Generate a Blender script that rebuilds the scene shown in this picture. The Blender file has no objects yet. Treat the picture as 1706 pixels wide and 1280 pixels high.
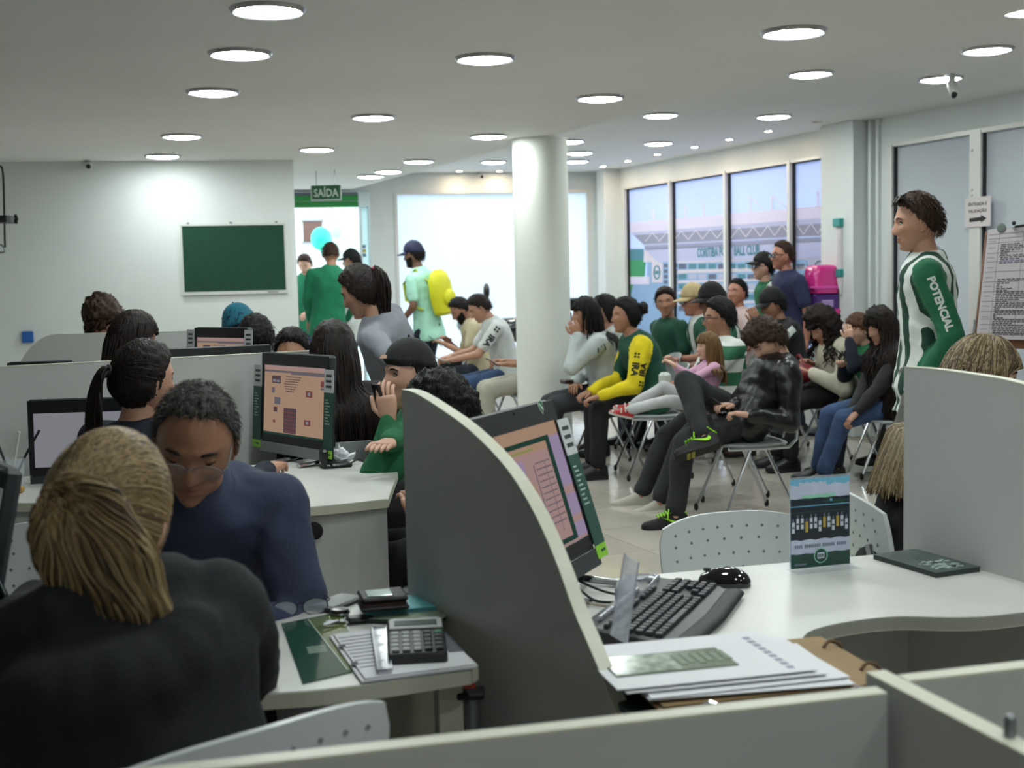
import bpy, math, random
import numpy as np
from mathutils import Vector, Matrix, noise
from mathutils.bvhtree import BVHTree
random.seed(7); RNG = np.random.default_rng(7)
PI = math.pi
scene = bpy.context.scene
COL = scene.collection

# ------------------------------------------------------------------ camera, sky, exposure
F_PX, CAM_H = 2100.0, 1.42
PITCH, ROLL = math.radians(4.75), math.radians(-1.3)
CAM_R = (Matrix.Rotation(PI/2 - PITCH, 3, 'X') @ Matrix.Rotation(ROLL, 3, 'Z'))
cam_d = bpy.data.cameras.new('camera'); cam = bpy.data.objects.new('camera', cam_d); COL.objects.link(cam)
cam.location = (0, 0, CAM_H); cam.rotation_euler = CAM_R.to_euler()
cam_d.sensor_fit = 'HORIZONTAL'; cam_d.sensor_width = 36.0; cam_d.lens = 36.0 * F_PX / 1706.0
cam_d.clip_start = 0.05; cam_d.clip_end = 200
cam_d.dof.use_dof = True; cam_d.dof.focus_distance = 4.2; cam_d.dof.aperture_fstop = 5.0
scene.camera = cam
world = bpy.data.worlds.new('world'); scene.world = world; world.use_nodes = True
bg = world.node_tree.nodes['Background']; bg.inputs[0].default_value = (0.86, 0.95, 1.0, 1); bg.inputs[1].default_value = 2.6
scene.view_settings.view_transform = 'Standard'; scene.view_settings.look = 'None'
scene.view_settings.exposure = 0.4; scene.view_settings.gamma = 1.0; scene.view_settings.use_curve_mapping = False
LAMP = 52.0        # radiance of the round ceiling lamps
SPOT = 240.0

def ray(px, py): return CAM_R @ Vector(((px-853)/F_PX, (640-py)/F_PX, -1.0))
CAMO = Vector((0, 0, CAM_H))
def at_z(px, py, z): d = ray(px, py); return CAMO + d*((z-CAM_H)/d.z)
def at_y(px, py, y): d = ray(px, py); return CAMO + d*(y/d.y)
def at_plane(px, py, p, n): d = ray(px, py); n = Vector(n); return CAMO + d*(((Vector(p)-CAMO).dot(n))/d.dot(n))

# ------------------------------------------------------------------ materials
def lin(h):
    if isinstance(h, (tuple, list)): return tuple(h[:3])
    h = h.lstrip('#'); v = [int(h[i:i+2], 16)/255 for i in (0, 2, 4)]
    return tuple(x/12.92 if x <= .04045 else ((x+.055)/1.055)**2.4 for x in v)
_mats = {}
def mat(name, col=(.8,.8,.8), rough=.5, metal=0.0, var=0.0, vscale=6.0, bump=0.0, bscale=40.0, emit=None, estr=0.0,
        alpha=None, trans=0.0, coat=0.0, ior=None, stretch=None, spec=None, sheen=0.0):
    if name in _mats: return _mats[name]
    m = bpy.data.materials.new(name); m.use_nodes = True; nt = m.node_tree; b = nt.nodes['Principled BSDF']
    c = lin(col); b.inputs['Base Color'].default_value = (*c, 1); b.inputs['Roughness'].default_value = rough
    b.inputs['Metallic'].default_value = metal
    if coat: b.inputs['Coat Weight'].default_value = coat
    if ior: b.inputs['IOR'].default_value = ior
    if spec is not None: b.inputs['Specular IOR Level'].default_value = spec
    if sheen: b.inputs['Sheen Weight'].default_value = sheen
    if trans: b.inputs['Transmission Weight'].default_value = trans
    if alpha is not None: b.inputs['Alpha'].default_value = alpha
    if emit is not None: b.inputs['Emission Color'].default_value = (*lin(emit), 1); b.inputs['Emission Strength'].default_value = estr
    if var or bump:
        tc = nt.nodes.new('ShaderNodeTexCoord'); vec = tc.outputs['Object']
        if stretch:
            mp = nt.nodes.new('ShaderNodeMapping'); mp.inputs['Scale'].default_value = stretch
            nt.links.new(vec, mp.inputs[0]); vec = mp.outputs[0]
        if var:
            n = nt.nodes.new('ShaderNodeTexNoise'); n.inputs['Scale'].default_value = vscale; n.inputs['Detail'].default_value = 4
            nt.links.new(vec, n.inputs['Vector'])
            r = nt.nodes.new('ShaderNodeValToRGB'); r.color_ramp.elements[0].position = .3; r.color_ramp.elements[1].position = .7
            r.color_ramp.elements[0].color = (*[x*(1-var) for x in c], 1); r.color_ramp.elements[1].color = (*[min(1, x*(1+var)) for x in c], 1)
            nt.links.new(n.outputs[0], r.inputs[0]); nt.links.new(r.outputs[0], b.inputs['Base Color'])
        if bump:
            n2 = nt.nodes.new('ShaderNodeTexNoise'); n2.inputs['Scale'].default_value = bscale; n2.inputs['Detail'].default_value = 3
            nt.links.new(vec, n2.inputs['Vector'])
            bp = nt.nodes.new('ShaderNodeBump'); bp.inputs['Strength'].default_value = bump; bp.inputs['Distance'].default_value = .01
            nt.links.new(n2.outputs[0], bp.inputs['Height']); nt.links.new(bp.outputs[0], b.inputs['Normal'])
    _mats[name] = m; return m
def stripes(name, cols, width, axis='X', rough=.7, bump=.3, wob=0.0, off=0.0):
    """woven stripes in the wearer's own coordinates"""
    if name in _mats: return _mats[name]
    m = mat(name, cols[0], rough); nt = m.node_tree; b = nt.nodes['Principled BSDF']
    tc = nt.nodes.new('ShaderNodeTexCoord'); sp = nt.nodes.new('ShaderNodeSeparateXYZ'); nt.links.new(tc.outputs['Object'], sp.inputs[0])
    src = sp.outputs[axis]
    if wob:
        nz = nt.nodes.new('ShaderNodeTexNoise'); nz.inputs['Scale'].default_value = 5; nt.links.new(tc.outputs['Object'], nz.inputs['Vector'])
        a = nt.nodes.new('ShaderNodeMath'); a.operation = 'MULTIPLY_ADD'; nt.links.new(nz.outputs[0], a.inputs[0]); a.inputs[1].default_value = wob
        nt.links.new(src, a.inputs[2]); src = a.outputs[0]
    d = nt.nodes.new('ShaderNodeMath'); d.operation = 'MULTIPLY_ADD'; nt.links.new(src, d.inputs[0]); d.inputs[1].default_value = 1/(width*len(cols)); d.inputs[2].default_value = 10+off
    f = nt.nodes.new('ShaderNodeMath'); f.operation = 'FRACT'; nt.links.new(d.outputs[0], f.inputs[0])
    r = nt.nodes.new('ShaderNodeValToRGB'); r.color_ramp.interpolation = 'CONSTANT'
    while len(r.color_ramp.elements) < len(cols): r.color_ramp.elements.new(.5)
    for i, c in enumerate(cols): r.color_ramp.elements[i].position = i/len(cols); r.color_ramp.elements[i].color = (*lin(c), 1)
    nt.links.new(f.outputs[0], r.inputs[0]); nt.links.new(r.outputs[0], b.inputs['Base Color'])
    return m
def plaid(name, c0, c1, w):
    if name in _mats: return _mats[name]
    m = mat(name, c0, .8); nt = m.node_tree; b = nt.nodes['Principled BSDF']
    tc = nt.nodes.new('ShaderNodeTexCoord'); sp = nt.nodes.new('ShaderNodeSeparateXYZ'); nt.links.new(tc.outputs['Object'], sp.inputs[0])
    outs = []
    for ax in 'XYZ':
        d = nt.nodes.new('ShaderNodeMath'); d.operation = 'MULTIPLY_ADD'; nt.links.new(sp.outputs[ax], d.inputs[0]); d.inputs[1].default_value = 1/w; d.inputs[2].default_value = 20
        f = nt.nodes.new('ShaderNodeMath'); f.operation = 'FRACT'; nt.links.new(d.outputs[0], f.inputs[0])
        g = nt.nodes.new('ShaderNodeMath'); g.operation = 'GREATER_THAN'; nt.links.new(f.outputs[0], g.inputs[0]); g.inputs[1].default_value = .6; outs.append(g)
    s = nt.nodes.new('ShaderNodeMath'); nt.links.new(outs[0].outputs[0], s.inputs[0]); nt.links.new(outs[2].outputs[0], s.inputs[1])
    s2 = nt.nodes.new('ShaderNodeMath'); s2.operation = 'MULTIPLY'; nt.links.new(s.outputs[0], s2.inputs[0]); s2.inputs[1].default_value = .5
    mx = nt.nodes.new('ShaderNodeMix'); mx.data_type = 'RGBA'; nt.links.new(s2.outputs[0], mx.inputs[0])
    mx.inputs[6].default_value = (*lin(c0), 1); mx.inputs[7].default_value = (*lin(c1), 1); nt.links.new(mx.outputs[2], b.inputs['Base Color'])
    return m
def emis(name, col, s):
    if name in _mats: return _mats[name]
    m = bpy.data.materials.new(name); m.use_nodes = True; nt = m.node_tree; nt.nodes.clear()
    e = nt.nodes.new('ShaderNodeEmission'); e.inputs[0].default_value = (*lin(col), 1); e.inputs[1].default_value = s
    o = nt.nodes.new('ShaderNodeOutputMaterial'); nt.links.new(e.outputs[0], o.inputs[0]); _mats[name] = m; return m
def translucent(name, col, tcol, fac):
    """a frosted pane: scatters the daylight that falls on its far side into the room"""
    if name in _mats: return _mats[name]
    m = bpy.data.materials.new(name); m.use_nodes = True; nt = m.node_tree; nt.nodes.clear()
    d = nt.nodes.new('ShaderNodeBsdfDiffuse'); d.inputs[0].default_value = (*lin(col), 1)
    t = nt.nodes.new('ShaderNodeBsdfTranslucent'); t.inputs[0].default_value = (*lin(tcol), 1)
    x = nt.nodes.new('ShaderNodeMixShader'); x.inputs[0].default_value = fac
    nt.links.new(d.outputs[0], x.inputs[1]); nt.links.new(t.outputs[0], x.inputs[2])
    o = nt.nodes.new('ShaderNodeOutputMaterial'); nt.links.new(x.outputs[0], o.inputs[0]); _mats[name] = m; return m

# ------------------------------------------------------------------ mesh kit
def A(x): return np.asarray(x, float)
def unit(v): v = A(v); n = np.linalg.norm(v); return v/n if n > 1e-9 else A((0, 0, 1))
class G:
    """collects shapes, then becomes ONE mesh object"""
    def __init__(s): s.V = []; s.F = []; s.MI = []; s.n = 0
    def add(s, V, Fs, mi=0):
        V = A(V).reshape(-1, 3); s.V.append(V); n = s.n
        s.F.extend([tuple(i+n for i in f) for f in Fs]); s.MI.extend([mi]*len(Fs)); s.n += len(V); return s
    def merge(s, o, mi=None):
        n = s.n; s.V.extend(o.V); s.F.extend([tuple(i+n for i in f) for f in o.F])
        s.MI.extend(o.MI if mi is None else [mi]*len(o.F)); s.n += o.n; return s
    def verts(s): return np.concatenate(s.V) if s.V else np.zeros((0, 3))
    def xf(s, M):
        M = A(M); R = M[:3, :3]; t = M[:3, 3] if M.shape == (4, 4) else 0
        s.V = [v @ R.T + t for v in s.V]; return s
    def box(s, c, size, rz=0.0, bev=0.0, mi=0, R=None):
        hx, hy, hz = [k/2 for k in size]; b = min(bev, .49*min(size))
        if b <= 0:
            V = A([(x, y, z) for x in (-hx, hx) for y in (-hy, hy) for z in (-hz, hz)])
            Fs = [(0,1,3,2),(4,6,7,5),(0,4,5,1),(2,3,7,6),(0,2,6,4),(1,5,7,3)]
        else:
            V = []; ix = {}
            for sx in (-1, 1):
                for sy in (-1, 1):
                    for sz in (-1, 1):
                        for k in range(3):
                            p = [sx*(hx-b), sy*(hy-b), sz*(hz-b)]; p[k] = (sx*hx, sy*hy, sz*hz)[k]
                            ix[(sx, sy, sz, k)] = len(V); V.append(p)
            V = A(V); Fs = []
            for k in range(3):
                a, c2 = [q for q in range(3) if q != k]
                for sk in (-1, 1):
                    q = []
                    for sa, sc in ((-1,-1),(1,-1),(1,1),(-1,1)):
                        t = [0, 0, 0]; t[k] = sk; t[a] = sa; t[c2] = sc; q.append(ix[(*t, k)])
                    flip = (sk == 1) != (k == 1)
                    Fs.append(tuple(q if flip else q[::-1]))
            for k in range(3):
                a, c2 = [q for q in range(3) if q != k]
                for sa in (-1, 1):
                    for sc in (-1, 1):
                        def I(sk, kk):
                            t = [0, 0, 0]; t[k] = sk; t[a] = sa; t[c2] = sc; return ix[(*t, kk)]
                        Fs.append((I(-1, a), I(1, a), I(1, c2), I(-1, c2)))
            for sx in (-1, 1):
                for sy in (-1, 1):
                    for sz in (-1, 1): Fs.append(tuple(ix[(sx, sy, sz, k)] for k in range(3)))
        if R is not None: V = V @ A(R).T
        elif rz: cs, sn = math.cos(rz), math.sin(rz); V = V @ A([[cs, -sn, 0], [sn, cs, 0], [0, 0, 1]]).T
        return s.add(V + A(c), Fs, mi)
    def loft(s, rings, mi=0, caps=True, closed=True):
        rings = A(rings); k, n, _ = rings.shape; Fs = []
        for i in range(k-1):
            for j in range(n if closed else n-1):
                j2 = (j+1) % n; Fs.append((i*n+j, i*n+j2, (i+1)*n+j2, (i+1)*n+j))
        if caps and closed: Fs.append(tuple(range(n-1, -1, -1))); Fs.append(tuple((k-1)*n+j for j in range(n)))
        return s.add(rings.reshape(-1, 3), Fs, mi)
    def tube(s, pts, rad, n=8, mi=0, caps=True, flat=None, up=None):
        pts = A(pts); k = len(pts); rad = A([rad]*k if np.isscalar(rad) else rad)
        T = np.zeros_like(pts); T[1:-1] = pts[2:]-pts[:-2]; T[0] = pts[1]-pts[0]; T[-1] = pts[-1]-pts[-2]
        u = A(up) if up is not None else (A((0, 0, 1)) if abs(unit(T[0])[2]) < .9 else A((1, 0, 0)))
        rings = []; ang = np.arange(n)*2*PI/n
        for i in range(k):
            t = unit(T[i]); x = unit(np.cross(t, u)); u2 = np.cross(x, t); u = u2
            rx, ry = rad[i], rad[i]*(flat if flat else 1)
            rings.append(pts[i] + np.outer(np.cos(ang)*rx, x) + np.outer(np.sin(ang)*ry, u2))
        return s.loft(rings, mi, caps)
    def cap(s, a, b, ra, rb, n=12, mi=0):
        """tapered capsule"""
        a, b = A(a), A(b); t = unit(b-a); pts = []; rr = []
        for q in (80, 55, 30): q = math.radians(q); pts.append(a - t*ra*math.sin(q)); rr.append(ra*math.cos(q))
        pts.append(a); rr.append(ra); pts.append(b); rr.append(rb)
        for q in (30, 55, 80): q = math.radians(q); pts.append(b + t*rb*math.sin(q)); rr.append(rb*math.cos(q))
        return s.tube(pts, rr, n, mi)
    def ell(s, c, r, nu=16, nv=10, mi=0, R=None):
        V = [(0, 0, -1)]; Fs = []
        for i in range(1, nv):
            p = -PI/2 + PI*i/nv
            for j in range(nu): V.append((math.cos(p)*math.cos(2*PI*j/nu), math.cos(p)*math.sin(2*PI*j/nu), math.sin(p)))
        V.append((0, 0, 1)); top = len(V)-1
        for j in range(nu):
            j2 = (j+1) % nu; Fs.append((0, 1+j2, 1+j)); Fs.append((top, 1+(nv-2)*nu+j, 1+(nv-2)*nu+j2))
            for i in range(nv-2): Fs.append((1+i*nu+j, 1+i*nu+j2, 1+(i+1)*nu+j2, 1+(i+1)*nu+j))
        V = A(V)*A([r]*3 if np.isscalar(r) else r)
        if R is not None: V = V @ A(R).T
        return s.add(V + A(c), Fs, mi)
    def prism(s, poly, z0, z1, mi=0):
        poly = A(poly); n = len(poly); V = np.zeros((2*n, 3)); V[:n, :2] = poly; V[n:, :2] = poly; V[:n, 2] = z0; V[n:, 2] = z1
        ar = sum(poly[i][0]*poly[(i+1) % n][1]-poly[(i+1) % n][0]*poly[i][1] for i in range(n))
        Fs = [tuple(range(n-1, -1, -1)), tuple(range(n, 2*n))] + [(i, (i+1) % n, n+(i+1) % n, n+i) for i in range(n)]
        if ar < 0: Fs = [f[::-1] for f in Fs]
        return s.add(V, Fs, mi)
    def lathe(s, prof, n=24, c=(0, 0, 0), mi=0, caps=True):
        ang = np.arange(n)*2*PI/n
        return s.loft([A(c)+np.stack([r*np.cos(ang), r*np.sin(ang), np.full(n, z)], 1) for r, z in prof], mi, caps)
    def plate(s, pts, thick, nrm, mi=0):
        """a thin polygon in 3D with thickness along nrm"""
        pts = A(pts); nv = unit(nrm)*thick; n = len(pts)
        V = np.concatenate([pts, pts+nv]); Fs = [tuple(range(n-1, -1, -1)), tuple(range(n, 2*n))]+[(i, (i+1) % n, n+(i+1) % n, n+i) for i in range(n)]
        c = np.cross(pts[1]-pts[0], pts[2]-pts[1])
        if np.dot(c, nv) < 0: Fs = [f[::-1] for f in Fs]
        return s.add(V, Fs, mi)
    def mesh(s, name, mats, smooth=True, angle=38):
        me = bpy.data.meshes.new(name); me.from_pydata(s.verts().tolist(), [], s.F)
        for m in (mats if isinstance(mats, (list, tuple)) else [mats]): me.materials.append(m)
        if max(s.MI, default=0) > 0: me.polygons.foreach_set('material_index', s.MI)
        if smooth:
            me.shade_smooth()
            if angle: me.set_sharp_from_angle(angle=math.radians(angle))
        me.update(); return me
    def build(s, name, mats, parent=None, loc=None, rz=0.0, smooth=True, angle=38):
        return link(name, s.mesh(name, mats, smooth, angle), parent, loc, rz)
def link(name, data, parent=None, loc=None, rz=0.0):
    o = bpy.data.objects.new(name, data); COL.objects.link(o)
    if parent is not None: o.parent = parent
    if loc is not None: o.location = loc
    if rz: o.rotation_euler = (0, 0, rz)
    return o
def tag(o, label=None, cat=None, group=None, kind=None):
    if label: o['label'] = label
    if cat: o['category'] = cat
    if group: o['group'] = group
    if kind: o['kind'] = kind
    return o
def thing(name, label, cat, loc=(0, 0, 0), rz=0.0, group=None):
    o = link(name, None, None, loc, rz); o.empty_display_size = .1
    return tag(o, label, cat, group)
def struct(name, g, m, parent=None, smooth=False):
    o = g.build(name, m, parent, smooth=smooth)
    if parent is None: o['kind'] = 'structure'
    return o
def copy_tree(o, parent=None):
    c = o.copy(); COL.objects.link(c); c.parent = parent
    for ch in list(o.children): copy_tree(ch, c)
    return c
def text_g(body, size, bold=0.0, align='CENTER', thick=0.0008, space=1.0):
    """letters as a thin mesh lying in XY, facing +Z"""
    cu = bpy.data.curves.new('t', 'FONT'); cu.body = body; cu.size = size; cu.align_x = align; cu.align_y = 'CENTER'
    cu.extrude = thick/2; cu.offset = bold; cu.resolution_u = 2; cu.space_character = space
    o = bpy.data.objects.new('t', cu); COL.objects.link(o)
    dg = bpy.context.evaluated_depsgraph_get(); me = bpy.data.meshes.new_from_object(o.evaluated_get(dg))
    V = np.zeros(len(me.vertices)*3); me.vertices.foreach_get('co', V); Fs = [tuple(p.vertices) for p in me.polygons]
    bpy.data.objects.remove(o); bpy.data.curves.remove(cu); bpy.data.meshes.remove(me)
    g = G(); g.add(V.reshape(-1, 3), Fs); return g
def frame(origin, x, y):
    """4x4 from a text plane to the scene: local x, y given, z = out of the surface"""
    x = unit(x); z = unit(np.cross(x, unit(y))); y = np.cross(z, x); M = np.eye(4)
    M[:3, 0] = x; M[:3, 1] = y; M[:3, 2] = z; M[:3, 3] = A(origin); return M
def sm(a, b, x): t = np.clip((x-a)/(b-a), 0, 1); return t*t*(3-2*t)
# ------------------------------------------------------------------ the room
HC, HU = 2.50, 2.69            # lowered ceiling, raised ceiling
P0 = A((1.285, 15.149, 0)); FE = A((.3841, -.9233, 0)); FN = A((-.9233, -.3841, 0))     # street front: line and inward normal
M_wall = mat('white_wall_paint', '#d6dbda', .75, var=.02, vscale=3, bump=.04, bscale=180)
M_pink = M_wall
M_ceil = mat('ceiling_paint', '#e3e4e2', .85, var=.03, vscale=1.2, bump=.03, bscale=120)
M_alu = mat('white_aluminium_frame', '#d5d3cf', .35, metal=.15)
M_dark = mat('dark_gasket', '#26272b', .6)
FRZ = math.atan2(FE[1], FE[0])
def fpt(t, z, d=0.0): p = P0 + FE*t + FN*d; return A((p[0], p[1], z))
def fbox(g, t0, t1, z0, z1, d0, d1, mi=0, bev=0):
    return g.box(fpt((t0+t1)/2, (z0+z1)/2, (d0+d1)/2), (t1-t0, d1-d0, z1-z0), FRZ, bev, mi)
FAR = (1.285, 15.3); NEAR = (8.83, -3.0)
# floor: slab plus the polished tiles that can be told apart
g = G(); g.prism([(-5.4, -3.2), (9.2, -3.2), (1.6, 15.75), (-5.4, 14.3)], -.12, -.003)
floor = struct('floor', g, mat('floor_grout', '#8d8474', .6))
M_tile = mat('polished_tile', '#bbb3a9', .13, var=.10, vscale=1.6, coat=.2)
ts = .60; tg = G(); tg.box((0, 0, -.0035), (ts-.004, ts-.004, .007)); tm = tg.mesh('tile', M_tile, False)
ca, sa = math.cos(FRZ), math.sin(FRZ); k = 0; far = G()
for i in range(-8, 36):
    for j in range(-26, 6):
        q = P0 + FE*(i*ts+.3) + FN*(-(j)*ts)
        x, y = q[0], q[1]
        if not (-5.3 < x < 9 and -3 < y < 15.2): continue
        if (q-P0).dot(FN) < .32: continue
        if -1.3 < x < 3.4 and 5.2 < y < 13.2 and k < 230:
            link('tile', tm, floor, (x, y, 0), FRZ); k += 1
        else: far.box((x, y, -.0035), (ts-.004, ts-.004, .007), FRZ)
o = far.build('tile_field', M_tile, floor, smooth=False); o['kind'] = 'stuff'
# ceilings
STEP = [(5.79, -3.0), (-1.84, 15.1)]
g = G(); g.prism([(-5.4, -3.2), (9.2, -3.2), (1.5, 15.75), (-5.4, 14.3)], HU, HU+.15); struct('ceiling', g, M_ceil)
g = G(); g.prism([(-5.4, -3.2), (5.87, -3.2), (-1.80, 14.72), (-5.4, 14.0)], HC, HU); low = struct('ceiling_lowered', g, M_ceil)
# walls
def wall(name, a, b, z0, z1, th, m=M_wall):
    a, b = A((*a, 0)), A((*b, 0)); d = unit(b-a); n = A((-d[1], d[0], 0)); g = G()
    g.plate([a+A((0, 0, z0)), b+A((0, 0, z0)), b+A((0, 0, z1)), a+A((0, 0, z1))], th, n); return struct(name, g, m)
wall('wall_board', (-5.4, 10.53), (-1.869, 11.139), 0, HC, .16)
wall('wall_left', (-5.25, 14.2), (-5.25, -3.1), 0, HC, -.15)
wall('wall_rear', (-5.3, -3.0), (8.9, -3.0), 0, HU, -.15)
wall('wall_hall', (-3.3, 14.6), (-3.3, 10.9), 0, HC, -.12)
BD = unit(A((1, .2, 0))); BP = A((-.743, 15.03, 0)); BN = A((BD[1], -BD[0], 0))
def bpt(x, z, d=0.0): p = BP + BD*((x-BP[0])/BD[0]) + BN*d; return A((p[0], p[1], z))
def bplate(g, x0, x1, z0, z1, d0, d1, mi=0):
    return g.plate([bpt(x0, z0, d0), bpt(x1, z0, d0), bpt(x1, z1, d0), bpt(x0, z1, d0)], d1-d0, BN, mi)
g = G()
bplate(g, -1.615, -1.335, 0, HU, -.15, 0); bplate(g, -1.335, .995, 2.48, HU, -.15, 0); bplate(g, .995, 1.32, 0, HU, -.15, 0)
bplate(g, -1.335, .995, 0, .32, -.15, 0)
struct('wall_back', g, M_pink)
g = G(); bplate(g, -3.4, -1.615, 2.48, HU, -.15, 0); struct('wall_over_door', g, M_wall)
# back window: frosted blind behind a thin frame
M_blind = translucent('frosted_blind', '#dfe6ea', '#f1f7ff', .62)
w = G()
for x0, x1 in ((-1.335, -1.30), (.96, .995)): bplate(w, x0, x1, .32, 2.48, -.06, .01)
bplate(w, -1.30, .96, 2.445, 2.48, -.06, .01); bplate(w, -1.30, .96, .32, .36, -.06, .01)
win = struct('window_1', w, M_alu)
g = G(); bplate(g, -1.30, .96, .36, 2.445, -.05, -.04); g.build('pane', M_blind, win, smooth=False)
g = G(); bplate(g, -1.30, .96, 1.40, 1.45, -.34, -.31); g.build('transom', M_alu, win, smooth=False)
g = G()
for x in (-.19,): bplate(g, x-.025, x+.025, .36, 2.445, -.34, -.31)
g.build('mullion', M_alu, win, smooth=False)
# glass leaf and jamb beside the door
g = G(); bplate(g, -1.745, -1.715, 0, 2.475, -.1, .04); bplate(g, -1.64, -1.615, 0, 2.475, -.1, .04); bplate(g, -1.715, -1.64, 2.30, 2.475, -.1, .04)
bplate(g, -3.4, -3.34, 0, 2.475, -.1, .04)
door = struct('door_1', g, mat('door_jamb', '#c9d6da', .3, metal=.2))
g = G(); bplate(g, -1.715, -1.64, .05, 2.30, -.04, -.03); g.build('side_glass', translucent('side_glass_m', '#dfeaea', '#f2ffff', .7), door, smooth=False)
# the roll-up shutter above the door, green laths
M_gsh = mat('green_shutter', '#1d8a3c', .45)
sh = thing('roller_shutter', 'rolled up green metal shutter above the exit doorway', 'shutter', tuple(bpt(-2.6, 2.3)))
def shp(p): return A(p)-A(bpt(-2.6, 2.3))
for i, (z0, z1, d) in enumerate(((2.30, 2.365, .05), (2.372, 2.43, .08), (2.436, 2.472, .03))):
    g = G(); bplate(g, -3.34, -1.75, z0, z1, -.06, d); g.V = [v-A(bpt(-2.6, 2.3)) for v in g.V]
    g.build('lath', [M_gsh, M_gsh, mat('shutter_grey', '#7c8590', .5)][i], sh, smooth=False)
# corner pier where the back wall meets the street front
g = G(); fbox(g, -.10, .10, 0, HU, -.05, .20); struct('trim_1', g, M_pink)
# street front wall pieces: spandrels, sills and piers
Mf = M_wall
Mf2 = M_pink
g = G(); fbox(g, -.4, 4.21, 2.465, HU, -.16, 0); fbox(g, -.4, 4.21, 0, .5, -.16, 0); fbox(g, -.2, .238, .5, 2.465, -.16, 0); struct('wall_mural', g, Mf2)
g = G(); fbox(g, 4.21, 4.97, 0, HU, -.16, 0); fbox(g, 4.97, 20, 2.465, HU, -.16, 0); fbox(g, 4.97, 20, 0, .25, -.16, 0); fbox(g, 7.95, 20, .25, 2.465, -.16, 0); struct('wall_right', g, Mf)
g = G(); fbox(g, 4.24, 4.69, 0, HU, 0, .18, bev=.004); fbox(g, 4.72, 4.755, 0, HU, 0, .05); fbox(g, 4.80, 4.83, 0, HU, 0, .03); struct('trim_2', g, Mf)
# mural window: five-mullion front with a printed stadium
mw = G()
for t in (.238, 1.305, 2.422, 3.528): fbox(mw, t-.012, t+.03, .5, 2.465, -.06, .03)
fbox(mw, .238, 4.21, 2.44, 2.465, -.06, .02); fbox(mw, .238, 4.21, .5, .54, -.06, .02); fbox(mw, 4.19, 4.215, .5, 2.465, -.06, .02)
mural = struct('window_2', mw, M_alu)
gk = G()
for t in (.27, 1.337, 2.454, 3.56): fbox(gk, t, t+.012, .54, 2.44, -.05, -.004)
fbox(gk, .27, 4.19, 2.43, 2.44, -.05, -.004); gk.build('gasket', M_dark, mural, smooth=False)
ed = [.25, 1.3, 2.42, 3.53, 4.2]
def tr_print(name, col, k=.30): return translucent(name, col, col, k)
M_sky = tr_print('print_sky', '#cbd6f1', .50)
for i in range(4):
    g = G(); fbox(g, ed[i]+.02, ed[i+1]-.005, .54, 2.44, -.040, -.034); g.build('pane', M_sky, mural, smooth=False)
def fpx(px, py, d): p = at_plane(px, py, P0 + FN*d, FN); return A(p)
pr = G(); PM = [tr_print('print_white', '#efeaf4', .42), tr_print('print_grey', '#a9adc6', .3), tr_print('print_pale', '#cfd2ea', .34), tr_print('print_seats', '#a8c6e2', .34),
      tr_print('print_green', '#5fb183', .34), tr_print('print_teal', '#6c9fb0', .3), tr_print('print_dark', '#77809a', .26)]
def pp(poly, mi, lay=0): pr.plate([fpx(x, y, -.033+lay*.0012) for x, y in poly], .001, FN, mi)
pp([(1050, 371), (1392, 341), (1392, 362), (1051, 388)], 0)
pp([(1052, 388), (1392, 362), (1392, 393), (1073, 410)], 2)
pp([(1056, 392), (1390, 371), (1390, 391), (1072, 407)], 1, 1)
pp([(1073, 410), (1392, 394), (1392, 402), (1075, 417)], 1, 1)
pp([(1073, 415), (1392, 401), (1392, 430), (1078, 437)], 2, 1)
pp([(1073, 415), (1096, 437), (1072, 437)], 0, 2)
for i in range(26):
    u = 1080 + i*12; v = 403 - (u-1072)*.0475; up_ = 390 - (u-1056)*.061; s_ = 6 if i % 2 else -6
    pp([(u-s_, up_), (u-s_+1.6, up_), (u+s_+1.6, v), (u+s_, v)], 0, 2)
for i, (u, h) in enumerate(((1087, 17), (1141, 20), (1171, 22), (1249, 25), (1285, 24), (1361, 26))):
    b_ = 371-(u-1050)*.0885; pp([(u, b_-h), (u+3.2, b_-h), (u+3.2, b_+1), (u, b_+1)], 0, 1)
    if i > 2: pp([(u+3, b_-h+3), (u+3.5, b_-h+1.5), (u+28, b_-2.4), (u+27, b_-1.5)], 0, 1)
pp([(1043, 415), (1073, 415), (1074, 437), (1043, 437)], 5); pp([(1043, 434), (1076, 434), (1074, 461), (1043, 461)], 4, 1)
pp([(1043, 461), (1082, 461), (1082, 474), (1043, 474)], 0, 1); pp([(1043, 474), (1055, 474), (1048, 500), (1043, 500)], 4, 2)
pp([(1078, 437), (1392, 430), (1392, 560), (1043, 560), (1043, 474), (1078, 474)], 3)
for r_, (ya, h) in enumerate(((434, 3), (448, 6), (466, 4), (484, 4), (503, 4))):
    pp([(1128, ya+2), (1392, ya-6), (1392, ya-6+h), (1128, ya+2+h)], 0, 1)
    for i in range(16):
        u = 1131+i*16.4
        if u < 1380: pp([(u, ya+h+3), (u+12.5, ya+h+2.6), (u+12.5, ya+h+11), (u, ya+h+11.4)], 6 if (i+r_) % 4 == 0 else 5 if (i*r_) % 3 == 0 else 2, 1)
for r_ in range(4):
    for i in range(3): pp([(1106+i*8, 440+r_*9), (1112.5+i*8, 440+r_*9), (1112.5+i*8, 446+r_*9), (1106+i*8, 446+r_*9)], 6, 1)
pp([(1086, 437), (1104, 437), (1104, 471), (1086, 471)], 0, 2)
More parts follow.
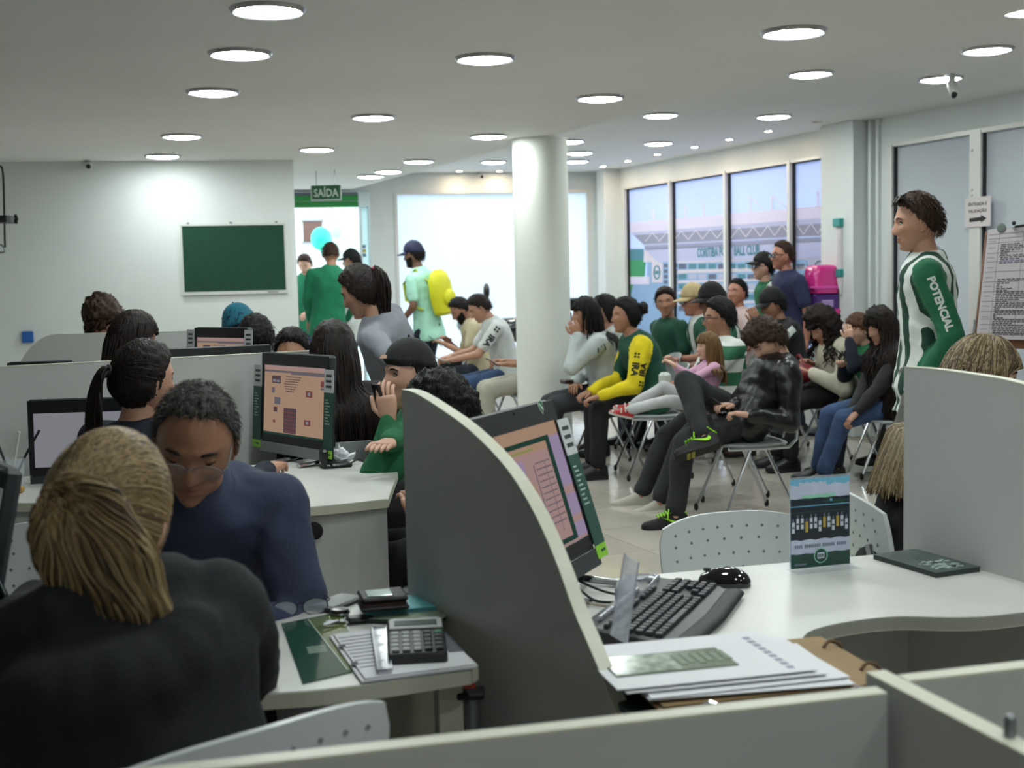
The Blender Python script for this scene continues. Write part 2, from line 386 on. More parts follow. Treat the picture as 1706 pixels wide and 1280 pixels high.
def ering(cx, cy, rx, ry, w, mi, lay):
    n = 20
    for i in range(n):
        a, b = 2*PI*i/n, 2*PI*(i+1)/n
        pp([(cx+rx*math.cos(a), cy+ry*math.sin(a)), (cx+rx*math.cos(b), cy+ry*math.sin(b)), (cx+(rx-w)*math.cos(b), cy+(ry-w)*math.sin(b)), (cx+(rx-w)*math.cos(a), cy+(ry-w)*math.sin(a))], mi, lay)
ering(1094.5, 454, 6, 12, 2.4, 5, 3); pp([(1091.5, 451), (1097.5, 451), (1097.5, 457), (1091.5, 457)], 5, 3)
pp([(1346, 430), (1388, 429), (1388, 462), (1346, 462)], 2, 2); ering(1366, 446, 10, 12, 2.6, 6, 3); pp([(1361, 442), (1371, 442), (1366, 450)], 0, 4)
pr.build('stadium_print', PM, mural, smooth=False)
T_ = text_g('CORITIBA FOOT BALL CLUB', .135, .004, thick=.001); q = fpx(1211, 419.5, -.028)
T_.xf(frame(q, FE, (0, 0, 1))); c_ = T_.verts(); w_ = np.ptp((c_-P0) @ FE); tgt = (fpx(1263, 417, 0)-fpx(1159, 423, 0)) @ FE
for i, v in enumerate(T_.V): T_.V[i] = v + np.outer((v-q) @ FE, FE)*(tgt/w_-1)
T_.build('lettering', PM[5], mural, smooth=False)
# frosted windows nearer the camera
fw = G()
for t0, t1 in ((4.94, 4.985), (5.88, 5.995), (6.92, 7.03), (7.92, 7.96)): fbox(fw, t0, t1, .25, 2.465, -.07, .02)
fbox(fw, 4.95, 7.95, 2.44, 2.475, -.07, .015); fbox(fw, 4.95, 7.95, .25, .29, -.07, .015)
w3 = struct('window_3', fw, M_alu)
M_frost = translucent('frosted_film', '#c4c8cc', '#d5dbe2', .17)
for t0, t1 in ((4.985, 5.88), (5.995, 6.92), (7.03, 7.92)):
    g = G(); fbox(g, t0, t1, .29, 2.44, -.045, -.038); g.build('pane', M_frost, w3, smooth=False)
g = G()
for t in (5.985, 4.975, 7.02): fbox(g, t, t+.014, .29, 2.44, -.04, -.002)
g.build('gasket', M_dark, w3, smooth=False)
for z in (2.32, 1.98, 2.02):
    g = G(); g.ell(fpt(5.91, z, .02), .012, 8, 6); g.build('rivet', M_alu, w3)
# round column
g = G(); g.lathe([(.215, 0), (.215, HC)], 48, (.257, 9.92, 0)); struct('trim_column', g, mat('column_paint', '#dcdfd8', .6, var=.01, bump=.02, bscale=200), smooth=True)

# ------------------------------------------------------------------ lamps in the ceiling
M_lamp = emis('lamp_diffuser', '#f1fbf8', LAMP); M_ring = mat('lamp_trim', '#a7a5a8', .3, metal=.6)
M_spot = emis('spot_lens', '#ffe2bd', SPOT)
rg = G(); rg.lathe([(.128, .0), (.128, -.012), (.137, -.017), (.146, -.010), (.150, .0)], 36, caps=False); ringm = rg.mesh('trim_ring', M_ring)
dg_ = G(); dg_.lathe([(.129, -.002), (.1285, -.008), (.10, -.020), (.001, -.024)], 36); discm = dg_.mesh('diffuser', M_lamp)
def lamp(px, py, z, up):
    p = at_z(px, py, z)
    lab = 'round recessed downlight with grey rim in the raised ceiling' if up else 'round white recessed downlight in the lowered ceiling'
    t = thing('ceiling_light', lab, 'ceiling light', (p.x, p.y, z), 0, 'downlights in the raised ceiling' if up else 'downlights in the lowered ceiling')
    link('trim_ring', ringm, t); link('diffuser', discm, t)
for p in [(446,15),(400,88),(355,152),(303,226),(271,259),(528,248),(622,194),(808,96),(814,226),(697,268),(647,285),(617,293),(1000,162),(1322,52)]: lamp(*p, HC, False)
for p in [(1100,191),(1097,238),(1289,193),(1350,122),(1645,82),(1567,130),(822,269),(965,254),(960,268),(949,235)]: lamp(*p, HU, True)
lamp(1722, 15, HU, True)
# the three lamp rows of the lowered ceiling run on over the camera, about two metres apart
for i_, (x, y) in enumerate(((-.60, 4.10), (.10, 2.20), (.80, .30), (.65, 4.10), (1.40, 2.0), (2.10, -.10), (2.0, 3.8), (2.75, 1.8))):
    t = thing('ceiling_light_%d_offscreen' % (i_+1), 'round white recessed downlight in the lowered ceiling', 'ceiling light', (x, y, HC), 0, 'downlights in the lowered ceiling')
    link('trim_ring', ringm, t); link('diffuser_%d_offscreen' % (i_+1), discm, t)
rg = G(); rg.lathe([(.030, 0), (.030, -.006), (.048, -.008), (.055, 0)], 24, caps=False); sring = rg.mesh('trim_ring', mat('spot_trim', '#c9c4be', .35, metal=.4))
dg_ = G(); dg_.lathe([(.031, -.001), (.030, -.005), (.001, -.006)], 20); sdisc = dg_.mesh('lens', M_spot)
for p in [(1005,277),(1046,268),(1095,257),(1157,245),(1215,232),(1280,218),(765,285),(832,285),(1359,203)]:
    q = at_z(*p, HU); t = thing('spotlight', 'small warm spotlight set in the raised ceiling along the street front', 'spotlight', (q.x, q.y, HU), 0, 'small warm ceiling spotlights')
    link('trim_ring', sring, t); link('lens', sdisc if p[0] != 1359 else G().lathe([(.031, -.001), (.001, -.002)], 20).mesh('lens', mat('spot_off', '#8a7f7a', .4)), t)
# ------------------------------------------------------------------ furniture
M_lam = mat('white_laminate', '#cdcdc9', .32, var=.015, vscale=8)
M_edge = mat('cream_edge_band', '#c9c8b6', .4)
M_panel = mat('grey_white_panel', '#b9bab8', .38, var=.02, vscale=5)
M_chrome = mat('chrome', '#b9bcc0', .18, metal=1.0)
M_steel = mat('grey_steel', '#8e9296', .35, metal=.8)
M_blackp = mat('black_plastic', '#15161a', .35)
M_darkg = mat('dark_grey_plastic', '#33383c', .4)
M_rub = mat('black_rubber', '#0d0d0e', .7)
M_wplas = mat('white_chair_plastic', '#c6cacb', .35, var=.02)
M_hole = mat('dark_hole', '#7d8285', .8)
M_paper = mat('white_paper', '#d9d9de', .8, var=.02)
M_acr = mat('clear_acrylic', '#dfe6ee', .08, alpha=.22)
M_acr2 = mat('cloudy_acrylic', '#d5d9e2', .12, trans=.85, ior=1.2)
def loc_poly(poly, o): return [(x-o[0], y-o[1]) for x, y in poly]
def desk(name, label, poly, z=.74, th=.028, legs=(), apron=None, apron_mat=None):
    o = (sum(p[0] for p in poly)/len(poly), sum(p[1] for p in poly)/len(poly))
    t = thing(name, label, 'desk', (o[0], o[1], 0))
    g = G(); g.prism(loc_poly(poly, o), z-th+.0015, z); g.build('desktop', M_lam, t, smooth=False)
    g = G(); n = len(poly); pl = loc_poly(poly, o)
    for i in range(n):
        a, b = A((*pl[i], 0)), A((*pl[(i+1) % n], 0)); d = unit(b-a); nn = A((d[1], -d[0], 0))
        if np.dot(nn, (a+b)/2) < 0: nn = -nn
        g.plate([a+A((0, 0, z-th)), b+A((0, 0, z-th)), b+A((0, 0, z-.002)), a+A((0, 0, z-.002))], .002, nn)
    g.build('edge_band', M_edge, t, smooth=False)
    for (x, y, w, d, rz) in legs:
        g = G(); g.box((x-o[0], y-o[1], (z-th)/2), (w, d, z-th), rz, .002); g.build('leg', M_edge, t, smooth=False)
    if apron:
        (x0, y0), (x1, y1), z0, z1 = apron; a, b = A((x0-o[0], y0-o[1], 0)), A((x1-o[0], y1-o[1], 0)); d = unit(b-a); g = G()
        g.plate([a+A((0, 0, z0)), b+A((0, 0, z0)), b+A((0, 0, z1)), a+A((0, 0, z1))], .018, (-d[1], d[0], 0))
        ap = g.build('modesty_panel', apron_mat or M_panel, t, smooth=False)
        return t, ap, o
    return t, None, o
def curved(pts, n=6):
    """smooth a polyline (Catmull-Rom)"""
    P = [A(p) for p in pts]; out = []
    for i in range(len(P)-1):
        p0 = P[max(i-1, 0)]; p1 = P[i]; p2 = P[i+1]; p3 = P[min(i+2, len(P)-1)]
        for k in range(n):
            u = k/n; out.append(.5*((2*p1)+(-p0+p2)*u+(2*p0-5*p1+4*p2-p3)*u*u+(-p0+3*p1-3*p2+p3)*u**3))
    out.append(P[-1]); return out
# right desk with the keyboard
fr = curved([(1.19, 2.50), (1.004, 2.45), (.916, 2.426), (.842, 2.426), (.744, 2.44), (.634, 2.406), (.55, 2.342), (.52, 2.24), (.515, 2.05), (.515, 1.80)], 4)
polyR = [(-.19, 2.665), (.334, 2.842), (.955, 3.012)] + [tuple(p) for p in fr] + [(.245, 1.80)]
dR, apR, oR = desk('service_desk', 'white curved service desk holding the black keyboard and mouse', polyR, legs=((.40, 1.86, .25, .02, 0),),
         apron=((.25, 2.79), (.95, 2.97), .12, .71), apron_mat=M_panel)
g = G(); a_, b_ = A((.948-oR[0], 2.985-oR[1], 0)), A((1.17-oR[0], 2.47-oR[1], 0)); g.plate([a_, b_, b_+A((0, 0, .71)), a_+A((0, 0, .71))], .016, (-.9, -.4, 0)); g.build('side_panel', M_panel, dR, smooth=False)
for (u, w, h, z) in ((.50, .017, .05, .645), (.78, .03, .05, .68)):
    g = G(); g.ell((.25+u*.7-oR[0], 2.788+u*.18-.02-oR[1], z), (w, .008, h/2), 14, 8); g.build('grommet', M_rub, apR)
# left desk between the blonde woman and the older man
polyL = [(-.235, 2.66), (-.073, 2.19)] + [tuple(p) for p in curved([(-.085, 2.165), (-.27, 2.09), (-.40, 2.06), (-.70, 2.03), (-1.2, 2.05)], 4)] + [(-1.3, 2.62), (-.7, 2.68)]
dL, apL, oL = desk('service_desk', 'white service desk holding the calculator and papers', polyL, legs=((-.125, 2.25, .045, .02, 0), (-.26, 2.60, .05, .4, 1.2)),
         apron=((-1.2, 2.58), (-.26, 2.62), .12, .71), apron_mat=M_panel)
g = G(); g.tube([(-.085-oL[0], 2.26-oL[1], .66), (-.10-oL[0], 2.25-oL[1], .02)], .016, 10); g.tube([(-.04-oL[0], 2.30-oL[1], .62), (-.045-oL[0], 2.31-oL[1], .02)], .010, 8)
g.build('steel_support', M_steel, dL)
g = G(); g.box((-.088-oL[0], 2.258-oL[1], .665), (.05, .05, .012), 0, .003); g.build('support_cap', M_rub, dL)
g = G(); g.box((-.088-oL[0], 2.195-oL[1], .70), (.022, .004, .010), 0, .001); g.build('red_tag', mat('red_tag_m', '#b3392f', .5), dL)
# tall curved divider between the two desks
def divider(name, label, a, b, prof, th, m=M_panel):
    """upright board from a to b; prof = (fraction along, height) of its upper edge"""
    a, b = A((*a, 0)), A((*b, 0)); L = np.linalg.norm(b-a); d = (b-a)/L; n = A((-d[1], d[0], 0))
    t = thing(name, label, 'partition', tuple(a)); pts = [A((0, 0, 0)), d*L] + [d*L*u+A((0, 0, z)) for u, z in prof[::-1]]
    g = G(); g.plate([p-n*(th/2) for p in pts], th, n); g.build('board', m, t, smooth=False)
    g = G()
    for (u0, z0), (u1, z1) in zip(prof[:-1], prof[1:]):
        p, q = d*L*u0+A((0, 0, z0)), d*L*u1+A((0, 0, z1)); up = unit(np.cross(q-p, n)); up = up if up[2] > 0 or abs(up[2]) < .05 else -up
        g.plate([p-n*(th/2+.001), q-n*(th/2+.001), q+n*(th/2+.001), p+n*(th/2+.001)], .003, up)
    g.build('edge_band', M_edge, t, smooth=True); return t
arc = [(math.sin(x)**1.0, math.cos(x)**.82) for x in np.linspace(0, PI/2, 26)]
a_, b_ = (-.222, 2.655), (.245, 1.758)
def prof_px(a, b, pts):
    a, b = A((*a, 0)), A((*b, 0)); L = np.linalg.norm(b-a); d = (b-a)/L; n = (-d[1], d[0], 0); out = []
    for x, y in pts: q = A(at_plane(x, y, a, n)); out.append((float(np.dot(q-a, d)/L), float(q[2])))
    return out
pf = prof_px(a_, b_, [tuple(p) for p in curved([(681, 651), (700, 656), (737, 678), (790, 716), (843, 768), (882, 822), (915, 885), (942, 950), (968, 1022), (1002, 1100), (1040, 1195), (1056, 1245)], 3)])
pf = [(0, pf[0][1])] + [(u, z) for u, z in pf if u > .004]; bl = pf[-1][0]
b_ = tuple(A(a_)+(A(b_)-A(a_))*bl); pf = [(u/bl, z) for u, z in pf]
div_c = divider('desk_divider', 'tall grey divider board with a curved cream edge between two desks', a_, b_, pf, .024)
a_ = (.962, 3.052); b_ = tuple((A((*a_, 0))+FE*1.15)[:2])
pf = prof_px(a_, b_, [tuple(p) for p in curved([(1519, 613), (1560, 616), (1620, 624), (1706, 640), (1800, 680), (1880, 750), (1940, 850), (1990, 1000)], 3)])
pf = [(0, pf[0][1])] + [(u, z) for u, z in pf if u > .004]; bl = pf[-1][0]; b_ = tuple(A(a_)+(A(b_)-A(a_))*bl); pf = [(u/bl, z) for u, z in pf]
divider('desk_divider', 'grey divider board hiding the woman with highlighted hair', a_, b_, pf, .024)
# low boards nearest the camera
M_fr = M_panel
def board(parent, a, b, z, th, o, m=M_fr):
    a, b = A((*a, 0))-A(o), A((*b, 0))-A(o); d = unit(b-a); n = A((-d[1], d[0], 0)); g = G()
    g.plate([a-n*th/2, b-n*th/2, b-n*th/2+A((0, 0, z-.004)), a-n*th/2+A((0, 0, z-.004))], th, n); g.build('board', m, parent, smooth=False)
    g = G(); g.plate([a-n*th/2+A((0, 0, z-.004)), b-n*th/2+A((0, 0, z-.004)), b+n*th/2+A((0, 0, z-.004)), a+n*th/2+A((0, 0, z-.004))], .004, (0, 0, 1)); g.build('edge_band', M_edge, parent, smooth=False)
o_ = (.46, 1.55, 0)
tp = thing('low_partition', 'low cross of grey partition boards with cream top edges in front of the desks', 'partition', o_)
board(tp, (-.75, 1.235), (.452, 1.533), .90, .026, o_); board(tp, (.492, 1.577), (1.35, 1.80), .90, .026, o_); board(tp, (.463, 1.598), (.66, .95), .903, .028, o_)
g = G(); q = A(at_z(1682, 1232, .90))-A(o_); g.cap(q+A((0, 0, -.06)), q+A((.0, 0, .022)), .006, .007, 10); g.build('peg', M_steel, tp)

# ---- second row
polyM = [tuple(p) for p in curved([(-.40, 3.925), (-.638, 3.812), (-.85, 3.84), (-1.02, 4.0)], 4)] + [(-1.25, 4.55), (-.70, 4.95), (-.42, 4.5)]
dM, apM, oM = desk('service_desk', 'white service desk carrying the monitor with the tan web page', polyM, apron=((-.66, 3.835), (-.405, 3.945), .10, .71))
g = G(); g.ell((-.62-oM[0], 3.838-oM[1], .66), (.028, .008, .028), 16, 8); g.build('grommet', M_rub, apM)
polyN = [(-1.50, 4.00), (-2.1, 4.02), (-2.1, 4.55), (-1.52, 4.60)]
dN, _, oN = desk('service_desk', 'white desk end beside the drawer pedestal and pen cup', polyN)
pd = thing('drawer_pedestal', 'white drawer pedestal with a key hanging in its lock', 'cabinet', (-1.72, 4.20, 0))
g = G(); g.box((0, 0, .355), (.44, .36, .71), 0, .002); g.build('body', M_panel, pd, smooth=False)
for zc, hh in ((.60, .19), (.38, .22), (.14, .22)):
    g = G(); g.box((0, -.187, zc), (.42, .016, hh-.006), 0, .003); dr = g.build('drawer', M_panel, pd, smooth=False)
    g = G(); g.tube([(-.12, -.195, zc+.02), (-.11, -.21, zc+.018), (-.05, -.21, zc+.018), (-.04, -.195, zc+.02)], .004, 8); g.build('handle', M_steel, dr)
g = G(); g.lathe([(.011, 0), (.011, .008)], 14); g.xf(Matrix.Rotation(PI/2, 4, 'X')); g.V = [v+A((.115, -.195, .64)) for v in g.V]; g.build('lock', M_steel, pd)
g = G(); g.box((.115, -.212, .625), (.016, .002, .020), 0, .001); g.box((.115, -.211, .60), (.005, .002, .03), 0); g.build('key', M_steel, pd)
p0_, p1_ = at_z(-120, 618, 1.14), at_z(520, 585, 1.14)
divider('desk_divider', 'long straight divider board behind the ponytailed woman in navy', (p0_.x, p0_.y), (p1_.x, p1_.y), [(0, 1.14), (1, 1.14)], .024)
p0_, p1_ = at_z(8, 560, 1.187), at_z(404, 549.5, 1.187)
pf = [(0, .70)] + [(.215*(1-math.cos(x)), .72+(1.187-.72)*math.sin(x)) for x in np.linspace(.15, PI/2, 14)] + [(1, 1.187)]
divider('desk_divider', 'white divider board with a rounded end near the back wall', (p0_.x, p0_.y), (p1_.x, p1_.y), pf, .024)
desk('service_desk', 'white narrow desk right behind the long divider board', [(-2.15, 4.98), (-.85, 5.34), (-.95, 5.64), (-2.2, 5.30)])
desk('service_desk', 'white desk under the small tan-screened computer', [(-1.5, 5.78), (-.85, 5.85), (-.85, 6.35), (-1.5, 6.3)])

# ---- all-in-one computers
def screen_rects(g, rects, W, H, y):
    for x0, z0, x1, z1, mi, lay in rects:
        g.plate([(-W/2+x0*W, y-lay*.0006, z0*H), (-W/2+x1*W, y-lay*.0006, z0*H), (-W/2+x1*W, y-lay*.0006, z1*H), (-W/2+x0*W, y-lay*.0006, z1*H)], .0004, (0, -1, 0), mi)
SE = .42
SM = [emis('screen_tan', '#c9a78d', SE), emis('screen_pink', '#c7a5a2', SE), emis('screen_green', '#2f4f45', SE), emis('screen_lilac', '#b9a6c8', SE), emis('screen_grey', '#7d7680', SE),
      emis('screen_dark', '#66545a', SE), emis('screen_red', '#8f5553', SE), emis('screen_lime', '#9fae62', SE), emis('screen_white', '#a6a8b0', SE*.9)]
def txtbars(rng, x0, x1, z, h, mi, lay):
    out = []; x = x0
    while x < x1:
        w = rng.uniform(.012, .04); out.append((x, z, min(x+w, x1), z+h, mi, lay)); x += w+.008
    return out
rr = random.Random(3)
PAGE = [(0, 0, 1, 1, 0, 0), (0, .95, 1, 1, 1, 1), (0, .90, 1, .93, 4, 1), (.45, .88, 1, .905, 4, 2), (0, 0, 1, .03, 2, 1)] + [(.13, .74, .28, .85, 5, 1), (.15, .76, .20, .80, 8, 2), (.21, .76, .26, .79, 8, 2)] + \
    sum([txtbars(rr, .34+.01*abs(3-i), .62-.02*i, .84-.035*i, .014, 5, 1) for i in range(7)], []) + [(.13, .60, .18, .68, 4, 1), (.18, .44, .28, .54, 4, 1), (.17, .33, .23, .40, 5, 1), (.16, .17, .20, .21, 6, 1), (.34, .04, .55, .40, 5, 1)] + \
    [(.36, .33-.055*i, .53, .345-.055*i, 6, 2) for i in range(6)] + [(.70, .58, .80, .67, 6, 1), (.73, .60, .77, .65, 8, 2), (.68, .18, .78, .26, 6, 1), (.71, .20, .75, .24, 8, 2), (.93, .74, .99, .82, 6, 1), (.93, .70, .99, .73, 4, 1)]
FORM = [(0, 0, 1, 1, 1, 0), (0, .90, 1, 1, 0, 1), (0, .02, .86, .90, 2, 1), (.02, .06, .80, .86, 1, 2), (.02, .80, .80, .86, 0, 3), (.05, .815, .60, .83, 7, 4), (.86, .45, 1, .88, 3, 1), (.86, .20, 1, .38, 3, 1), (.86, .02, 1, .14, 3, 1)] + \
    [(.05, .58, .44, .76, 3, 4), (.10, .40, .52, .56, 0, 4), (.12, .50, .50, .52, 5, 5), (.10, .395, .52, .405, 5, 5), (.06, .10, .46, .34, 3, 4), (.55, .12, .56, .70, 4, 4), (.70, .12, .705, .70, 4, 4)] + sum([txtbars(rr, .58, .78, .70-.05*i, .012, 4, 4) for i in range(11)], []) + \
    sum([txtbars(rr, .1, .4, .48-.03*i, .010, 4, 6) for i in range(3)], [])
WHITE = [(0, 0, 1, 1, 8, 0)]; SM.append(mat('screen_off', '#101114', .15)); OFF = [(0, 0, 1, 1, 9, 0)]
M_card = mat('green_card', '#1f4a40', .45); M_lime = mat('lime_card', '#8cc43a', .5); M_cgrey = mat('pale_card', '#c6c9cc', .5); M_cwhite = mat('card_print', '#9fb5ad', .6)
def crest(g, s, mi0, mi1):
    sh = [(-.5, .45), (0, .58), (.5, .45), (.46, -.1), (0, -.62), (-.46, -.1)]
    g.plate([(x*s, 0, z*s*1.1) for x, z in sh], .0006, (0, -1, 0), mi0)
    sh2 = [(x*.8, z*.82) for x, z in sh]; g.plate([(x*s, -.0006, z*s*1.1) for x, z in sh2], .0006, (0, -1, 0), mi1)
    g.plate([(x*s*.9, -.0012, z*s) for x, z in ((-.4, .28), (-.25, .33), (.33, -.25), (.2, -.36))], .0006, (0, -1, 0), mi0)
def monitor(label, loc, rz, tilt, page, W=.46, H=.285, z0=.13, cards='R', foot=True, sticker=False, base_mat=None, card_k=1.0):
    t = thing('computer_monitor', label, 'monitor', loc, rz)
    R = Matrix.Rotation(-tilt, 4, 'X'); Tm = Matrix.Translation((0, 0, z0)) @ R      # tilt back: top goes to +y
    bw = .022; BW, BH = W+2*bw, H+.05+.075
    def put(g, name, m, par=t, **k): g.xf(Tm); return g.build(name, m, par, **k)
    g = G(); g.box((0, .022, BH/2-.03), (BW, .036, BH), 0, .010); put(g, 'housing', M_darkg, smooth=False)
    g = G(); bz = .045
    for (x0, x1, zz0, zz1) in ((-BW/2+.003, -W/2, bz-.005, bz+H+.005), (W/2, BW/2-.003, bz-.005, bz+H+.005), (-BW/2+.003, BW/2-.003, bz+H, BH-.034), (-BW/2+.003, BW/2-.003, .02, bz)):
        g.box(((x0+x1)/2, .002, (zz0+zz1)/2), (x1-x0, .006, zz1-zz0), 0, .001)
    put(g, 'bezel', M_blackp, smooth=False)
    g = G(); screen_rects(g, page, W, H, 0.0); g.V = [v+A((0, .003, bz)) for v in g.V]; put(g, 'screen', SM, smooth=False)
    g = G(); g.box((0, -.001, -.008), (BW-.01, .004, .040), 0, .001); put(g, 'chin', base_mat or M_darkg, smooth=False)
    g = G(); g.ell((0, -.001, BH-.043), (.004, .003, .004), 8, 6); put(g, 'webcam', M_rub)
    for c in cards:
        x = (BW/2+.012) if c == 'R' else -(BW/2+.020); w = .062*card_k; g = G()
        g.box((x, -.004, .045+.075), (w, .0015, .215), 0); cd = put(g, 'card', M_card, smooth=False)
        g = G(); g.box((x, -.004, .045+.225), (w, .0016, .085), 0); 
        for k in range(3): g.box((x, -.0052, .045+.245-.02*k), (w*.6, .0006, .009), 0, 0, 1)
        put(g, 'card_head', [M_cgrey, M_darkg], cd, smooth=False)
        g = G(); g.box((x, -.004, .045-.045), (w, .0016, .03), 0); g.box((x+.008, -.0052, .045-.045), (w*.4, .0006, .006), 0, 0, 1); put(g, 'card_foot', [M_lime, M_card], cd, smooth=False)
        g = G()
        for k in range(9): g.box((x-.012+.004*(k % 3), -.0052, .045+.155-.011*k), (w*(.3+.1*(k % 3)), .0006, .004), 0)
        put(g, 'card_lines', M_cwhite, cd, smooth=False)
    if sticker: g = G(); crest(g, .026, 0, 1); g.V = [v+A((W*.36, -.0016, BH-.044)) for v in g.V]; put(g, 'crest_sticker', [mat('crest_white', '#c8d0c8', .5), mat('crest_green', '#1e6b45', .5)], smooth=False)
    if foot:
        g = G(); g.tube([(-.02, .05, .20), (-.02, .085, .10), (-.02, .075, .035), (-.02, .02, .012), (-.02, -.07, .008)], [.02, .02, .02, .02, .018], 10, flat=.35, up=(0, 1, .3))
        g.tube([(.16, .05, .20), (.16, .085, .10), (.16, .075, .035), (.16, .02, .012), (.16, -.07, .008)], [.02, .02, .02, .02, .018], 10, flat=.35, up=(0, 1, .3)); g.build('stand', M_chrome, t)
    return t
monitor('dark all-in-one computer with a crest sticker and a form on its tilted screen', (.095, 2.615, .74), math.radians(65.5), math.radians(17), FORM, W=.40, H=.27, z0=.06, cards='R', sticker=True)
monitor('all-in-one computer showing a tan web page with green side cards', (-.85, 4.80, .74), math.radians(-49), math.radians(4), PAGE, W=.44, H=.27, z0=.052, cards='LR', base_mat=mat('silver_chin', '#8b9090', .4, metal=.4))
monitor('black-framed monitor with a blank pale screen in front of the long divider', (-1.45, 4.42, .74), math.radians(6), math.radians(3), WHITE, W=.47, H=.19, z0=.012, cards='', foot=True)
p_ = at_y(362, 583, 5.85)
monitor('small tan-screened computer standing beside the rounded divider board', (p_.x, p_.y, .74), math.radians(-38), math.radians(4), PAGE, W=.34, H=.23, z0=.165, cards='LR', card_k=.9)
p_ = at_y(372, 640, 5.45)
monitor('dark monitor whose top edge rises above the long divider board', (p_.x, p_.y, .74), math.radians(24), math.radians(3), OFF, W=.40, H=.27, z0=.055, cards='')
p_ = at_y(66, 640, 5.05)
monitor('dark monitor peeping over the divider beneath the rounded board end', (p_.x, p_.y, .74), math.radians(4), math.radians(3), OFF, W=.22, H=.25, z0=.05, cards='')
# the computer at the left picture edge: only its side card shows
p_ = at_y(-95, 960, 2.25)
monitor('green-carded computer beside the blonde woman', (p_.x, p_.y, .74), math.radians(-55), math.radians(12), OFF, W=.30, H=.25, z0=.04, cards='R', card_k=1.1)

# ---- chairs
def back_shell(g, W, H, z0, y0, lean, bow, th=.012, n=15, m=9, top_drop=.03):
    """dished plastic backrest; returns a function giving surface points"""
    def P(u, v):   # u -1..1 across, v 0..1 up
        edge = 1-.10*(1-v)**2-.06*max(0, (v-.8)/.2)**2
        x = u*W/2*edge; z = z0+H*v-top_drop*abs(u)**3*v; y = y0-lean*v+bow*abs(u)**2.2
        return A((x, y, z))
    R1 = [[P(-1+2*i/(n-1), j/(m-1)) for i in range(n)] for j in range(m)]
    V = []; Fs = []
    for off in (0, th):
        for r in R1:
            for p in r: V.append(p-A((0, off, 0)))
    N = n*m
    for j in range(m-1):
        for i in range(n-1):
            a = j*n+i; Fs.append((a, a+1, a+n+1, a+n)); Fs.append((N+a, N+a+n, N+a+n+1, N+a+1))
    rim = [i for i in range(n)]+[j*n+n-1 for j in range(1, m)]+[(m-1)*n+i for i in range(n-2, -1, -1)]+[j*n for j in range(m-2, 0, -1)]
    for i in range(len(rim)): a, b = rim[i], rim[(i+1) % len(rim)]; Fs.append((b, a, N+a, N+b))
    g.add(V, Fs); return P
def make_chair(label, loc, yaw, plastic, group=None, W=.46, H=.34, tilt_dots=True, z_top=.82, holes=True):
    """faces +Y locally"""
    t = thing('chair', label, 'chair', loc, yaw, group)
    g = G(); z0 = z_top-H; P = back_shell(g, W, H, z0, -.185, .055, .045); g.build('backrest', plastic, t, angle=50)
    if holes:
        d = G(); rows = [(v, k) for k, v in enumerate((.30, .42, .54, .66, .78, .88))]
        for v, k in rows:
            nn = 9 if k % 2 else 8
            for i in range(nn):
                u = -.78+1.56*i/(nn-1)
                for yo in (.0012, -.0132): p = P(u, v)+A((0, yo, 0)); d.box(p, (.007, .0012, .007), 0, 0, 0, Matrix.Rotation(PI/4, 3, 'Y'))
        o = d.build('perforation', M_hole, t, smooth=False); o['kind'] = 'stuff'
    g = G(); ring = []
    for zz, sc in ((.432, .80), (.436, .98), (.446, 1.0), (.452, .97)):
        ring.append([(math.copysign(abs(math.cos(a))**.5, math.cos(a))*.225*sc, math.copysign(abs(math.sin(a))**.5, math.sin(a))*.215*sc+.015, zz) for a in np.linspace(0, 2*PI, 32, endpoint=False)])
    g.loft(ring); g.build('seat', plastic, t)
    g = G()
    for s in (-1, 1): g.tube([(s*.215, .19, .428), (s*.22, 0, .425), (s*.218, -.17, .43), (s*.215, -.215, .47), (s*.205, -.225, .60), (s*.19, -.235, z_top-.12)], .0105, 8)
    g.tube([(-.2, .05, .42), (.2, .05, .42)], .009, 8); g.build('frame', M_chrome, t)
    for s in (-1, 1):
        for (ya, yb) in ((.06, .235), (-.03, -.215)):
            g = G(); a = A((s*.215, ya, .425)); b = A((s*.245, yb, .022)); g.tube([a, a*.9+b*.1+A((s*.004, 0, 0)), b], .0105, 8); lg = g.build('leg', M_chrome, t)
            g = G(); g.cap(b+A((0, 0, .012)), b-A((0, 0, .008)), .0135, .0135, 8); g.build('leg_tip', M_rub, lg)
    return t
p_ = at_z(300, 1290, .42)
make_chair('white perforated plastic chair under the blonde woman in the dark hoodie', (-.50, 1.78, 0), math.radians(42), M_wplas, z_top=.845, W=.48)
make_chair('white perforated chair pushed in behind the poster stand', (.675, 3.37, 0), math.radians(180+12), M_wplas, z_top=.735, W=.47)
make_chair('white perforated chair under the woman with highlighted hair', (1.20, 3.62, 0), math.radians(-88), M_wplas, z_top=.79, W=.47)
make_chair('white perforated chair standing empty beside the older man', (-1.16, 2.95, 0), math.radians(178), M_wplas, z_top=.83, W=.46)
# ------------------------------------------------------------------ things on the desks
ZD = .7405
def item(name, label, cat, px, py, z=ZD, rz=0.0, group=None): p = at_z(px, py, z); return thing(name, label, cat, (p.x, p.y, z), rz, group)
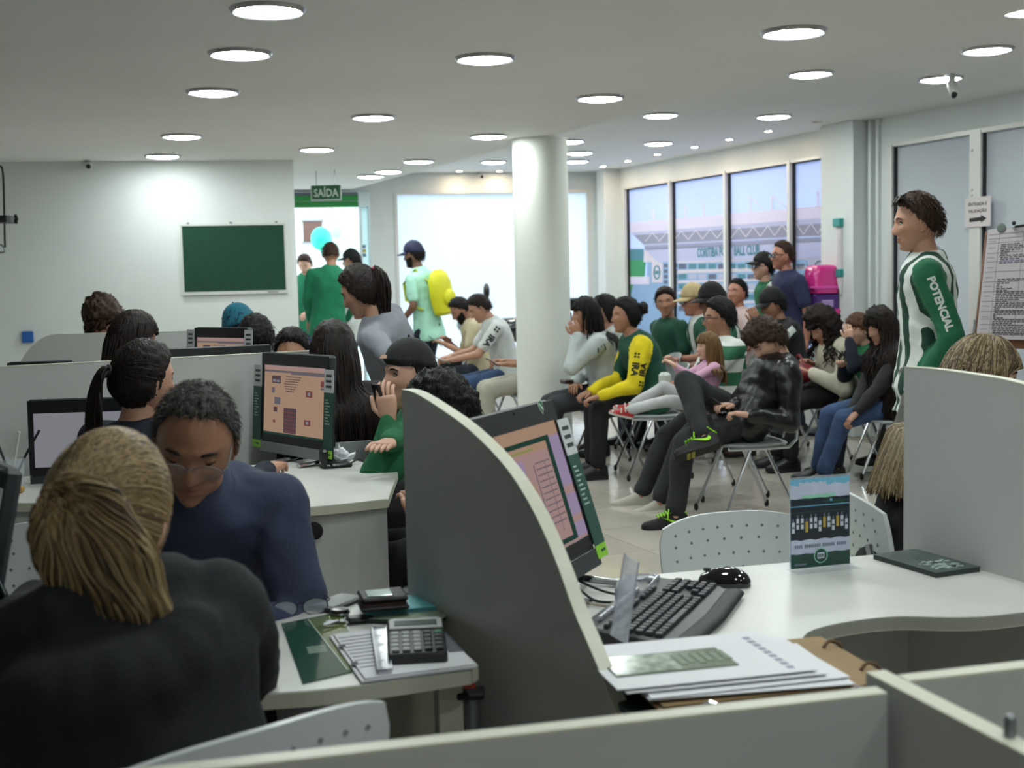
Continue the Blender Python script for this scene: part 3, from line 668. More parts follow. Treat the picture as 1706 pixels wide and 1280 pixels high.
# keyboard: local x along its length, y away from the typist
ka, kb_ = at_z(1105, 970, .76), at_z(1002, 1053, .76); kd = (ka-kb_); rzk = math.atan2(kd.y, kd.x)
kc = at_z(1097, 1018, .755)
KB = thing('keyboard', 'black computer keyboard with silver media keys turned on the desk', 'keyboard', (kc.x, kc.y, ZD), rzk)
g = G(); L_, W_ = .43, .185
rings = []
for y, z in ((-W_/2, .010), (-W_/2+.02, .020), (W_/2-.03, .030), (W_/2, .028)): rings.append([(-L_/2, y, 0), (L_/2, y, 0), (L_/2, y, z-.004), (L_/2-.006, y, z), (-L_/2+.006, y, z), (-L_/2, y, z-.004)])
g.loft(rings); g.build('case', M_blackp, KB, smooth=False)
g = G(); g.tube([(-L_/2+.01, -W_/2-.012, .010), (0, -W_/2-.022, .010), (L_/2-.01, -W_/2-.012, .010)], .022, 12, flat=.45); g.build('palm_rest', mat('satin_black', '#14171b', .5, spec=.25), KB)
km = {}
def key(x, y, w, d=.0155, m=None):
    kk = (round(w, 4), round(d, 4), m.name)
    if kk not in km:
        q = G(); rr_ = [[(sx*(w/2-i), sy*(d/2-i), z) for sx, sy in ((-1, -1), (1, -1), (1, 1), (-1, 1))] for i, z in ((0, 0), (.0005, .004), (.002, .007))]; q.loft(rr_); km[kk] = q.mesh('key', m, False)
    link('key', km[kk], KB, (x, y, .0205+(y+W_/2-.02)*.076))
M_key = mat('black_key', '#23272d', .4); M_sil = mat('silver_key', '#b8bcc6', .25, metal=.6)
for r in range(5):
    y = -.060+.0187*r; n = 15
    for i in range(n):
        if r == 0 and 4 <= i <= 9: continue
        key(-.195+i*.0192, y, .0165, m=M_key)
    for i in range(3):
        if r in (2,) or (r == 1 and i != 1): continue
        key(.108+i*.0192, y, .0165, m=M_key)
    for i in range(3 if r < 5 else 4): key(.158+i*.0192, y, .0165, m=M_key)
key(-.071, -.060, .112, m=M_key)
for i in range(14):
    if i % 5 != 4: key(-.19+i*.0225, .042, .018, .010, M_key)
for i in range(11): key(-.15+i*.022, .068, .016, .009, M_sil)
for i in range(2): key(.175+i*.022, .066, .018, .018, M_sil)
# mouse
p_ = at_z(1207, 972, .745); MO = thing('computer_mouse', 'glossy black wired mouse right of the keyboard', 'mouse', (p_.x, p_.y, ZD), math.radians(-14))
rings = []
for x, w, h in ((-.057, .010, .008), (-.052, .022, .018), (-.035, .029, .030), (-.01, .030, .036), (.015, .031, .038), (.035, .029, .033), (.05, .022, .022), (.057, .010, .010)):
    rings.append([(x, math.cos(a)*w, max(0.001, .004+math.sin(a)*h) if math.sin(a) > 0 else .001) for a in np.linspace(0, 2*PI, 20, endpoint=False)])
g = G(); g.loft(rings); g.build('shell', mat('gloss_black', '#0b0b0d', .08, coat=.6), MO)
g = G(); g.box((-.038, 0, .034), (.016, .006, .008), 0, .002); g.build('wheel', M_darkg, MO)
g = G(); g.tube(curved([(-.057, 0, .006), (-.085, .012, .004), (-.12, .02, .003), (-.16, .015, .003), (-.20, .0, .003)], 5), .0019, 6); g.build('cable', M_rub, MO)
# poster in an acrylic stand
pa, pb = at_z(1318, 950, .742), at_z(1416, 940, .742); pc = (pa+pb)/2; pw = (pb-pa).length; prz = math.atan2((pb-pa).y, (pb-pa).x)
PS = thing('poster_stand', 'upright acrylic stand holding a small stadium crowd poster', 'sign holder', (pc.x, pc.y, ZD), prz)
g = G(); g.box((0, .004, .107), (pw+.004, .0016, .214), 0); g.box((0, -.018, .0012), (pw+.012, .05, .0022), 0, .0006); g.build('acrylic', M_acr, PS, smooth=False)
SP = [mat('poster_sky', '#6fb0cf', .35), mat('poster_cloud', '#b9c0d6', .4, var=.08, vscale=30), mat('poster_dark', '#1d2630', .35, var=.3, vscale=90), mat('poster_green', '#21453b', .35), mat('poster_white', '#c9cedb', .4), mat('poster_yellow', '#b59b45', .4), mat('poster_mint', '#8ec9b4', .4), mat('poster_text', '#6b7587', .4)]
g = G(); hh = .206
def prc(x0, z0, x1, z1, mi, lay=1, wob=None):
    top = [(x1, z1), (x0, z1)] if wob is None else [(x1-(x1-x0)*i/12, z1+wob*math.sin(i*2.1+z1*9)) for i in range(13)]
    g.plate([((x-.5)*pw, .0025-lay*.0003, .003+z*hh) for x, z in [(x0, z0), (x1, z0)]+top], .0002, (0, -1, 0), mi)
prc(0, 0, 1, 1, 0, 0); prc(0, .77, 1, .93, 1, 1, .014); prc(.15, .79, .6, .96, 1, 2, .01); prc(.2, .775, .75, .82, 6, 3, .008)
prc(0, .30, 1, .78, 2, 4, .004); prc(0, .69, 1, .70, 0, 5); prc(0, .62, 1, .63, 3, 5); prc(.55, .72, 1, .745, 3, 5); prc(.66, .735, .70, .76, 0, 6)
for i in range(13):
    x = .02+i*.075; c = 5 if i in (3, 7, 10) else 4; h0 = .44 if i % 3 else .40; prc(x, h0, x+.045, h0+.12, c, 6); prc(x+.012, h0+.125, x+.032, h0+.16, 7, 6)
    if c == 4: prc(x+.004, h0+.05, x+.041, h0+.07, 3, 7)
prc(0, .13, 1, .315, 1, 7, .008); prc(0, 0, 1, .16, 3, 8, .006)
for i in range(26):
    if i not in (4, 13, 20): prc(.06+i*.034, .225, .085+i*.034, .262, 7, 8)
prc(.06, .03, .26, .05, 7, 9)
n = 20
g.plate([(math.cos(2*PI*i/n)*.018, -.0004, .029+math.sin(2*PI*i/n)*.018) for i in range(n)], .0002, (0, -1, 0), 6)
g.plate([(math.cos(2*PI*i/n)*.0155, -.0007, .029+math.sin(2*PI*i/n)*.0155) for i in range(n)], .0002, (0, -1, 0), 3)
g.plate([(-.009, -.001, .022), (.009, -.001, .022), (.009, -.001, .036), (-.009, -.001, .036)], .0002, (0, -1, 0), 4)
for i in range(3): g.plate([(-.007+i*.005, -.0013, .025), (-.004+i*.005, -.0013, .025), (-.004+i*.005, -.0013, .033), (-.007+i*.005, -.0013, .033)], .0002, (0, -1, 0), 3)
g.build('poster', SP, PS, smooth=False)
# magazines by the right divider
MG = thing('magazine', 'dark green magazine lying against the grey divider', 'magazine', (.945, 2.865, ZD), FRZ)
g = G(); g.box((0, 0, .004), (.215, .125, .012), 0, .001); g.build('pages', mat('mag_edge', '#2c3633', .5), MG, smooth=False)
g = G(); g.box((0, 0, .0108), (.216, .127, .0012), 0); g.build('cover', mat('mag_cover', '#3a4a46', .3, var=.45, vscale=22), MG, smooth=False)
g = G()
for i in range(16): g.box((.05+.03*math.sin(i*2.3), .03*math.sin(i*1.3+1), .0117), (.035, .008, .0006), i*.9, 0, 0)
g.build('cover_print', mat('mag_print', '#9db0aa', .4), MG, smooth=False)
# stack of papers in a tray, cardboard folder, leaflet
q0, q1 = at_z(1010, 1075, .80), at_z(1310, 1048, .80); rzp = math.atan2((q1-q0).y, (q1-q0).x)
TC = at_z(1215, 1108, .785); TR = thing('letter_tray', 'dark green letter tray with clear corner posts', 'tray', (.345, 1.985, ZD), rzp)
g = G(); g.box((0, 0, .010), (.40, .29, .012), 0, .003); g.box((0, -.145, .02), (.40, .006, .03), 0, .001); g.box((0, .145, .02), (.40, .006, .03), 0, .001); g.build('shelf', mat('tray_green', '#1c3a30', .35), TR, smooth=False)
for x in (-.10, .14):
    g = G(); g.tube([(x-.012, -.150, .012), (x-.012, -.150, .038), (x-.008, -.150, .046), (x, -.150, .049), (x+.008, -.150, .046), (x+.012, -.150, .038), (x+.012, -.150, .012)], .004, 8); g.build('post', M_acr2, TR)
FO = thing('cardboard_folder', 'brown cardboard folder with elastic loops under the white papers', 'folder', (.372, 2.005, .772), rzp)
g = G(); g.box((0, 0, 0), (.395, .265, .005), 0, .001); g.box((.004, .004, .0055), (.392, .262, .003), .01, .001); g.build('cover', mat('kraft_card', '#8d7350', .75, var=.08), FO, smooth=False)
for yy in (-.06, .07):
    g = G(); g.tube(curved([(.170, yy, .008), (.184, yy+.004, .017), (.200, yy, .012), (.203, yy-.002, 0)], 4), .003, 6); g.build('elastic', mat('elastic_brown', '#5a4024', .7), FO)
zz = .782
for i, (dx, dy, a, lab) in enumerate(((.02, -.018, -.05, 'rumpled white sheet sticking out under the paper pile'), (.012, -.008, .03, 'white sheet near the bottom of the paper pile'), (-.02, 0, .0, 'white printed sheet under the top of the paper pile'), (-.035, .004, .01, 'white printed sheet lying topmost on the paper pile'))):
    g = G(); n_ = 8; rings = []
    for k in range(n_+1):
        y = -.115+.23*k/n_; c = .0025*max(0, 1-k/2)*(1.2 if i == 0 else .25)
        rings.append([(-.165, y, c), (.165, y, 0+c*.5), (.165, y, .0014+c*.5), (-.165, y, .0014+c)])
    g.loft(rings); o = g.build('paper_sheet', M_paper, None, (.318+dx, 2.005+dy, zz), rzp+a, smooth=False); tag(o, lab, 'paper'); zz += .0048
    if i == 3:
        g = G()
        for k in range(9): g.box((.13, -.09+.021*k, .0017), (.012, .013, .0005), 0, 0)
        g.build('printed_row', mat('print_grey_ink', '#8f93a3', .8), o, smooth=False)
    z_top_paper = zz
q0, q1 = at_z(1010, 1097, .812), at_z(1205, 1078, .812); qc = at_z(1112, 1090, .812)
LE = thing('leaflet', 'folded glossy leaflet with crowd print on the paper pile', 'leaflet', (qc.x, qc.y, z_top_paper-.0030), math.atan2((q1-q0).y, (q1-q0).x))
g = G(); g.box((0, 0, .001), (.205, .098, .002), 0, .0005); g.build('sheet', mat('leaflet_green', '#63705c', .2), LE, smooth=False)
g = G(); g.box((-.045, 0, .0023), (.11, .09, .0006), 0); g.build('photo_print', mat('leaflet_photo', '#8b9a8a', .15, var=.7, vscale=45), LE, smooth=False)
g = G()
for i in range(6): g.box((.02+.016*i, .006*(i % 2), .0023), (.010, .05, .0006), 0)
g.build('text_print', mat('leaflet_text', '#46603f', .4), LE, smooth=False)
# clear ruler leaning and acrylic box behind the keyboard
def ruler(label, a, b, w, nrm):
    a, b = A(a), A(b); d = unit(b-a); s = unit(np.cross(d, nrm)); t = thing('ruler', label, 'ruler', tuple(a)); L = np.linalg.norm(b-a); g = G()
    g.plate([-s*w/2, s*w/2, s*w/2+d*L, -s*w/2+d*L], .0028, nrm); g.plate([-s*w/2, -s*w*.42, -s*w*.42+d*L, -s*w/2+d*L], .005, nrm); g.plate([s*w*.42, s*w/2, s*w/2+d*L, s*w*.42+d*L], .005, nrm); g.build('blade', M_acr2, t, smooth=False)
    g = G()
    for i in range(30):
        c = d*(L*(.03+i*.0325)); ln = .25 if i % 5 else .42; g.plate([c-s*w*.40, c-s*w*(.40-ln), c-s*w*(.40-ln)+d*.0007, c-s*w*.40+d*.0007], .0034, nrm)
    g.build('graduation', mat('ruler_ink', '#5c6478', .6), t, smooth=False)
    g = G()
    for f_ in (.55, .75): c = d*L*f_+A(nrm)*.003; g.tube([c+s*math.cos(k*PI/6)*.005+d*math.sin(k*PI/6)*.005 for k in range(13)], .0008, 5)
    g.build('cut_out', M_acr2, t)
r0 = A(at_z(1030, 1066, .80)); r1 = A(at_y(1052, 930, 2.38)); ruler('frosted clear ruler standing up beside the keyboard', r0, r1, .034, unit(A((.25, -1, .35))))
p_ = at_z(1062, 985, .76); BX = thing('acrylic_box', 'low clear acrylic box behind the keyboard', 'box', (p_.x, p_.y, ZD), rzk+.1)
g = G()
for c, s_ in (((0, 0, .002), (.15, .06, .003)), ((0, -.03, .02), (.15, .003, .04)), ((0, .03, .02), (.15, .003, .04)), ((.075, 0, .02), (.003, .06, .04)), ((-.075, 0, .02), (.003, .06, .04))): g.box(c, s_)
g.build('walls', M_acr2, BX, smooth=False)
for k, (c, pts) in enumerate(((M_rub, [(.13, 2.72, .02), (.19, 2.66, .006), (.25, 2.63, .004), (.30, 2.66, .004)]), (mat('beige_cable', '#9b917c', .5), [(.10, 2.62, .01), (.16, 2.56, .005), (.22, 2.55, .004), (.27, 2.58, .004)]), (M_rub, [(.12, 2.66, .03), (.16, 2.60, .005), (.21, 2.58, .004), (.26, 2.6, .004)]))):
    o = thing('cable', ['black cable trailing from the crest-stickered computer', 'beige cable trailing from the crest-stickered computer', 'short black cable looping beneath the tilted screen'][k], 'cable', (pts[0][0], pts[0][1], ZD)); g = G()
    g.tube(curved([(x-pts[0][0], y-pts[0][1], z) for x, y, z in pts], 5), .0028, 6); g.build('lead', c, o)

# ---- left desk
pa = [at_z(x, y, .742) for x, y in ((470, 1040), (570, 1020), (600, 1115), (505, 1138))]
cen = sum((A(p) for p in pa))/4
BL = thing('desk_pad', 'glossy green desk pad with a field photo under clear film', 'desk pad', (cen[0], cen[1], ZD))
g = G(); g.prism([((p.x-cen[0])*1.02, (p.y-cen[1])*1.02) for p in pa], 0, .0018); pad = g.build('pad', mat('pad_green', '#1f4a36', .12, coat=.5), BL, smooth=False)
def lerp2(u, v): return (A(pa[0])*(1-u)+A(pa[1])*u)*(1-v)+(A(pa[3])*(1-u)+A(pa[2])*u)*v-cen
g = G(); g.prism([tuple(lerp2(u, v)[:2]) for u, v in ((.42, .02), (.98, .02), (.98, .98), (.78, .98))], .0018, .0024); g.build('field_print', mat('pad_field', '#5d6b2e', .12, var=.3, vscale=12, coat=.5), pad, smooth=False)
g = G()
for i in range(4): c = lerp2(.40, .52+.03*i); g.box((c[0], c[1], .0022), (.035, .004, .0006), .3)
g.build('print_mark', mat('pad_mark', '#9db3a6', .3), pad, smooth=False)
g = G(); g.prism([tuple(lerp2(u, v)[:2]) for u, v in ((.41, .02), (.43, .02), (.79, .98), (.77, .98))], .0025, .003); g.build('print_line', _mats['pad_mark'], pad, smooth=False)
pa2 = [at_z(x, y, .75) for x, y in ((552, 1057), (718, 1036), (788, 1106), (604, 1130))]; c2 = sum((A(p) for p in pa2))/4
for i, (lab, sc, dz) in enumerate((('white form sheets under the calculator, lower stack', 1.03, 0), ('printed white form lying on the lower sheets under the calculator', 1.0, .004))):
    o = thing('paper_sheet', lab, 'paper', (c2[0], c2[1], ZD+dz+.002)); g = G()
    g.prism([((p.x-c2[0])*sc+.004*i, (p.y-c2[1])*sc) for p in pa2], 0, .0035); sh_ = g.build('sheet', M_paper, o, smooth=False)
    if i:
        def l2(u, v): return (A(pa2[0])*(1-u)+A(pa2[1])*u)*(1-v)+(A(pa2[3])*(1-u)+A(pa2[2])*u)*v-c2
        g = G()
        for r in range(10):
            for k in range(9): c = l2(.06+.04*k, .12+.075*r); g.box((c[0], c[1], .0038), (.009, .003, .0005), .2)
        for r in range(12): c = l2(.965, .22+.045*r); g.box((c[0], c[1], .0038), (.028, .010, .0005), .2)
        for r in range(2): 
            c = l2(.02, .3+.4*r); g.box((c[0], c[1], .0038), (.012, .02, .0005), .2)
        tag(g.build('printed_table', mat('form_ink', '#4a4a55', .7), sh_, smooth=False), kind='stuff')
p_ = at_z(694, 1076, .76); CA = thing('calculator', 'black desk calculator with a grey display panel', 'calculator', (p_.x, p_.y, ZD+.0095), math.radians(6))
Rt = Matrix.Rotation(math.radians(9), 4, 'X')
g = G(); g.box((0, 0, .014), (.105, .155, .022), 0, .004); g.xf(Rt); g.V = [v+A((0, 0, .006)) for v in g.V]; g.build('case', M_blackp, CA, smooth=False)
g = G(); g.box((0, .045, .0265), (.098, .042, .004), 0, .001); g.xf(Rt); g.V = [v+A((0, 0, .006)) for v in g.V]; dp = g.build('display_panel', mat('calc_grey', '#9a9c9c', .35), CA, smooth=False)
g = G(); g.box((0, .045, .029), (.078, .020, .002), 0); g.xf(Rt); g.V = [v+A((0, 0, .006)) for v in g.V]; g.build('display', mat('lcd', '#4e5a54', .2), dp, smooth=False)
g = G(); g.box((-.03, .0705, .0262), (.03, .004, .0006), 0); g.box((.025, .0705, .0262), (.035, .003, .0006), 0); g.xf(Rt); g.V = [v+A((0, 0, .006)) for v in g.V]; g.build('lettering', mat('calc_ink', '#b9bbbd', .5), CA, smooth=False)
kmesh = {}
for r in range(5):
    for c in range(5):
        light = c < 3; q = ('l' if light else 'g' if (r == 4 and c == 4) else 'd')
        if q not in kmesh: gg = G(); gg.box((0, 0, 0), (.0145, .0125, .005), 0, .0015); gg.xf(Rt); kmesh[q] = gg.mesh('key', {'l': mat('calc_key_grey', '#8f9394', .4), 'd': mat('calc_key_dark', '#1f2226', .4), 'g': mat('calc_key_green', '#2f6b4f', .4)}[q], False)
        v = Rt @ Vector((-.039+.0195*c, -.060+.0165*r, .027)); link('key', kmesh[q], CA, (v.x, v.y, v.z+.006))
r0 = A(at_z(641, 1118, .757)); r1 = A(at_z(630, 1045, .757)); ruler('clear plastic ruler lying left of the calculator', r0, r1, .027, (0, 0, 1))
# books, wallet, phone, keys, spectacles
p_ = at_z(676, 1022, .745)
for i, (lab, c, cc, dz, a, s_) in enumerate((('dark booklet with a speckled cover below the blue book', '#2a332f', '#7d8a76', 0, -.25, (.16, .13, .008)), ('blue-green paperback under the black wallet', '#4d8f98', '#68b3ba', .0085, .25, (.15, .11, .009)))):
    o = thing('booklet', lab, 'book', (p_.x+.012-.03*i, p_.y-.01+.035*i, ZD+dz+.002), a); g = G(); g.box((0, 0, s_[2]/2), s_, 0, .001); g.build('pages', mat('book_pages_%d' % i, c, .5), o, smooth=False)
    g = G(); g.box((0, 0, s_[2]+.0006), (s_[0]+.002, s_[1]+.002, .0012), 0); g.build('cover', mat('book_cover_%d' % i, cc, .35, var=.5 if i == 0 else .05, vscale=60), o, smooth=False)
p_ = at_z(645, 1012, .765); WA = thing('wallet', 'bulging black leather wallet on the blue-green book', 'wallet', (p_.x-.01, p_.y+.01, ZD+.021), .22)
M_lea = mat('black_leather', '#0e0b0a', .5, bump=.3, bscale=90, spec=.3)
for zc, w, n_ in ((.006, .098, 'flap'), (.024, .094, 'flap')):
    g = G(); g.box((0, 0, zc+.002), (w, .085, .010), .02, .004); g.build(n_, M_lea, WA, smooth=False)
g = G(); g.box((0, .0, .015), (.088, .078, .009), 0, .002); g.build('card_slots', mat('wallet_inner', '#3a2520', .6), WA, smooth=False)
g = G(); g.box((-.008, -.004, .0325), (.05, .05, .002), .0, .0006); g.build('id_window', mat('id_window', '#9fc0bd', .08, coat=.8), WA, smooth=False)
p_ = at_z(560, 1005, .745); PH = thing('smartphone', 'dark smartphone lying behind the desk pad', 'phone', (p_.x, p_.y, ZD+.001), -.5)
g = G(); g.box((0, 0, .0045), (.064, .122, .009), 0, .003); g.build('case', M_blackp, PH); g = G(); g.box((0, .002, .0094), (.056, .098, .0008), 0); g.build('glass', mat('phone_glass', '#8c97a2', .05, coat=1), PH, smooth=False)
p_ = at_z(600, 1030, .75); KF = thing('car_key', 'black car key fob on a small bunch of keys', 'key', (p_.x, p_.y, ZD+.002), .3)
g = G(); g.box((0, 0, .006), (.055, .032, .012), 0, .005); g.build('fob', M_blackp, KF); g = G(); g.tube([(-.028+.012*math.cos(k*PI/8), .012*math.sin(k*PI/8), .006) for k in range(17)], .0012, 6); g.build('ring', M_chrome, KF)
for k in range(3): g = G(); g.box((-.045-.008*k, .012-.012*k, .003+.002*k), (.045, .008, .002), .5*k-.3, .0005); g.build('key_blade', M_steel, KF, smooth=False)
p_ = at_z(566, 1018, .75); o = thing('round_cap', 'small round dark cap between the phone and the car key', 'cap', (p_.x, p_.y, ZD)); g = G(); g.lathe([(.018, 0), (.020, .006), (.018, .014), (.010, .016)], 20); g.build('dome', mat('brown_black', '#231d1a', .3), o)
g = G(); g.lathe([(.0205, .004), (.0215, .006), (.0205, .008)], 20, caps=False); g.build('rim', M_steel, o)
def spectacles(parent, W=.135, rim=M_steel, r=.0011, lens=None, arms=True, half=False):
    """local: x across, y forward, z up, origin at the bridge"""
    for s in (-1, 1):
        c = A((s*W*.245, .0, -.006)); pts = []
        for k in range(21):
            a = 2*PI*k/20; pts.append(c+A((math.cos(a)*W*.20, -.004*math.cos(a)*s*0, math.copysign(abs(math.sin(a))**.8, math.sin(a))*.017)))
        g = G(); g.tube(pts if not half else pts[:11], r, 6, caps=False); rm = g.build('rim', rim, parent)
        if lens: g = G(); g.plate([tuple(p) for p in pts[:-1]], .0008, (0, 1, 0)); g.build('lens', lens, rm, smooth=False)
        if arms: g = G(); g.tube([(s*W*.45, -.001, .002), (s*W*.5, -.012, .003), (s*W*.51, -.08, .0), (s*W*.51, -.115, -.022)], r*1.3, 6); g.build('temple', rim, parent)
    g = G(); g.tube([(-W*.05, .002, .002), (0, .004, .006), (W*.05, .002, .002)], r, 6); g.build('bridge', rim, parent)
p_ = at_z(500, 1018, .75); SPX = thing('spectacles', 'wire-rimmed reading spectacles with dark arms lying behind the desk pad', 'glasses', (p_.x, p_.y, ZD+.022), math.radians(200))
spectacles(SPX, .13, M_rub, .0012, M_acr)
# ---- second row desk: mouse-like phone stand and paper, pen cup
p_ = at_z(545, 778, .745); o = thing('card_reader', 'small black card reader beside the tan-page monitor', 'card reader', (p_.x-.01, p_.y, ZD), .4)
g = G(); g.box((0, 0, .035), (.03, .05, .07), 0, .008); g.box((.05, .0, .008), (.10, .06, .015), 0, .005); g.build('body', M_blackp, o); g = G(); g.tube(curved([(.1, 0, .01), (.14, .02, .02), (.17, .0, .004)], 5), .003, 6); g.build('lead', M_rub, o)
o = thing('crumpled_paper', 'crumpled white paper behind the card reader', 'paper', (p_.x+.035, p_.y+.09, ZD)); g = G(); g.ell((0, 0, .028), (.05, .04, .028), 14, 9)
g.V[0] = g.V[0]*(1+.22*RNG.standard_normal((len(g.V[0]), 1))); g.V[0][:, 2] = np.abs(g.V[0][:, 2]); g.build('ball', M_paper, o, smooth=False)
p_ = at_z(12, 818, .745); o = thing('pen_cup', 'clear plastic cup of pens standing on the desk end', 'cup', (p_.x, p_.y+.04, ZD))
g = G(); g.lathe([(.04, .002), (.048, .11), (.046, .11), (.038, .006)], 20); g.build('cup', M_acr, o)
for k, (c, a) in enumerate((('#d9d9d0', .12), ('#22303a', -.2), ('#1b1b1d', .3))): g = G(); g.tube([(0, 0, .012), (a*.12, .01*k, .10), (a*.3, .02*k, .20)], .0045, 8); g.build('pen', mat('pen_%d' % k, c, .4), o)
g = G(); g.box((.03, -.055, .010), (.06, .04, .018), .1, .003); g.build('sponge_block', mat('yellow_block', '#b08a4a', .8), o)
# ---- on the walls
bpos = [at_plane(x, y, (-1.869, 11.139-.001, 0), (-.17, .985, 0)) for x, y in ((304, 376), (471, 372), (476, 485), (309, 490))]
wd = unit(A((2.392, .416, 0))); wn = A((wd[1], -wd[0], 0))
bc = sum((A(p) for p in bpos))/4; CB = thing('notice_board', 'green felt notice board in a thin white frame on the back wall', 'notice board', tuple(bc)); bw_, bh_ = .87, .585
def wbox(g, x, z, w, h, d0, d1, mi=0): g.plate([wd*(x-w/2)+A((0, 0, z-h/2))+wn*d0, wd*(x+w/2)+A((0, 0, z-h/2))+wn*d0, wd*(x+w/2)+A((0, 0, z+h/2))+wn*d0, wd*(x-w/2)+A((0, 0, z+h/2))+wn*d0], d1-d0, wn, mi); return g
g = G(); wbox(g, 0, 0, bw_, bh_, .002, .012); g.build('felt', mat('green_felt', '#154030', .9, var=.06, vscale=20, bump=.2, bscale=300), CB, smooth=False)
g = G(); wbox(g, 0, bh_/2, bw_+.03, .016, .002, .020); wbox(g, 0, -bh_/2-.004, bw_+.03, .028, .002, .024); wbox(g, bw_/2+.006, 0, .016, bh_+.02, .002, .020); wbox(g, -bw_/2-.006, 0, .016, bh_+.02, .002, .020); g.build('frame', mat('board_frame', '#c9ccc8', .4), CB, smooth=False)
for x in (-.38, -.02, .37): g = G(); wbox(g, x, bh_/2+.018, .022, .014, .002, .014); g.build('hanger', M_steel, CB, smooth=False)
g = G(); wbox(g, .32, -bh_/2-.004, .09, .010, .024, .026); g.build('plate', M_steel, CB, smooth=False)
p_ = A(at_plane(47, 562, (-1.869, 11.139, 0), (-.17, .985, 0))); o = thing('socket_box', 'small blue box fixed low on the back wall', 'box', tuple(p_)); g = G(); wbox(g, 0, 0, .09, .09, .002, .03); g.build('body', mat('blue_plastic', '#2c62ad', .4), o, smooth=False)
g = G(); wbox(g, 0, .048, .085, .006, .004, .026); g.build('lid', mat('blue_plastic_lid', '#3a72bd', .4), o, smooth=False)
def cctv(label, p, n, up=(0, 0, 1), drop=0.0, s=1.0):
    t = thing('security_camera', label, 'security camera', tuple(A(p))); n = unit(n); g = G()
    g.cap(n*.012*s, n*.05*s+A((0, 0, -.02*s)), .022*s, .018*s, 12); g.build('mount', mat('cam_white', '#c5c7c5', .4), t)
    g = G(); a = n*.05*s+A((0, 0, -.03*s)); g.cap(a, a+n*.05*s+A((.02*s, 0, -.02*s)), .032*s, .032*s, 14); g.build('body', _mats['cam_white'], t)
    g = G(); b = a+n*.075*s+A((.024*s, 0, -.03*s)); g.cap(b, b+n*.012*s, .021*s, .018*s, 12); g.build('lens', M_rub, t)
p_ = A(at_plane(146, 268, (-1.869, 11.139, 0), (-.17, .985, 0))); cctv('white security camera on the back wall above the notice board', p_, wn)
p_ = A(at_plane(797, 288, bpt(0, 0), BN)); cctv('small security camera above the bright frosted window', p_, BN, s=.9)
p_ = A(at_z(1587, 126, HU-.01)); cctv('white security camera hanging from the raised ceiling', p_, (-.3, -.6, -.5), s=1.0)
# exit sign
p_ = A(at_y(543, 321, 12.2)); ES = thing('exit_sign', 'green hanging SAIDA exit sign before the doorway', 'exit sign', tuple(p_)); sw = 47/2100*12.2; shh = 24/2100*12.2
g = G(); g.box((0, .006, 0), (sw, .010, shh), 0, .001); g.build('plate', mat('sign_green', '#1d5a38', .4), ES, smooth=False)
g = G(); g.box((0, .0065, -shh/2), (sw+.02, .012, .016), 0); g.box((sw/2+.004, .0065, 0), (.010, .012, shh), 0); g.box((-sw/2-.004, .0065, 0), (.010, .012, shh), 0); g.build('border', mat('sign_border', '#b9c2bd', .5), ES, smooth=False)
T_ = text_g('SAÍDA', .105, .002); T_.xf(frame((0, -.001, -.006), (1, 0, 0), (0, 0, 1))); w_ = np.ptp(T_.verts()[:, 0]); T_.V = [v*A((sw*.86/w_, 1, 1)) for v in T_.V]; T_.build('lettering', mat('sign_letters', '#c8d6cc', .5), ES, smooth=False)
g = G(); 
for x in (-.09, .09): g.tube([(x, .006, shh/2), (x, .006, HC-p_[2])], .004, 6)
g.build('hanger', M_steel, ES)
# television bracket at the left
TV = thing('television_bracket', 'wall bracket with a black shelf and bent steel tube by the left wall', 'bracket', tuple(A(at_y(0, 365, 8.6)))); o_ = A(TV.location)
def rel(px, py, y=8.6): return A(at_y(px, py, y))-o_
g = G(); g.tube(curved([rel(-14, 276), rel(0, 277), rel(4, 284), rel(6, 310), rel(8, 400), rel(9, 412)], 4), .007, 8); g.build('steel_tube', M_rub, TV)
g = G(); g.tube(curved([rel(-12, 408), rel(2, 408), rel(8, 418), rel(2, 421), rel(-10, 421)], 4), .006, 8); g.build('lower_hook', M_steel, TV)
a = rel(8, 366); g = G(); g.box(a+A((-.06, 0, 0)), (.22, .20, .05), 0, .006); g.build('shelf', M_blackp, TV, smooth=False)
g = G()
for k in range(5): q = rel(26+(k % 3), 360+2.6*k); g.ell(q, .012, 8, 6)
g.build('plug', M_rub, TV)
# paper sign on the window, flip chart
def on_front(px, py, d=.03): return A(at_plane(px, py, P0+FN*d, FN))
sc_ = on_front(1629, 353); SG = thing('paper_sign', 'white paper sign with a black arrow taped on the window frame', 'sign', tuple(sc_)); sw = .27; shh = .225
g = G(); g.plate([FE*-sw/2-A((0, 0, shh/2)), FE*sw/2-A((0, 0, shh/2)), FE*sw/2+A((0, 0, shh/2)), FE*-sw/2+A((0, 0, shh/2))], .002, FN); g.build('sheet', mat('sign_paper', '#d8cfd0', .8), SG, smooth=False)
M_ink = mat('black_ink', '#241f25', .7); g = G()
def fq(pts): g.plate([FE*x+A((0, 0, z))+FN*.0025 for x, z in pts], .0006, FN)
fq([(-.085, -.075), (.035, -.07), (.035, -.04), (-.085, -.045)]); fq([(.035, -.085), (.095, -.054), (.035, -.022)]); g.build('arrow', M_ink, SG, smooth=False)
T_ = text_g('ENTRADA E', .036, .0006); T2 = text_g('VALIDAÇÃO', .034, .0006); T2.V = [v+A((0, -.052, 0)) for v in T2.V]; T_.merge(T2); T_.xf(frame(FN*.003+A((0, 0, .058)), FE, (0, 0, 1))); T_.build('lettering', mat('sign_ink', '#5a4c52', .7), SG, smooth=False)
FCy = 7.9
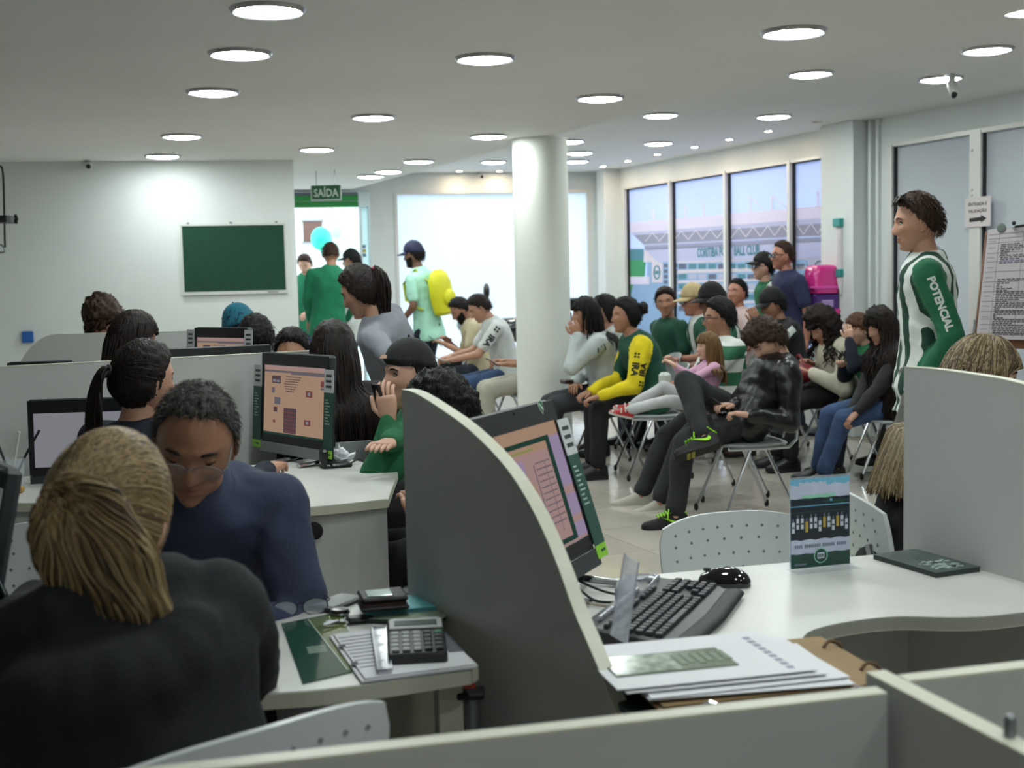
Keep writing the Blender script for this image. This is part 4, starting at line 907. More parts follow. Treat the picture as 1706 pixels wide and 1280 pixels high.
FC = thing('flip_chart', 'easel with a large handwritten table sheet clipped to a board', 'flip chart', tuple(A((at_y(1690, 470, FCy).x, FCy, 0)))); oc = A(FC.location)
def fr_(px, py, y=FCy): return A(at_y(px, py, y))-oc
g = G(); g.plate([fr_(1644, 386, FCy+.03), fr_(1790, 372, FCy+.03), fr_(1775, 585, FCy+.03), fr_(1622, 578, FCy+.03)], .02, (0, 1, 0)); g.build('backing_board', mat('board_brown', '#7a5138', .6), FC, smooth=False)
g = G(); sh4 = [fr_(1646, 383), fr_(1790, 368), fr_(1772, 568), fr_(1626, 564)]; g.plate(sh4, .003, (0, -1, 0)); pg = g.build('sheet', mat('chart_paper', '#cdc6cc', .8, var=.03), FC, smooth=False)
def s4(u, v): return (sh4[0]*(1-u)+sh4[1]*u)*(1-v)+(sh4[3]*(1-u)+sh4[2]*u)*v+A((0, -.0035, 0))
g = G()
def seg(u0, v0, u1, v1, w, mi): a, b = s4(u0, v0), s4(u1, v1); d = unit(b-a); n_ = unit(np.cross(d, (0, 1, 0)))*w/2; g.plate([a-n_, b-n_, b+n_, a+n_], .0006, (0, -1, 0), mi)
for v in (.05, .09, .13, .22, .30, .39, .48, .57, .66, .75, .82, .87, .95): seg(.02, v, .98, v, .0028, 0)
for u in (.14, .42, .72): seg(u, .05, u, .98, .0022, 0)
r_ = random.Random(5)
for v in np.arange(.15, .96, .0165):
    if .32 < v < .46: continue
    u = .16+.02*r_.random()
    while u < .95:
        w = r_.uniform(.02, .07); k = 4
        for q in range(k): seg(u+w*q/k, v+.004*(-1)**q, u+w*(q+1)/k, v-.004*(-1)**q, .005, 1 if not (.29 < v < .31) else 2)
        u += w+.012
        if r_.random() < .06: break
for v in (.11, .17, .26, .35, .44, .52, .61, .70, .80, .91): seg(.03, v, .11, v+.002, .005, 3)
g.build('handwriting', [mat('rule_lines', '#8d7f8a', .8), mat('marker_ink', '#55505c', .8), mat('blue_ink', '#7478b8', .8), mat('faint_ink', '#a9a2aa', .8)], pg, smooth=False)
g = G(); g.cap(fr_(1690, 378)+A((0, -.02, 0)), fr_(1704, 376)+A((0, -.02, 0)), .008, .008, 8); g.ell(fr_(1687, 372)+A((0, -.02, 0)), .014, 8, 6); g.build('clip', M_rub, FC)
g = G(); g.ell(fr_(1668, 380)+A((0, -.006, 0)), (.03, .004, .03), 12, 8); g.build('round_logo', mat('logo_grey', '#6f7a74', .6), FC)
for s in (-1, 1): g = G(); g.tube([(s*.22, .05, 1.1), (s*.30, .03, .0)], .014, 8); g.build('leg', M_steel, FC)
g = G(); g.tube([(0, .06, 1.4), (0, .55, 0)], .014, 8); g.build('leg', M_steel, FC)
# small clips on the pier: two teal holders with a white tube
q = A(at_plane(1399, 412, P0+FN*.19, FN)); PT = thing('leaflet_tube', 'white tube held by two teal clips on the cream pier', 'holder', tuple(q))
def qq(px, py): return A(at_plane(px, py, P0+FN*.19, FN))-q
g = G(); g.tube([qq(1399, 383), qq(1400, 468), qq(1401, 492)], [.03, .03, .006], 12); g.build('tube', mat('tube_white', '#d9d2d6', .4), PT)
for (x, y) in ((1398, 371), (1398, 455)): g = G(); g.box(qq(x, y), (.10, .07, .07), FRZ, .006); g.build('clip', mat('teal_plastic', '#2f8f8a', .4), PT, smooth=False)
# pink dispenser by the pier
q = at_y(1368, 480, 11.0); PK = thing('toy_dispenser', 'glossy pink dispenser with a purple band standing by the street front', 'dispenser', (q.x, q.y, 0), .2)
def rb(g, z0, z1, w, d, b, mi=0): g.box((0, 0, (z0+z1)/2), (w, d, z1-z0), 0, b, mi)
M_pk = mat('pink_gloss', '#cf2f86', .15, coat=.6); M_pu = mat('purple_gloss', '#4c2a72', .3)
g = G(); rb(g, .95, 1.24, .24, .24, .02); g.build('cabinet', M_pu, PK); g = G(); g.box((0, -.125, 1.15), (.11, .01, .06), 0, .004); g.build('label_plate', mat('lilac_label', '#a98fc0', .4), PK)
g = G(); g.loft([[(math.copysign(abs(math.cos(a))**.4, math.cos(a))*.125*s_, math.copysign(abs(math.sin(a))**.4, math.sin(a))*.125*s_, z) for a in np.linspace(0, 2*PI, 28, endpoint=False)] for z, s_ in ((1.24, 1), (1.27, 1.02), (1.30, .97), (1.42, .97), (1.46, .9), (1.48, .75), (1.485, .3))]); g.build('hood', M_pk, PK, angle=60)
g = G(); g.box((0, 0, 1.285), (.262, .262, .03), 0, .01); g.build('hood_rim', mat('magenta_gloss', '#d0409f', .15, coat=.6), PK); g = G(); g.box((0, 0, 1.08), (.25, .25, .05), 0, .01); g.build('band', M_pk, PK)
g = G(); g.lathe([(.16, 0), (.16, .03), (.04, .06), (.035, .96)], 20); g.build('stand', M_blackp, PK)
# motorcycle by the back window
q = at_y(845, 520, 13.6); MC = thing('motorcycle', 'black motorcycle with a mirror and top case parked by the bright window', 'motorcycle', (q.x+.05, q.y, 0), math.radians(8))
M_tyre = mat('tyre', '#141416', .8); M_bk = mat('bike_black', '#17181c', .2, coat=.4)
for x, n_ in ((-.62, 'wheel'), (.62, 'wheel')):
    g = G(); g.tube([(x+.25*math.cos(k*PI/12), 0, .30+.25*math.sin(k*PI/12)) for k in range(25)], .05, 10, caps=False); wl = g.build(n_, M_tyre, MC)
    g = G(); 
    for k in range(6): g.tube([(x, 0, .30), (x+.22*math.cos(k*PI/3), 0, .30+.22*math.sin(k*PI/3))], .008, 6)
    g.build('spokes', M_chrome, wl)
g = G(); g.tube([(-.3, 0, .78), (-.15, 0, .88), (.05, 0, .88), (.2, 0, .78)], [.07, .13, .14, .08], 14); g.build('tank', M_bk, MC)
g = G(); g.tube([(.15, 0, .80), (.35, 0, .82), (.6, 0, .86)], [.10, .12, .09], 12, flat=.5); g.build('seat', M_rub, MC)
g = G(); g.box((.55, 0, 1.14), (.62, .40, .13), 0, .02); g.build('top_case', M_bk, MC); g = G(); g.box((.52, 0, .98), (.25, .2, .18), 0, .03); g.build('rack', M_steel, MC)
g = G(); g.box((0, 0, .45), (.42, .22, .34), 0, .05); g.build('engine', M_steel, MC); g = G(); g.tube([(.1, .16, .3), (.5, .18, .38), (.8, .18, .42)], .045, 12); g.build('exhaust', M_chrome, MC)
for s in (-1, 1): g = G(); g.tube([(-.62, s*.08, .30), (-.42, s*.08, .95)], .022, 8); g.build('fork', M_chrome, MC)
g = G(); g.tube([(-.30, -.36, 1.0), (-.42, -.1, 1.02), (-.42, .1, 1.02), (-.30, .36, 1.0)], .014, 8); g.build('handlebar', M_chrome, MC)
for s in (-1,):
    g = G(); g.tube([(-.36, s*.25, 1.02), (-.38, s*.30, 1.16), (-.34, s*.33, 1.24)], .007, 8); ms = g.build('mirror_arm', M_rub, MC); g = G(); g.ell((-.31, s*.33, 1.30), (.035, .05, .085), 14, 10); g.build('mirror', M_bk, ms)
g = G(); g.ell((-.52, 0, .95), (.08, .09, .09), 14, 10); g.build('headlamp', M_chrome, MC)
# ---- street beyond the doorway
g = G(); g.prism([(-9, 14.75), (6, 17.5), (6, 26), (-9, 26)], -.14, -.02); struct('ground_outside', g, mat('pale_paving', '#c8ccc8', .8, var=.05))
g = G(); g.plate([(-9, 21, 0), (3, 23, 0), (3, 23, 6), (-9, 21, 6)], .2, (0, 1, 0)); WO = struct('wall_outside', g, mat('white_render_outside', '#e4ecea', .8))
q = at_plane(521, 386, (-9, 20.97, 0), (-.164, .986, 0)); g = G(); g.box((q.x, q.y, q.z), (.32, .08, .34), .165, .005); sw_ = g.build('window_shutter', mat('brown_wood', '#6a4f48', .7), WO, smooth=False)
g = G(); g.box((q.x, q.y, q.z+.19), (.38, .1, .03), .165); g.box((q.x, q.y, q.z-.19), (.38, .1, .03), .165); g.build('window_frame', mat('frame_grey', '#8a8f92', .6), sw_, smooth=False)
q = at_y(535, 398, 17.5); o = thing('balloon', 'large teal balloon floating outside the doorway', 'balloon', (q.x, q.y, q.z)); g = G(); g.ell((0, 0, 0), (.145, .145, .165), 20, 14); g.build('skin', mat('teal_balloon', '#2fc9b0', .35), o)
g = G(); g.cap((0, 0, -.165), (0, 0, -.185), .012, .018, 8); g.tube([(0, 0, -.18), (.02, 0, -.5), (0, 0, -q.z)], .004, 5); g.build('string', mat('balloon_knot', '#1f8f80', .5), o)
q = at_y(560, 378, 18.5); o = thing('balloon', 'pale mint balloon behind the teal balloon', 'balloon', (q.x, q.y, q.z)); g = G(); g.ell((0, 0, 0), (.12, .12, .17), 18, 12); g.build('skin', mat('mint_balloon', '#b4efe2', .4), o); g = G(); g.tube([(0, 0, -.17), (.02, 0, -.5), (0, 0, -q.z)], .004, 5); g.build('string', _mats['balloon_knot'], o)
q = at_y(585, 470, 19.6); o = thing('banner', 'tall pale aqua banner standing outside the doorway', 'banner', (q.x+.12, q.y, 0)); g = G(); g.box((0, 0, 1.6), (.75, .03, 3.1), .1, .005); g.build('cloth', mat('aqua_cloth', '#d5f3ee', .7), o, smooth=False); g = G(); g.tube([(-.38, 0, 0), (-.38, 0, 3.2)], .02, 8); g.build('pole', M_steel, o)
q = A(at_plane(606, 418, bpt(-1.7, 0), BN)); o = thing('door_sticker', 'small blue and yellow sticker on the glass beside the exit', 'sticker', tuple(q+BN*.0)); g = G()
for k, c in enumerate((0, 1, 0)): g.box((0, -.002, .05-.05*k), (.05, .003, .04), .197, 0, c)
g.build('print', [mat('stk_blue', '#5f7f9c', .5), mat('stk_yellow', '#b5a04e', .5)], o, smooth=False)
# ------------------------------------------------------------------ people: builders
_tmp = bpy.data.objects.new('tmp', bpy.data.meshes.new('tmp')); COL.objects.link(_tmp)
_rm = _tmp.modifiers.new('r', 'REMESH'); _rm.mode = 'VOXEL'; _sm = _tmp.modifiers.new('s', 'SMOOTH')
def fuse(g, voxel, it=4, fac=.5):
    """one continuous skin around overlapping solids"""
    me = bpy.data.meshes.new('f'); me.from_pydata(g.verts().tolist(), [], g.F); me.update()
    old = _tmp.data; _tmp.data = me; bpy.data.meshes.remove(old)
    _rm.voxel_size = voxel; _sm.iterations = it; _sm.factor = fac
    dg = bpy.context.evaluated_depsgraph_get(); dg.update(); ev = _tmp.evaluated_get(dg); m = ev.to_mesh()
    V = np.zeros(len(m.vertices)*3); m.vertices.foreach_get('co', V); Q = np.zeros(len(m.loops), dtype=np.int64); m.loops.foreach_get('vertex_index', Q)
    nl = np.zeros(len(m.polygons), dtype=np.int64); m.polygons.foreach_get('loop_total', nl); ev.to_mesh_clear()
    assert (nl == 4).all(); return V.reshape(-1, 3), Q.reshape(-1, 4)
def vnormals(V, Q):
    n = np.cross(V[Q[:, 2]]-V[Q[:, 0]], V[Q[:, 3]]-V[Q[:, 1]]); N = np.zeros_like(V)
    for k in range(4): np.add.at(N, Q[:, k], n)
    return N/np.maximum(np.linalg.norm(N, axis=1, keepdims=True), 1e-9)
def fold_noise(V, f, seed):
    """cheap smooth noise: sums of sines in random directions"""
    r = np.random.default_rng(seed); out = np.zeros(len(V))
    for k in range(9):
        d = r.standard_normal(3); d[2] *= .6; d = d/np.linalg.norm(d)*f*(.6+.9*r.random()); out += np.sin(V @ d*2*PI+r.random()*6.3 + 1.3*np.sin(V @ r.standard_normal(3)*f*3))
    return out/4
def qmesh(name, V, Q, mats, mi=None):
    me = bpy.data.meshes.new(name); me.from_pydata(V.tolist(), [], Q.tolist())
    for m in (mats if isinstance(mats, (list, tuple)) else [mats]): me.materials.append(m)
    if mi is not None: me.polygons.foreach_set('material_index', mi.astype(np.int32))
    me.shade_smooth(); me.update(); return me
# ---- heads (local: x right, y forward, z up, origin mid-skull)
def sph(nu, nv):
    a = np.linspace(0, 2*PI, nu, endpoint=False); p = -PI/2+PI*(np.arange(1, nv))/nv
    pp_, aa = np.meshgrid(p, a, indexing='ij'); V = np.stack([np.cos(pp_)*np.sin(aa), np.cos(pp_)*np.cos(aa), np.sin(pp_)], -1).reshape(-1, 3)
    V = np.concatenate([V, [[0, 0, -1], [0, 0, 1]]]); Fs = []; b, t = len(V)-2, len(V)-1
    for i in range(nv-2):
        for j in range(nu): j2 = (j+1) % nu; Fs.append((i*nu+j, (i+1)*nu+j, (i+1)*nu+j2, i*nu+j2))
    for j in range(nu): j2 = (j+1) % nu; Fs.append((b, j, j2)); Fs.append((t, (nv-2)*nu+j2, (nv-2)*nu+j))
    return V, Fs
_sp = {}
def sphc(nu, nv):
    if (nu, nv) not in _sp: _sp[(nu, nv)] = sph(nu, nv)
    return _sp[(nu, nv)]
def head_base(D, fem=0.0):
    X, Y, Z = D[:, 0], D[:, 1], D[:, 2]
    jaw = 1-(.30+.05*fem)*sm(.10, 1.0, -Z)
    x = .0765*X*jaw; y = np.where(Y > 0, .096, .100)*Y; z = .119*Z
    y = y*np.where(Y < 0, 1-.38*sm(.15, .9, -Z), 1); y = y+.032*sm(.30, .95, -Z)*sm(-.25, .55, Y)
    x = x*(1+.04*sm(.1, .6, Z)*(Y < .2))
    return np.stack([x, y, z], 1)
def gauss(a, c, s): return np.exp(-((a-c)/s)**2)
def head_face(D, P, fem=0.0, old=0.0):
    P = P.copy(); x, z = P[:, 0], P[:, 2]; ax = np.abs(x); fr = sm(.15, .55, D[:, 1])
    d = np.zeros(len(P)); nr = sm(.040, -.024, z)*sm(-.040, -.026, z)
    d += (.021-.003*fem)*np.exp(-(x/(.0095+.004*nr))**2)*nr*(.45+.55*sm(.03, -.02, z)); d += .0075*gauss(ax, .0125, .007)*gauss(z, -.028, .009)
    d -= .0105*gauss(ax, .031, .017)*gauss(z, .013, .0135); d += (.0055-.003*fem)*gauss(ax, .028, .026)*gauss(z, .034, .010)
    d += .0065*np.exp(-(x/.021)**2)*(gauss(z, -.0515, .0062)+1.15*gauss(z, -.0635, .0068)); d -= .004*np.exp(-(x/.024)**2)*gauss(z, -.0575, .0028)
    d += .008*np.exp(-(x/.020)**2)*gauss(z, -.098, .014); d -= .004*np.exp(-(x/.03)**2)*gauss(z, -.080, .008)
    d += .003*gauss(ax, .045, .018)*gauss(z, -.015, .02); d -= old*.0035*gauss(ax-.5*(-.03-z), .030, .005)*sm(-.02, -.04, z)*sm(-.085, -.06, z)
    P[:, 1] += d*fr; return P
SKIN = {}
def skin(name, c): SKIN[name] = mat('skin_'+name, c, .5, var=.05, vscale=14, bump=.05, bscale=160); return SKIN[name]
skin('fair', '#bd937e'); skin('light', '#ad806a'); skin('tan', '#9c6f57'); skin('brown', '#74503e'); skin('ruddy', '#ad7560'); skin('child', '#c79d88')
M_lip = mat('lips', '#94604f', .5); M_sclera = mat('eye_white', '#b9b3ac', .25); M_iris = mat('iris', '#2a1a12', .2)
def head_g(fem=0, old=0, brow=True, eyes='open', lo=False, gaze=(0, 0), ear=True):
    g = G(); nu, nv = (40, 44) if lo else (64, 76); D, Fs = sphc(nu, nv); P = head_face(D, head_base(D, fem), fem, old); n0 = len(Fs); g.add(P, Fs, 0)
    c = np.array([P[list(f)].mean(0) for f in Fs]); lip = (np.abs(c[:, 0]) < .0225) & (c[:, 2] < -.0475) & (c[:, 2] > -.0685) & (c[:, 1] > .05) & ((np.abs(c[:, 0])/.0235)**2+((c[:, 2]+.0578)/.0105)**2 < 1)
    for i in np.nonzero(lip)[0]: g.MI[i] = 1
    def ysurf(x, z):
        m = D[:, 1] > .2; q = np.argmin((P[m][:, 0]-x)**2+(P[m][:, 2]-z)**2); return P[m][q, 1]
    for s in (-1, 1):
        ye = ysurf(s*.031, .0125)
        if eyes == 'open':
            g.ell((s*.031, ye-.0075, .0125), (.0135, .0115, .0085), 12, 8, 2); g.ell((s*.031+gaze[0], ye-.0008, .0125+gaze[1]), (.0058, .0045, .0062), 10, 6, 3)
            g.tube([(s*.031-.0145, ye-.006, .0115), (s*.031-.007, ye+.0015, .0195), (s*.031+.005, ye+.0012, .0200), (s*.031+.0145, ye-.006, .0125)], .0022, 5, 4)
        else:
            g.ell((s*.031, ye-.0065, .0125), (.0145, .0105, .0095), 12, 8, 0); g.tube([(s*.031-.0145, ye-.005, .0095), (s*.031-.004, ye+.0025, .0055), (s*.031+.006, ye+.0022, .0055), (s*.031+.0145, ye-.005, .0100)], .0019, 5, 4)
        if brow: yb = ysurf(s*.03, .034); t = .0032 if not fem else .0022; g.tube([(s*.013, yb-.001, .0305), (s*.026, yb+.0012, .0355), (s*.038, yb-.004, .0360), (s*.050, yb-.016, .0300)], [t, t*1.25, t*1.1, t*.5], 5, 4)
        if ear:
            R = Matrix.Rotation(s*math.radians(-24), 3, 'Z') @ Matrix.Rotation(math.radians(-8), 3, 'X')
            g.ell((s*.077, -.008, -.006), (.0075, .0185, .0315), 12, 10, 0, R); g.ell((s*.0785, -.004, -.004), (.0075, .0105, .020), 10, 8, 0, R); g.ell((s*.073, .0, -.031), (.007, .010, .010), 8, 6, 0)
    return g
ZH_X = [-1, -.4, -.1, .10, .35, .62, 1]
HAIRLINES = {'short': [-.55, -.48, -.20, .06, .42, .66, .80], 'fade': [-.45, -.40, -.08, .16, .52, .72, .85], 'full': [-.75, -.70, -.55, -.30, .34, .63, .75], 'fringe': [-.70, -.62, -.35, -.05, .25, .34, .40], 'bald': [-.50, -.42, -.15, .08, .66, .84, .95]}
def hair_mask(D, line): zh = np.interp(D[:, 1], ZH_X, HAIRLINES[line])+.035*np.sin(D[:, 0]*23+D[:, 2]*11)+.02*np.sin(D[:, 0]*61+1); return sm(-.06, .10, D[:, 2]-zh)
def hair_shell(line='short', th=.014, top=.012, rough=.004, seed=0, fem=0, lo=False, quiff=0.0):
    nu, nv = (48, 40) if lo else (72, 60); D, Fs = sphc(nu, nv); P = head_base(D, fem); N = P/np.linalg.norm(P, axis=1, keepdims=True)
    m = hair_mask(D, line); nz = fold_noise(P, 38, seed)+.6*fold_noise(P*A((1, 1, .5)), 80, seed+1)
    tp = (.30+.70*sm(-.55, .25, D[:, 2])) if line in ('short', 'fade', 'bald', 'fringe') else 1.0
    off = (th*tp+top*sm(.2, .9, D[:, 2])+quiff*sm(.3, .8, D[:, 2])*sm(.1, .7, D[:, 1])+rough*nz)*m-.010*(1-m)
    g = G(); g.add(P+N*off[:, None], Fs); return g
def strands_g(paths, r0, r1, m=4):
    """paths [n, k, 3] -> many thin tapered locks in one mesh"""
    n, k, _ = paths.shape; T = np.gradient(paths, axis=1); T /= np.maximum(np.linalg.norm(T, axis=2, keepdims=True), 1e-9)
    ref = np.zeros_like(T); ref[..., 1] = 1; ref[np.abs(T[..., 1]) > .9] = (1, 0, 0); X = np.cross(T, ref); X /= np.linalg.norm(X, axis=2, keepdims=True); Y = np.cross(X, T)
    u = np.linspace(0, 1, k); rad = (r0+(r1-r0)*u**1.5); ang = np.arange(m)*2*PI/m
    V = paths[:, :, None, :]+rad[None, :, None, None]*(np.cos(ang)[None, None, :, None]*X[:, :, None, :]+np.sin(ang)[None, None, :, None]*Y[:, :, None, :])
    i = np.arange(n)[:, None, None]*k*m; a = np.arange(k-1)[None, :, None]*m; j = np.arange(m)[None, None, :]; j2 = (j+1) % m
    Q = np.stack([i+a+j, i+a+j2, i+a+m+j2, i+a+m+j], -1).reshape(-1, 4); return V.reshape(-1, 3), Q
def hair_mix(Qs, n, HM, seed=1):
    if not isinstance(HM, (list, tuple)): return None
    per = len(Qs)//n; pick = np.random.default_rng(seed).choice(len(HM), n, p=[.5, .3, .2][:len(HM)] if len(HM) == 3 else None); return np.repeat(pick, per)
def R3(yaw=0, pitch=0, roll=0):
    """yaw left-positive, pitch down-positive, roll towards the right shoulder-positive (degrees)"""
    return A(Matrix.Rotation(math.radians(yaw), 3, 'Z') @ Matrix.Rotation(math.radians(-pitch), 3, 'X') @ Matrix.Rotation(math.radians(roll), 3, 'Y'))
def ik(a, t, l1, l2, hint):
    a, t = A(a), A(t); d = t-a; L = np.linalg.norm(d); L2 = min(L, (l1+l2)*.995); L2 = max(L2, abs(l1-l2)*1.05+1e-3); d = d/max(L, 1e-6); t = a+d*L2
    x = (l1*l1-l2*l2+L2*L2)/(2*L2); h = math.sqrt(max(l1*l1-x*x, 0)); hv = A(hint)-d*np.dot(hint, d); return a+d*x+unit(hv)*h, t
def hand_g(g, w, d, nrm, thumb, curl=.5, S=1.0, spread=.0, thumb_curl=.4):
    """palm with four unequal fingers and a thumb; fingers curl towards -nrm"""
    d = unit(d); nrm = unit(A(nrm)-d*np.dot(nrm, d)); sx = unit(A(thumb)-d*np.dot(thumb, d)); sx = unit(sx-nrm*np.dot(sx, nrm)); rings = []
    for u, w2, t2 in ((-.02, .024, .020), (.01, .028, .019), (.04, .037, .016), (.075, .040, .0135), (.090, .036, .010)):
        rings.append([w+d*u*S+sx*(math.copysign(abs(math.cos(a))**.7, math.cos(a))*w2*S)+nrm*(math.copysign(abs(math.sin(a))**.7, math.sin(a))*t2*S) for a in np.linspace(0, 2*PI, 14, endpoint=False)])
    g.loft(rings)
    for i, (off, L) in enumerate(((.028, .070), (.0095, .079), (-.0095, .073), (-.027, .057))):
        p = w+d*.083*S+sx*off*S; c = curl*(1+.08*i); ang = .25*c; pts = [p-d*.012*S]; dirv = d+sx*(spread*(1.2-.8*i))
        for k, f in enumerate((.46, .30, .24)):
            pts.append(p); q = unit(dirv*math.cos(ang)-nrm*math.sin(ang)); p = p+q*L*f*S; ang += c*(1.0 if k == 0 else .8)
        pts.append(p); g.tube(pts, [.0088*S, .0088*S, .0082*S, .0074*S, .0050*S], 7)
    p = w+d*.022*S+sx*.026*S; q1 = unit(d*.75+sx*.75-nrm*.15*thumb_curl); q2 = unit(d*.9+sx*(.35-.5*thumb_curl)-nrm*.5*thumb_curl)
    g.tube([p-q1*.012*S, p, p+q1*.036*S, p+q1*.036*S+q2*.028*S, p+q1*.036*S+q2*.05*S], [.011*S, .012*S, .0105*S, .0092*S, .0055*S], 8)
def shoe_g(ank, fwd, up, S=1.0, L=.27, boot=0.0):
    """upper and sole; ank = ankle joint"""
    fwd = unit(A(fwd)-A(up)*np.dot(fwd, up)); up = unit(up); x = np.cross(fwd, up); o = A(ank)-up*.085*S-fwd*.075*S; u_, s_ = G(), G(); R = []; Q = []
    for f, w, h, lift in ((0, .018, .055, .006), (.03, .034, .075, 0), (.12, .038, .098, 0), (.25, .037, .100, 0), (.38, .036, .088, 0), (.55, .041, .066, 0), (.72, .045, .050, 0), (.86, .042, .040, .002), (.95, .030, .030, .006), (1.0, .012, .018, .009)):
        c = o+fwd*f*L*S; R.append([c+x*math.cos(a)*w*S+up*(.016*S+lift*S+max(0, math.sin(a))**.75*h*S*(1+boot) if math.sin(a) > 0 else .014*S+lift*S) for a in np.linspace(0, 2*PI, 14, endpoint=False)])
        Q.append([c+x*sx*(w+.004)*S+up*z for sx, z in ((-1, lift*S), (1, lift*S), (1, .022*S+lift*S), (-1, .022*S+lift*S))])
    u_.loft(R); s_.loft(Q); return u_, s_, (o, fwd, up, x)
TORSO = [(-.115, .125, .105), (-.06, .165, .125), (.02, .168, .122), (.12, .152, .110), (.24, .150, .112), (.34, .166, .120), (.42, .172, .112), (.465, .140, .095), (.495, .085, .075), (.525, .058, .060)]
def cloth(name, c, rough=.85, var=.08, bump=.15, bs=110, **k): return mat('cloth_'+name, c, rough, var=var, vscale=9, bump=bump, bscale=bs, **k)
def hairmat(name, c, rough=.55, var=.35): return mat('hair_'+name, c, rough, var=var, vscale=60, bump=.5, bscale=140, stretch=(1, 1, .12), spec=.22)
PPL = []
def person(label, hp, pel, yaw, head=(0, 0, 0), top=None, sleeve='long', sleeve_mat=None, bottom=None, shoes=None, skin_='light', sit=True, S=1.0, seat=.495, fem=0, build=1.0,
           hands=None, elbows=None, feet=None, knees=None, curl=.7, hair=None, vox=.014, voxb=.016, thick=.0, hood=None, collar=None, eyes='open', gaze=(0, 0), old=0.0, cap=None, beard=None, specs=None, hip_z=None,
           brow_mat=None, hem=-.13, group=None, belly=0.0, wrinkle=.006, palms=None, twist=0.0, hand_S=1.0, torso_mats=None, hdir=None, bare_legs=False, collar_mat=None, lo=True, cat='person', hs=1.0, name='person', sole=None, trunk=None):
    """hp = (px, py, distance) of the head's middle, pel = (px, distance) of the hips; both are points of the room"""
    pw = at_y(pel[0], 640, pel[1]); yr = math.radians(yaw); E = thing(name, label, cat, (pw.x, pw.y, 0), yr, group)
    Winv = Matrix.Rotation(-yr, 3, 'Z')
    def loc(w): v = Winv @ (Vector(w)-Vector((pw.x, pw.y, 0))); return A(v)
    def T(p):
        if p is None: return None
        if p[0] == 'w': return loc(at_y(p[1], p[2], p[3]))
        if p[0] == 'z': return loc(at_z(p[1], p[2], p[3]))
        return A(p)
    Hc = loc(at_y(*hp)); Rh = R3(*head); hS = S*hs
    hz = (seat+.095*S) if sit else (.93*S if hip_z is None else hip_z)
    pelv = A((0, 0, hz)); neck = Hc-Rh @ A((0, .022, .118))*hS; sp = neck-pelv; L = np.linalg.norm(sp); k = L/.525; up = sp/L
    tw = math.radians(twist); r = unit(A((math.cos(tw), math.sin(tw), 0))-up*np.dot((math.cos(tw), math.sin(tw), 0), up)); fw = np.cross(up, r)
    kb = .5*(S+k) if k < S else S
    # spine bows backwards when the trunk leans
    lean = math.asin(max(-1, min(1, up[1]))); bow = .05*S*math.sin(max(0, lean))
    def spine(s): u = (s+.0)/.525; return pelv+up*s*k-fw*bow*4*max(0, u)*(1-max(0, u))
    shc = spine(.445); shw = (.178-.020*fem)*build*S
    sh = {s: shc+r*s*shw-up*.012*S for s in (-1, 1)}; hip = {s: pelv+r*s*.085*S-up*.03*S+fw*.01 for s in (-1, 1)}
    la, lf, lt, ls_ = .285*S, .25*S, .425*S, .41*S
    hands = hands or {}; elbows = elbows or {}; feet = feet or {}; knees = knees or {}; palms = palms or {}; hdir = hdir or {}
    HT, EL, AN, KN = {}, {}, {}, {}
    for s, nm in ((-1, 'L'), (1, 'R')):
        t = T(hands.get(nm)); t = t if t is not None else (A((s*.14*S, .34*S, hz+.09)) if sit else A((s*.25*S, .04*S, hz-.10*S)))
        e = elbows.get(nm); e = A((s*.5, -.7, -.6)) if e is None else (T(e)-sh[s] if e[0] in ('w', 'z') else A(e))
        EL[s], HT[s] = ik(sh[s], t, la, lf, e)
        t = T(feet.get(nm)); t = t if t is not None else (A((s*.11*S, .43*S, .088*S)) if sit else A((s*.10*S, .02, .088*S)))
        e = knees.get(nm); e = A((s*.1, .8, 1.0 if sit else 0)) if e is None else A(e)
        KN[s], AN[s] = ik(hip[s], t, lt, ls_, e)
    def rings(inf, s0=-.2, hemx=None):
        out = []; tt = [q for q in TORSO if q[0] > s0]
        if hemx is not None: tt = [(hemx, .165, .122)]+[q for q in tt if q[0] > hemx+.03]
        for s, w, d in tt:
            w = w*build*S*(1-.10*fem*gauss(s, .16, .10)); d = d*S*(1+.5*(build-1))*(1+belly*gauss(s, .08, .12)); c = spine(s)+fw*belly*.05*gauss(s, .08, .12)
            if s < .02 and sit: c = c+fw*.02
            if s < .02 and hemx is not None: w += .012*S; d += .018*S
            out.append([c+r*math.cos(a)*(w+inf)+fw*math.copysign(abs(math.sin(a))**.9, math.sin(a))*(d+inf) for a in np.linspace(0, 2*PI, 20, endpoint=False)])
        return out
    # ---- body
    g = G(); g.loft(rings(-.012)); g.cap(spine(.47), neck+Rh @ A((0, .012, .045))*hS, .060*S, .052*S)
    for s in (-1, 1):
        g.cap(sh[s], EL[s], .047*S, .040*S); g.cap(EL[s], HT[s], .040*S, .027*S); g.cap(hip[s], KN[s], .078*S, .055*S); g.cap(KN[s], AN[s], .052*S, .036*S); g.cap(AN[s], AN[s]-A((0, 0, .03)), .036*S, .034*S)
    V, Q = fuse(g, voxb, 3); B = G(); B.add(V, [tuple(q) for q in Q.tolist()])
    h = head_g(fem, old, True, eyes, lo, gaze); M4 = np.eye(4); M4[:3, :3] = Rh*hS; M4[:3, 3] = Hc; h.xf(M4); B.merge(h)
    for s, nm in ((-1, 'L'), (1, 'R')):
        d = unit(HT[s]-EL[s]); hd = T(hdir[nm]) if nm in hdir else d
        if nm in hdir: hd = unit(A(hdir[nm]))
        pn, th = palms.get(nm, ((0, 0, 1), (-s, .3, 0))); g2 = G(); hand_g(g2, HT[s], hd, pn, th, curl if np.isscalar(curl) else curl[nm], hand_S*S); B.merge(g2)
